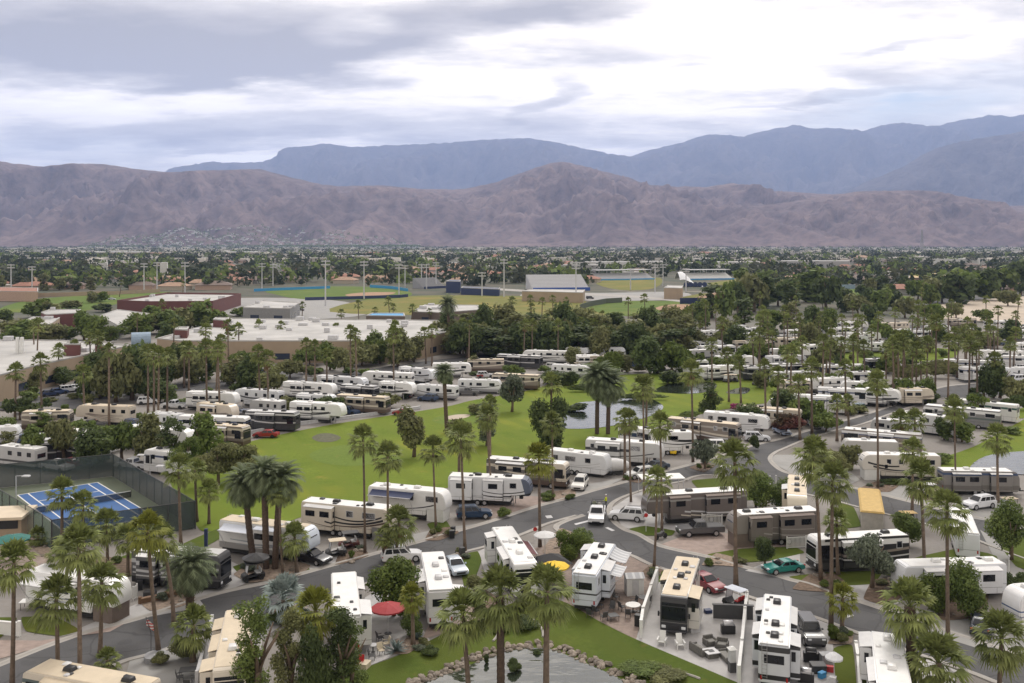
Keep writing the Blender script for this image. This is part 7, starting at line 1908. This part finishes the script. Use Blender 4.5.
# ---------------------------------------------------------------- site walls, railings, signs
def low_wall(name, label, px, h, m, t=.18, cat='wall', caps=True):
    p = pts(px); o0 = p[0]; root = thing(name, label, cat, o0)
    q = MB(); q2 = MB()
    for a, b in zip(p, p[1:]):
        d = (b - a).normalized(); n = Vector((-d.y, d.x, 0))
        for Q, tt, z0, z1 in ((q, t / 2, 0, h), (q2, t / 2 + .05, h, h + .08)):
            v = [a - o0 - n * tt, b - o0 - n * tt, b - o0 + n * tt, a - o0 + n * tt]
            Q.add([(w.x, w.y, z0) for w in v] + [(w.x, w.y, z1) for w in v], [(0, 3, 2, 1), (4, 5, 6, 7), (0, 1, 5, 4), (1, 2, 6, 5), (2, 3, 7, 6), (3, 0, 4, 7)])
    q.build('panel', M[m], root)
    if caps: q2.build('cap_rail', M[m], root)
    for v in p:
        MB().box(v.x - o0.x - .14, v.x - o0.x + .14, v.y - o0.y - .14, v.y - o0.y + .14, 0, h + .22).build('post', M[m], root)
    return root
low_wall('site_wall', 'white site wall between the brown terrace and cream roofed motorhome', [(641, 638), (643, 624), (651, 600), (657, 583)], 1.5, 'white_paint')
low_wall('site_wall', 'white site wall right of the wicker seats', [(739, 683), (742, 655), (745, 622), (747, 606)], 1.3, 'white_paint')
low_wall('site_wall', 'thin white kerb wall left of the long white roof', [(861, 705), (858, 665), (856, 652)], .8, 'white_paint')
low_wall('site_wall', 'low white wall left of the cream motorhome on the lane', [(197, 690), (206, 655), (212, 632)], 1.4, 'light_grey')
low_wall('site_wall', 'low white fence at the left edge beside the small lawn', [(-30, 632), (19, 636)], 1.2, 'white_paint')
low_wall('site_wall', 'low stone wall in front of the black and white motorhome', [(140, 604), (165, 599), (182, 594)], .5, 'wood', .4)
low_wall('site_wall', 'low tan retaining wall along the fairway rows', [(250, 434), (300, 425), (362, 417), (420, 409)], .6, 'light_grey', .4)
def railing(label, px, h, m='white_paint'):
    p = pts(px); a, b = p[0], p[-1]; d = b - a; L_ = d.length
    t = thing('railing', label, 'railing', a, math.atan2(d.y, d.x))
    for z in (.12, h - .08): MB().box(0, L_, -.03, .03, z, z + .08).build('rail', M[m], t)
    q = MB(); k = 0
    n = int(L_ / .16)
    for i in range(n): q.box(L_ * i / n, L_ * i / n + .08, -.02, .02, .13, h - .04)
    q.build('slat_panel', M[m], t)
    for i in range(max(2, int(L_ / 2) + 1)):
        x = L_ * i / max(1, int(L_ / 2) if L_ >= 2 else 1)
        MB().box(x - .06, x + .06, -.06, .06, 0, h + .12).build('post', M[m], t)
railing('white picket railing beside the dark taupe fifth wheel nose', [(702, 524), (722, 525)], 1.3)
railing('white picket railing beside the black and white motorhome', [(787, 549), (806, 548)], 1.4)
railing('white picket gate beside the brown box skirt', [(133, 601), (137, 598)], 1.4)
def street_sign(label, x, y, h, col, rz, octo=True):
    t = thing('street_sign', label, 'sign', at(x, y), R(rz))
    MB().tube([(0, 0, 0), (0, 0, h)], .035, 6).build('pole', M['white_paint'], t)
    MB().disc((0, -.05, h - .25), .27, (0, 1, 0), .03, 8).build('panel', M[col], t)
    return t
street_sign('red stop sign on a white post at the street corner', 646, 532, 2.4, 'red_paint', 0)
street_sign('small red and white marker post beside the maroon awning', 535, 540, 1.6, 'red_paint', 20)
for x, y, h, l in [(770, 487, 1.5, 'white marker post on the island lawn, left one'), (776, 486, 1.4, 'white marker post on the island lawn, right one'), (1009, 575, 2.0, 'white lamp post beside the right hand lawn')]:
    t = thing('marker_post', l, 'post', at(x, y)); MB().tube([(0, 0, 0), (0, 0, h)], .05, 6).build('pole', M['white_paint'], t); MB().blob((0, 0, h + .1), (.14, .14, .16), 8, 5).build('cap', M['light_grey'], t)
# little flag by the lane
t = thing('flag_pole', 'small faded flag on a leaning pole beside the lane', 'flag', at(151, 655))
MB().tube([(0, 0, 0), (.0, 0, 2.0), (-.45, 0, 3.4)], .03, 6).build('pole', M['charcoal'], t)
vs, fs = [], []
for i in range(9):
    for j in range(3): vs.append((-.42 + i * .12, .05 * math.sin(i * 1.1), 3.25 - j * .3 - i * .09))
for i in range(8):
    for j in range(2): fs.append((i * 3 + j, i * 3 + j + 1, i * 3 + j + 4, i * 3 + j + 3))
fm = bpy.data.materials.new('flag_cloth'); Nf, Lf, Pf = nodes(fm)
tcf = Nf.new('ShaderNodeTexCoord'); spf = Nf.new('ShaderNodeSeparateXYZ'); Lf.new(tcf.outputs['Generated'], spf.inputs[0])
Lf.new(mix(Nf, Lf, mnode(Nf, Lf, 'GREATER_THAN', mnode(Nf, Lf, 'FRACT', mnode(Nf, Lf, 'MULTIPLY', spf.outputs[2], 5)), .5), (.5, .08, .08), (.65, .63, .62)), Pf.inputs['Base Color'])
MB().add(vs, fs).build('flag', fm, t)
o = MB().disc((0, 0, .25), 1.0, (0, 0, 1), .5, 20).build('planter', M['grey_plastic'], None, loc=at(156, 660)); tag(o, 'round grey planter at the lane patio corner', 'planter')
t = thing('camp_table', 'white covered table with curved end beside the white fifth wheel', 'table', at(37, 608), .1)
MB().box(-1.6, 1.6, -.6, .6, .7, .8).build('tabletop', M['white_paint'], t, bevel=.04, seg=1)
for x in (-1.4, 1.4):
    for y in (-.5, .5): MB().tube([(x, y, 0), (x, y, .7)], .03, 5).build('leg', M['charcoal'], t)
# stepping strips and small blocks beside the white motorhome
for k, (a, b) in enumerate([((474, 556), (486, 553)), ((478, 566), (490, 562))]):
    pass

# ---------------------------------------------------------------- the worker behind the pickup
def person(label, loc, rz, shirt, trousers):
    t = thing('person', label, 'person', loc, rz)
    J = [((0, 0, .95), .15), ((0, 0, 1.15), .14), ((0, 0, 1.36), .17), ((0, 0, 1.50), .07), ((0, .01, 1.60), .085), ((0, .015, 1.72), .10), ((0, .01, 1.80), .06),
         ((.10, 0, .90), .10), ((.12, .06, .50), .07), ((.13, -.04, .08), .05), ((.13, .12, .04), .04),
         ((-.10, 0, .90), .10), ((-.12, -.02, .50), .07), ((-.13, -.12, .08), .05), ((-.13, .04, .04), .04),
         ((.20, 0, 1.40), .065), ((.27, .06, 1.13), .048), ((.22, .28, 1.05), .036), ((.20, .36, 1.04), .03),
         ((-.20, 0, 1.40), .065), ((-.27, .04, 1.13), .048), ((-.24, .26, 1.02), .036), ((-.22, .34, 1.0), .03)]
    E = [(0, 1), (1, 2), (2, 3), (3, 4), (4, 5), (5, 6), (0, 7), (7, 8), (8, 9), (9, 10), (0, 11), (11, 12), (12, 13), (13, 14), (2, 15), (15, 16), (16, 17), (17, 18), (2, 19), (19, 20), (20, 21), (21, 22)]
    def skin(name, verts, edges, m, root_i=0, lv=1):
        me = bpy.data.meshes.new(name); me.from_pydata([v for v, r in verts], edges, [])
        o = link(name, me, t)
        md = o.modifiers.new('skin', 'SKIN'); md.use_smooth_shade = True
        if not me.skin_vertices: me.attributes
        sv = me.skin_vertices[0].data if me.skin_vertices else None
        if sv:
            for i, (v, r) in enumerate(verts): sv[i].radius = (r, r)
            sv[root_i].use_root = True
        s_ = o.modifiers.new('sub', 'SUBSURF'); s_.levels = lv; s_.render_levels = lv
        me.materials.append(m)
        return o
    pm = bpy.data.materials.new('clothed_figure'); Np, Lp, Pp = nodes(pm)
    tcp = Np.new('ShaderNodeTexCoord'); spp = Np.new('ShaderNodeSeparateXYZ'); Lp.new(tcp.outputs['Object'], spp.inputs[0])
    c = mix(Np, Lp, mnode(Np, Lp, 'GREATER_THAN', spp.outputs[2], .96), trousers, shirt)
    c = mix(Np, Lp, mnode(Np, Lp, 'GREATER_THAN', spp.outputs[2], 1.50), c, (.42, .26, .19))
    Lp.new(c, Pp.inputs['Base Color']); Pp.inputs['Roughness'].default_value = .8
    bpy.context.view_layer.update()
    o = bpy.data.objects
    skin('body', J, E, pm)
    MB().frustum((-.12, .12, -.12, .13), 1.78, (-.09, .09, -.09, .10), 1.90).build('hat', M['white_paint'], t, bevel=.03)
    return t
try:
    person('person in a yellow high visibility top walking beside the loaded white pickup', at(606, 508) + Vector((0, 0, .03)), R(60), (.55, .62, .02), (.03, .035, .05))
except Exception as ex:
    print('person', ex)
# wet dark earth under the pond stones
sheet('pond_bank', [(x + (x - 525) * .10, y - (6 if y < 690 else -10)) for x, y in POND], .012, mat('wet_earth', (.05, .042, .032), .6, var=.4, scale=1.2, world=True))
for x, y, h, w, l in [(486, 664, 12, 7, 'dark upright reeds in the pond beside the leaning palm'), (514, 672, 16, 16, 'bushy water plant in the pond between the two taller palms'), (537, 655, 7, 10, 'low dark water plant near the pond rocks')]:
    p = at(x, y); s_ = p.y / F
    tag(shrub(p, h * s_, w * s_, l, L_DARK, 0, name='water_plant', cat='plant'), l)
# ---------------------------------------------------------------- gravel beds with stones and small plants along the sites
BED = mat('gravel_bed', (.15, .105, .075), .95, var=.4, scale=2.4, world=True, bump=.4, bscale=9)
BED2 = mat('crushed_rock', (.26, .20, .155), .95, var=.35, scale=3.1, world=True, bump=.4, bscale=9)
rb = random.Random(77)
BEDS = [((140, 604), (165, 595), (186, 590), (198, 600), (180, 608), (150, 612)), ((424, 541), (430, 530), (452, 527), (460, 533), (440, 541)), ((546, 501), (552, 492), (574, 489), (577, 496), (560, 501)), ((334, 566), (342, 546), (362, 545), (370, 556), (352, 562)),
        ((232, 575), (250, 564), (290, 560), (312, 566), (300, 576), (250, 584)), ((52, 566), (86, 556), (140, 560), (140, 575), (90, 580), (60, 578)), ((262, 618), (280, 605), (306, 605), (312, 620), (290, 630)), ((470, 604), (486, 590), (500, 600), (496, 618), (478, 622)),
        ((700, 566), (716, 553), (742, 560), (744, 568), (720, 566)), ((790, 590), (810, 574), (834, 574), (846, 582), (828, 593)), ((826, 645), (838, 630), (854, 634), (852, 645)), ((862, 600), (872, 580), (896, 578), (910, 590), (890, 608)),
        ((905, 498), (925, 486), (960, 492), (952, 503)), ((856, 490), (880, 480), (902, 484), (890, 493)), ((28, 545), (42, 533), (56, 548), (48, 560)), ((455, 555), (464, 551), (470, 557), (462, 561)), ((640, 508), (650, 500), (664, 503), (660, 511)), ((688, 468), (706, 462), (716, 466), (704, 473)),
        ((540, 553), (560, 527), (594, 543), (600, 556), (572, 566)), ((640, 574), (652, 564), (664, 569), (655, 582)), ((380, 572), (392, 556), (412, 557), (415, 568)), ((620, 480), (632, 474), (646, 476), (640, 484)), ((390, 655), (410, 635), (430, 640), (408, 655)), ((926, 590), (945, 575), (990, 590), (985, 618), (940, 622))]
for i, px in enumerate(BEDS):
    sheet('gravel_bed', list(px), .045, BED if i % 2 else BED2, smooth='cut')
    x0, x1 = min(p[0] for p in px), max(p[0] for p in px); y0, y1 = min(p[1] for p in px), max(p[1] for p in px)
    cxp, cyp = sum(p[0] for p in px) / len(px), sum(p[1] for p in px) / len(px)
    for k in range(5):
        a, q_ = rb.uniform(0, 6.28), math.sqrt(rb.random()) * .75
        x, y = cxp + math.cos(a) * q_ * (x1 - x0) / 2, cyp + math.sin(a) * q_ * (y1 - y0) / 2
        p = at(x, y); s = rb.uniform(.18, .42)
        o = link('stone', rb.choice(ROCKS), None, (p.x, p.y, .1), (rb.uniform(-.4, .4), 0, rb.uniform(0, 6)), (s * 1.2, s, s * .8))
        tag(o, 'small tan stone lying in a gravel planting bed', 'stone', 'stones in the gravel beds')
    for k in range(3):
        a, q_ = rb.uniform(0, 6.28), math.sqrt(rb.random()) * .8
        x, y = cxp + math.cos(a) * q_ * (x1 - x0) / 2, cyp + math.sin(a) * q_ * (y1 - y0) / 2
        p = at(x, y)
        shrub(p, rb.uniform(.5, 1.2), rb.uniform(.8, 1.7), 'small ragged plant in a gravel planting bed', rb.choice([L_OLIVE, L_SAGE, L_MID, L_BRIGHT]), 1, 'small plants in the gravel beds', name='bedding_plant', cat='plant')

# ---------------------------------------------------------------- cars, carts and umbrellas among the middle rows
CARS = [('suv', (.55, .56, .58), 'silver'), ('suv', (.03, .032, .036), 'black'), ('pickup', (.62, .63, .65), 'white'), ('sedan', (.30, .03, .03), 'red'), ('suv', (.05, .08, .15), 'navy'), ('pickup', (.12, .12, .125), 'grey'), ('jeep', (.62, .62, .6), 'white')]
CP = {}
names = {'by the left school': 'by the left school'}
for phrase, row in ROWS.items():
    made = []
    for code, p0, p1 in row:
        for t in range(2):
            if rb.random() > .62: continue
            e = p1 if rb.random() < .5 else p0
            H = RV_H[code]
            a, b = at(*p0, H), at(*p1, H); c = b if rb.random() < .5 else a
            d = (b - a).normalized(); n = Vector((-d.y, d.x, 0))
            pos = (a + b) / 2 + d * rb.uniform(-3, 3) - n * math.copysign(rb.uniform(3.0, 4.2), n.y)
            if rb.random() < .6: pos = c + (c - (a + b) / 2).normalized() * 3.6
            k = rb.randrange(len(CARS) + 3)
            if k < len(CARS):
                if k not in CP: CP[k] = o = make_car(CARS[k][0], CARS[k][1], 'x', detail=False)
                else: o = copy_tree(CP[k])
                say, cat = CARS[k][2] + ' ' + {'suv': 'suv', 'pickup': 'pickup', 'sedan': 'car', 'jeep': 'boxy car'}[CARS[k][0]], {'suv': 'car', 'pickup': 'pickup truck', 'sedan': 'car', 'jeep': 'car'}[CARS[k][0]]
                o.rotation_euler.z = math.atan2(d.y, d.x) + rb.choice([0, math.pi]) + rb.uniform(-.15, .15)
            else:
                if 'cart' not in CP: CP['cart'] = o = golf_cart('x', 'charcoal', 'roof_beige')
                else: o = copy_tree(CP['cart'])
                say, cat = 'golf cart', 'golf cart'
                o.rotation_euler.z = rb.uniform(0, 6.28)
            o.location = (pos.x, pos.y, .02)
            made.append((CX + F * pos.x / pos.y, o, say, cat))
    cnt = {}
    for x, o, say, cat in sorted(made, key=lambda q: q[0]):
        cnt[say] = cnt.get(say, 0) + 1
        tag(o, f'{say} parked {phrase}, {ORD(cnt[say])} such from left', cat, 'vehicles parked among the trailers ' + phrase)
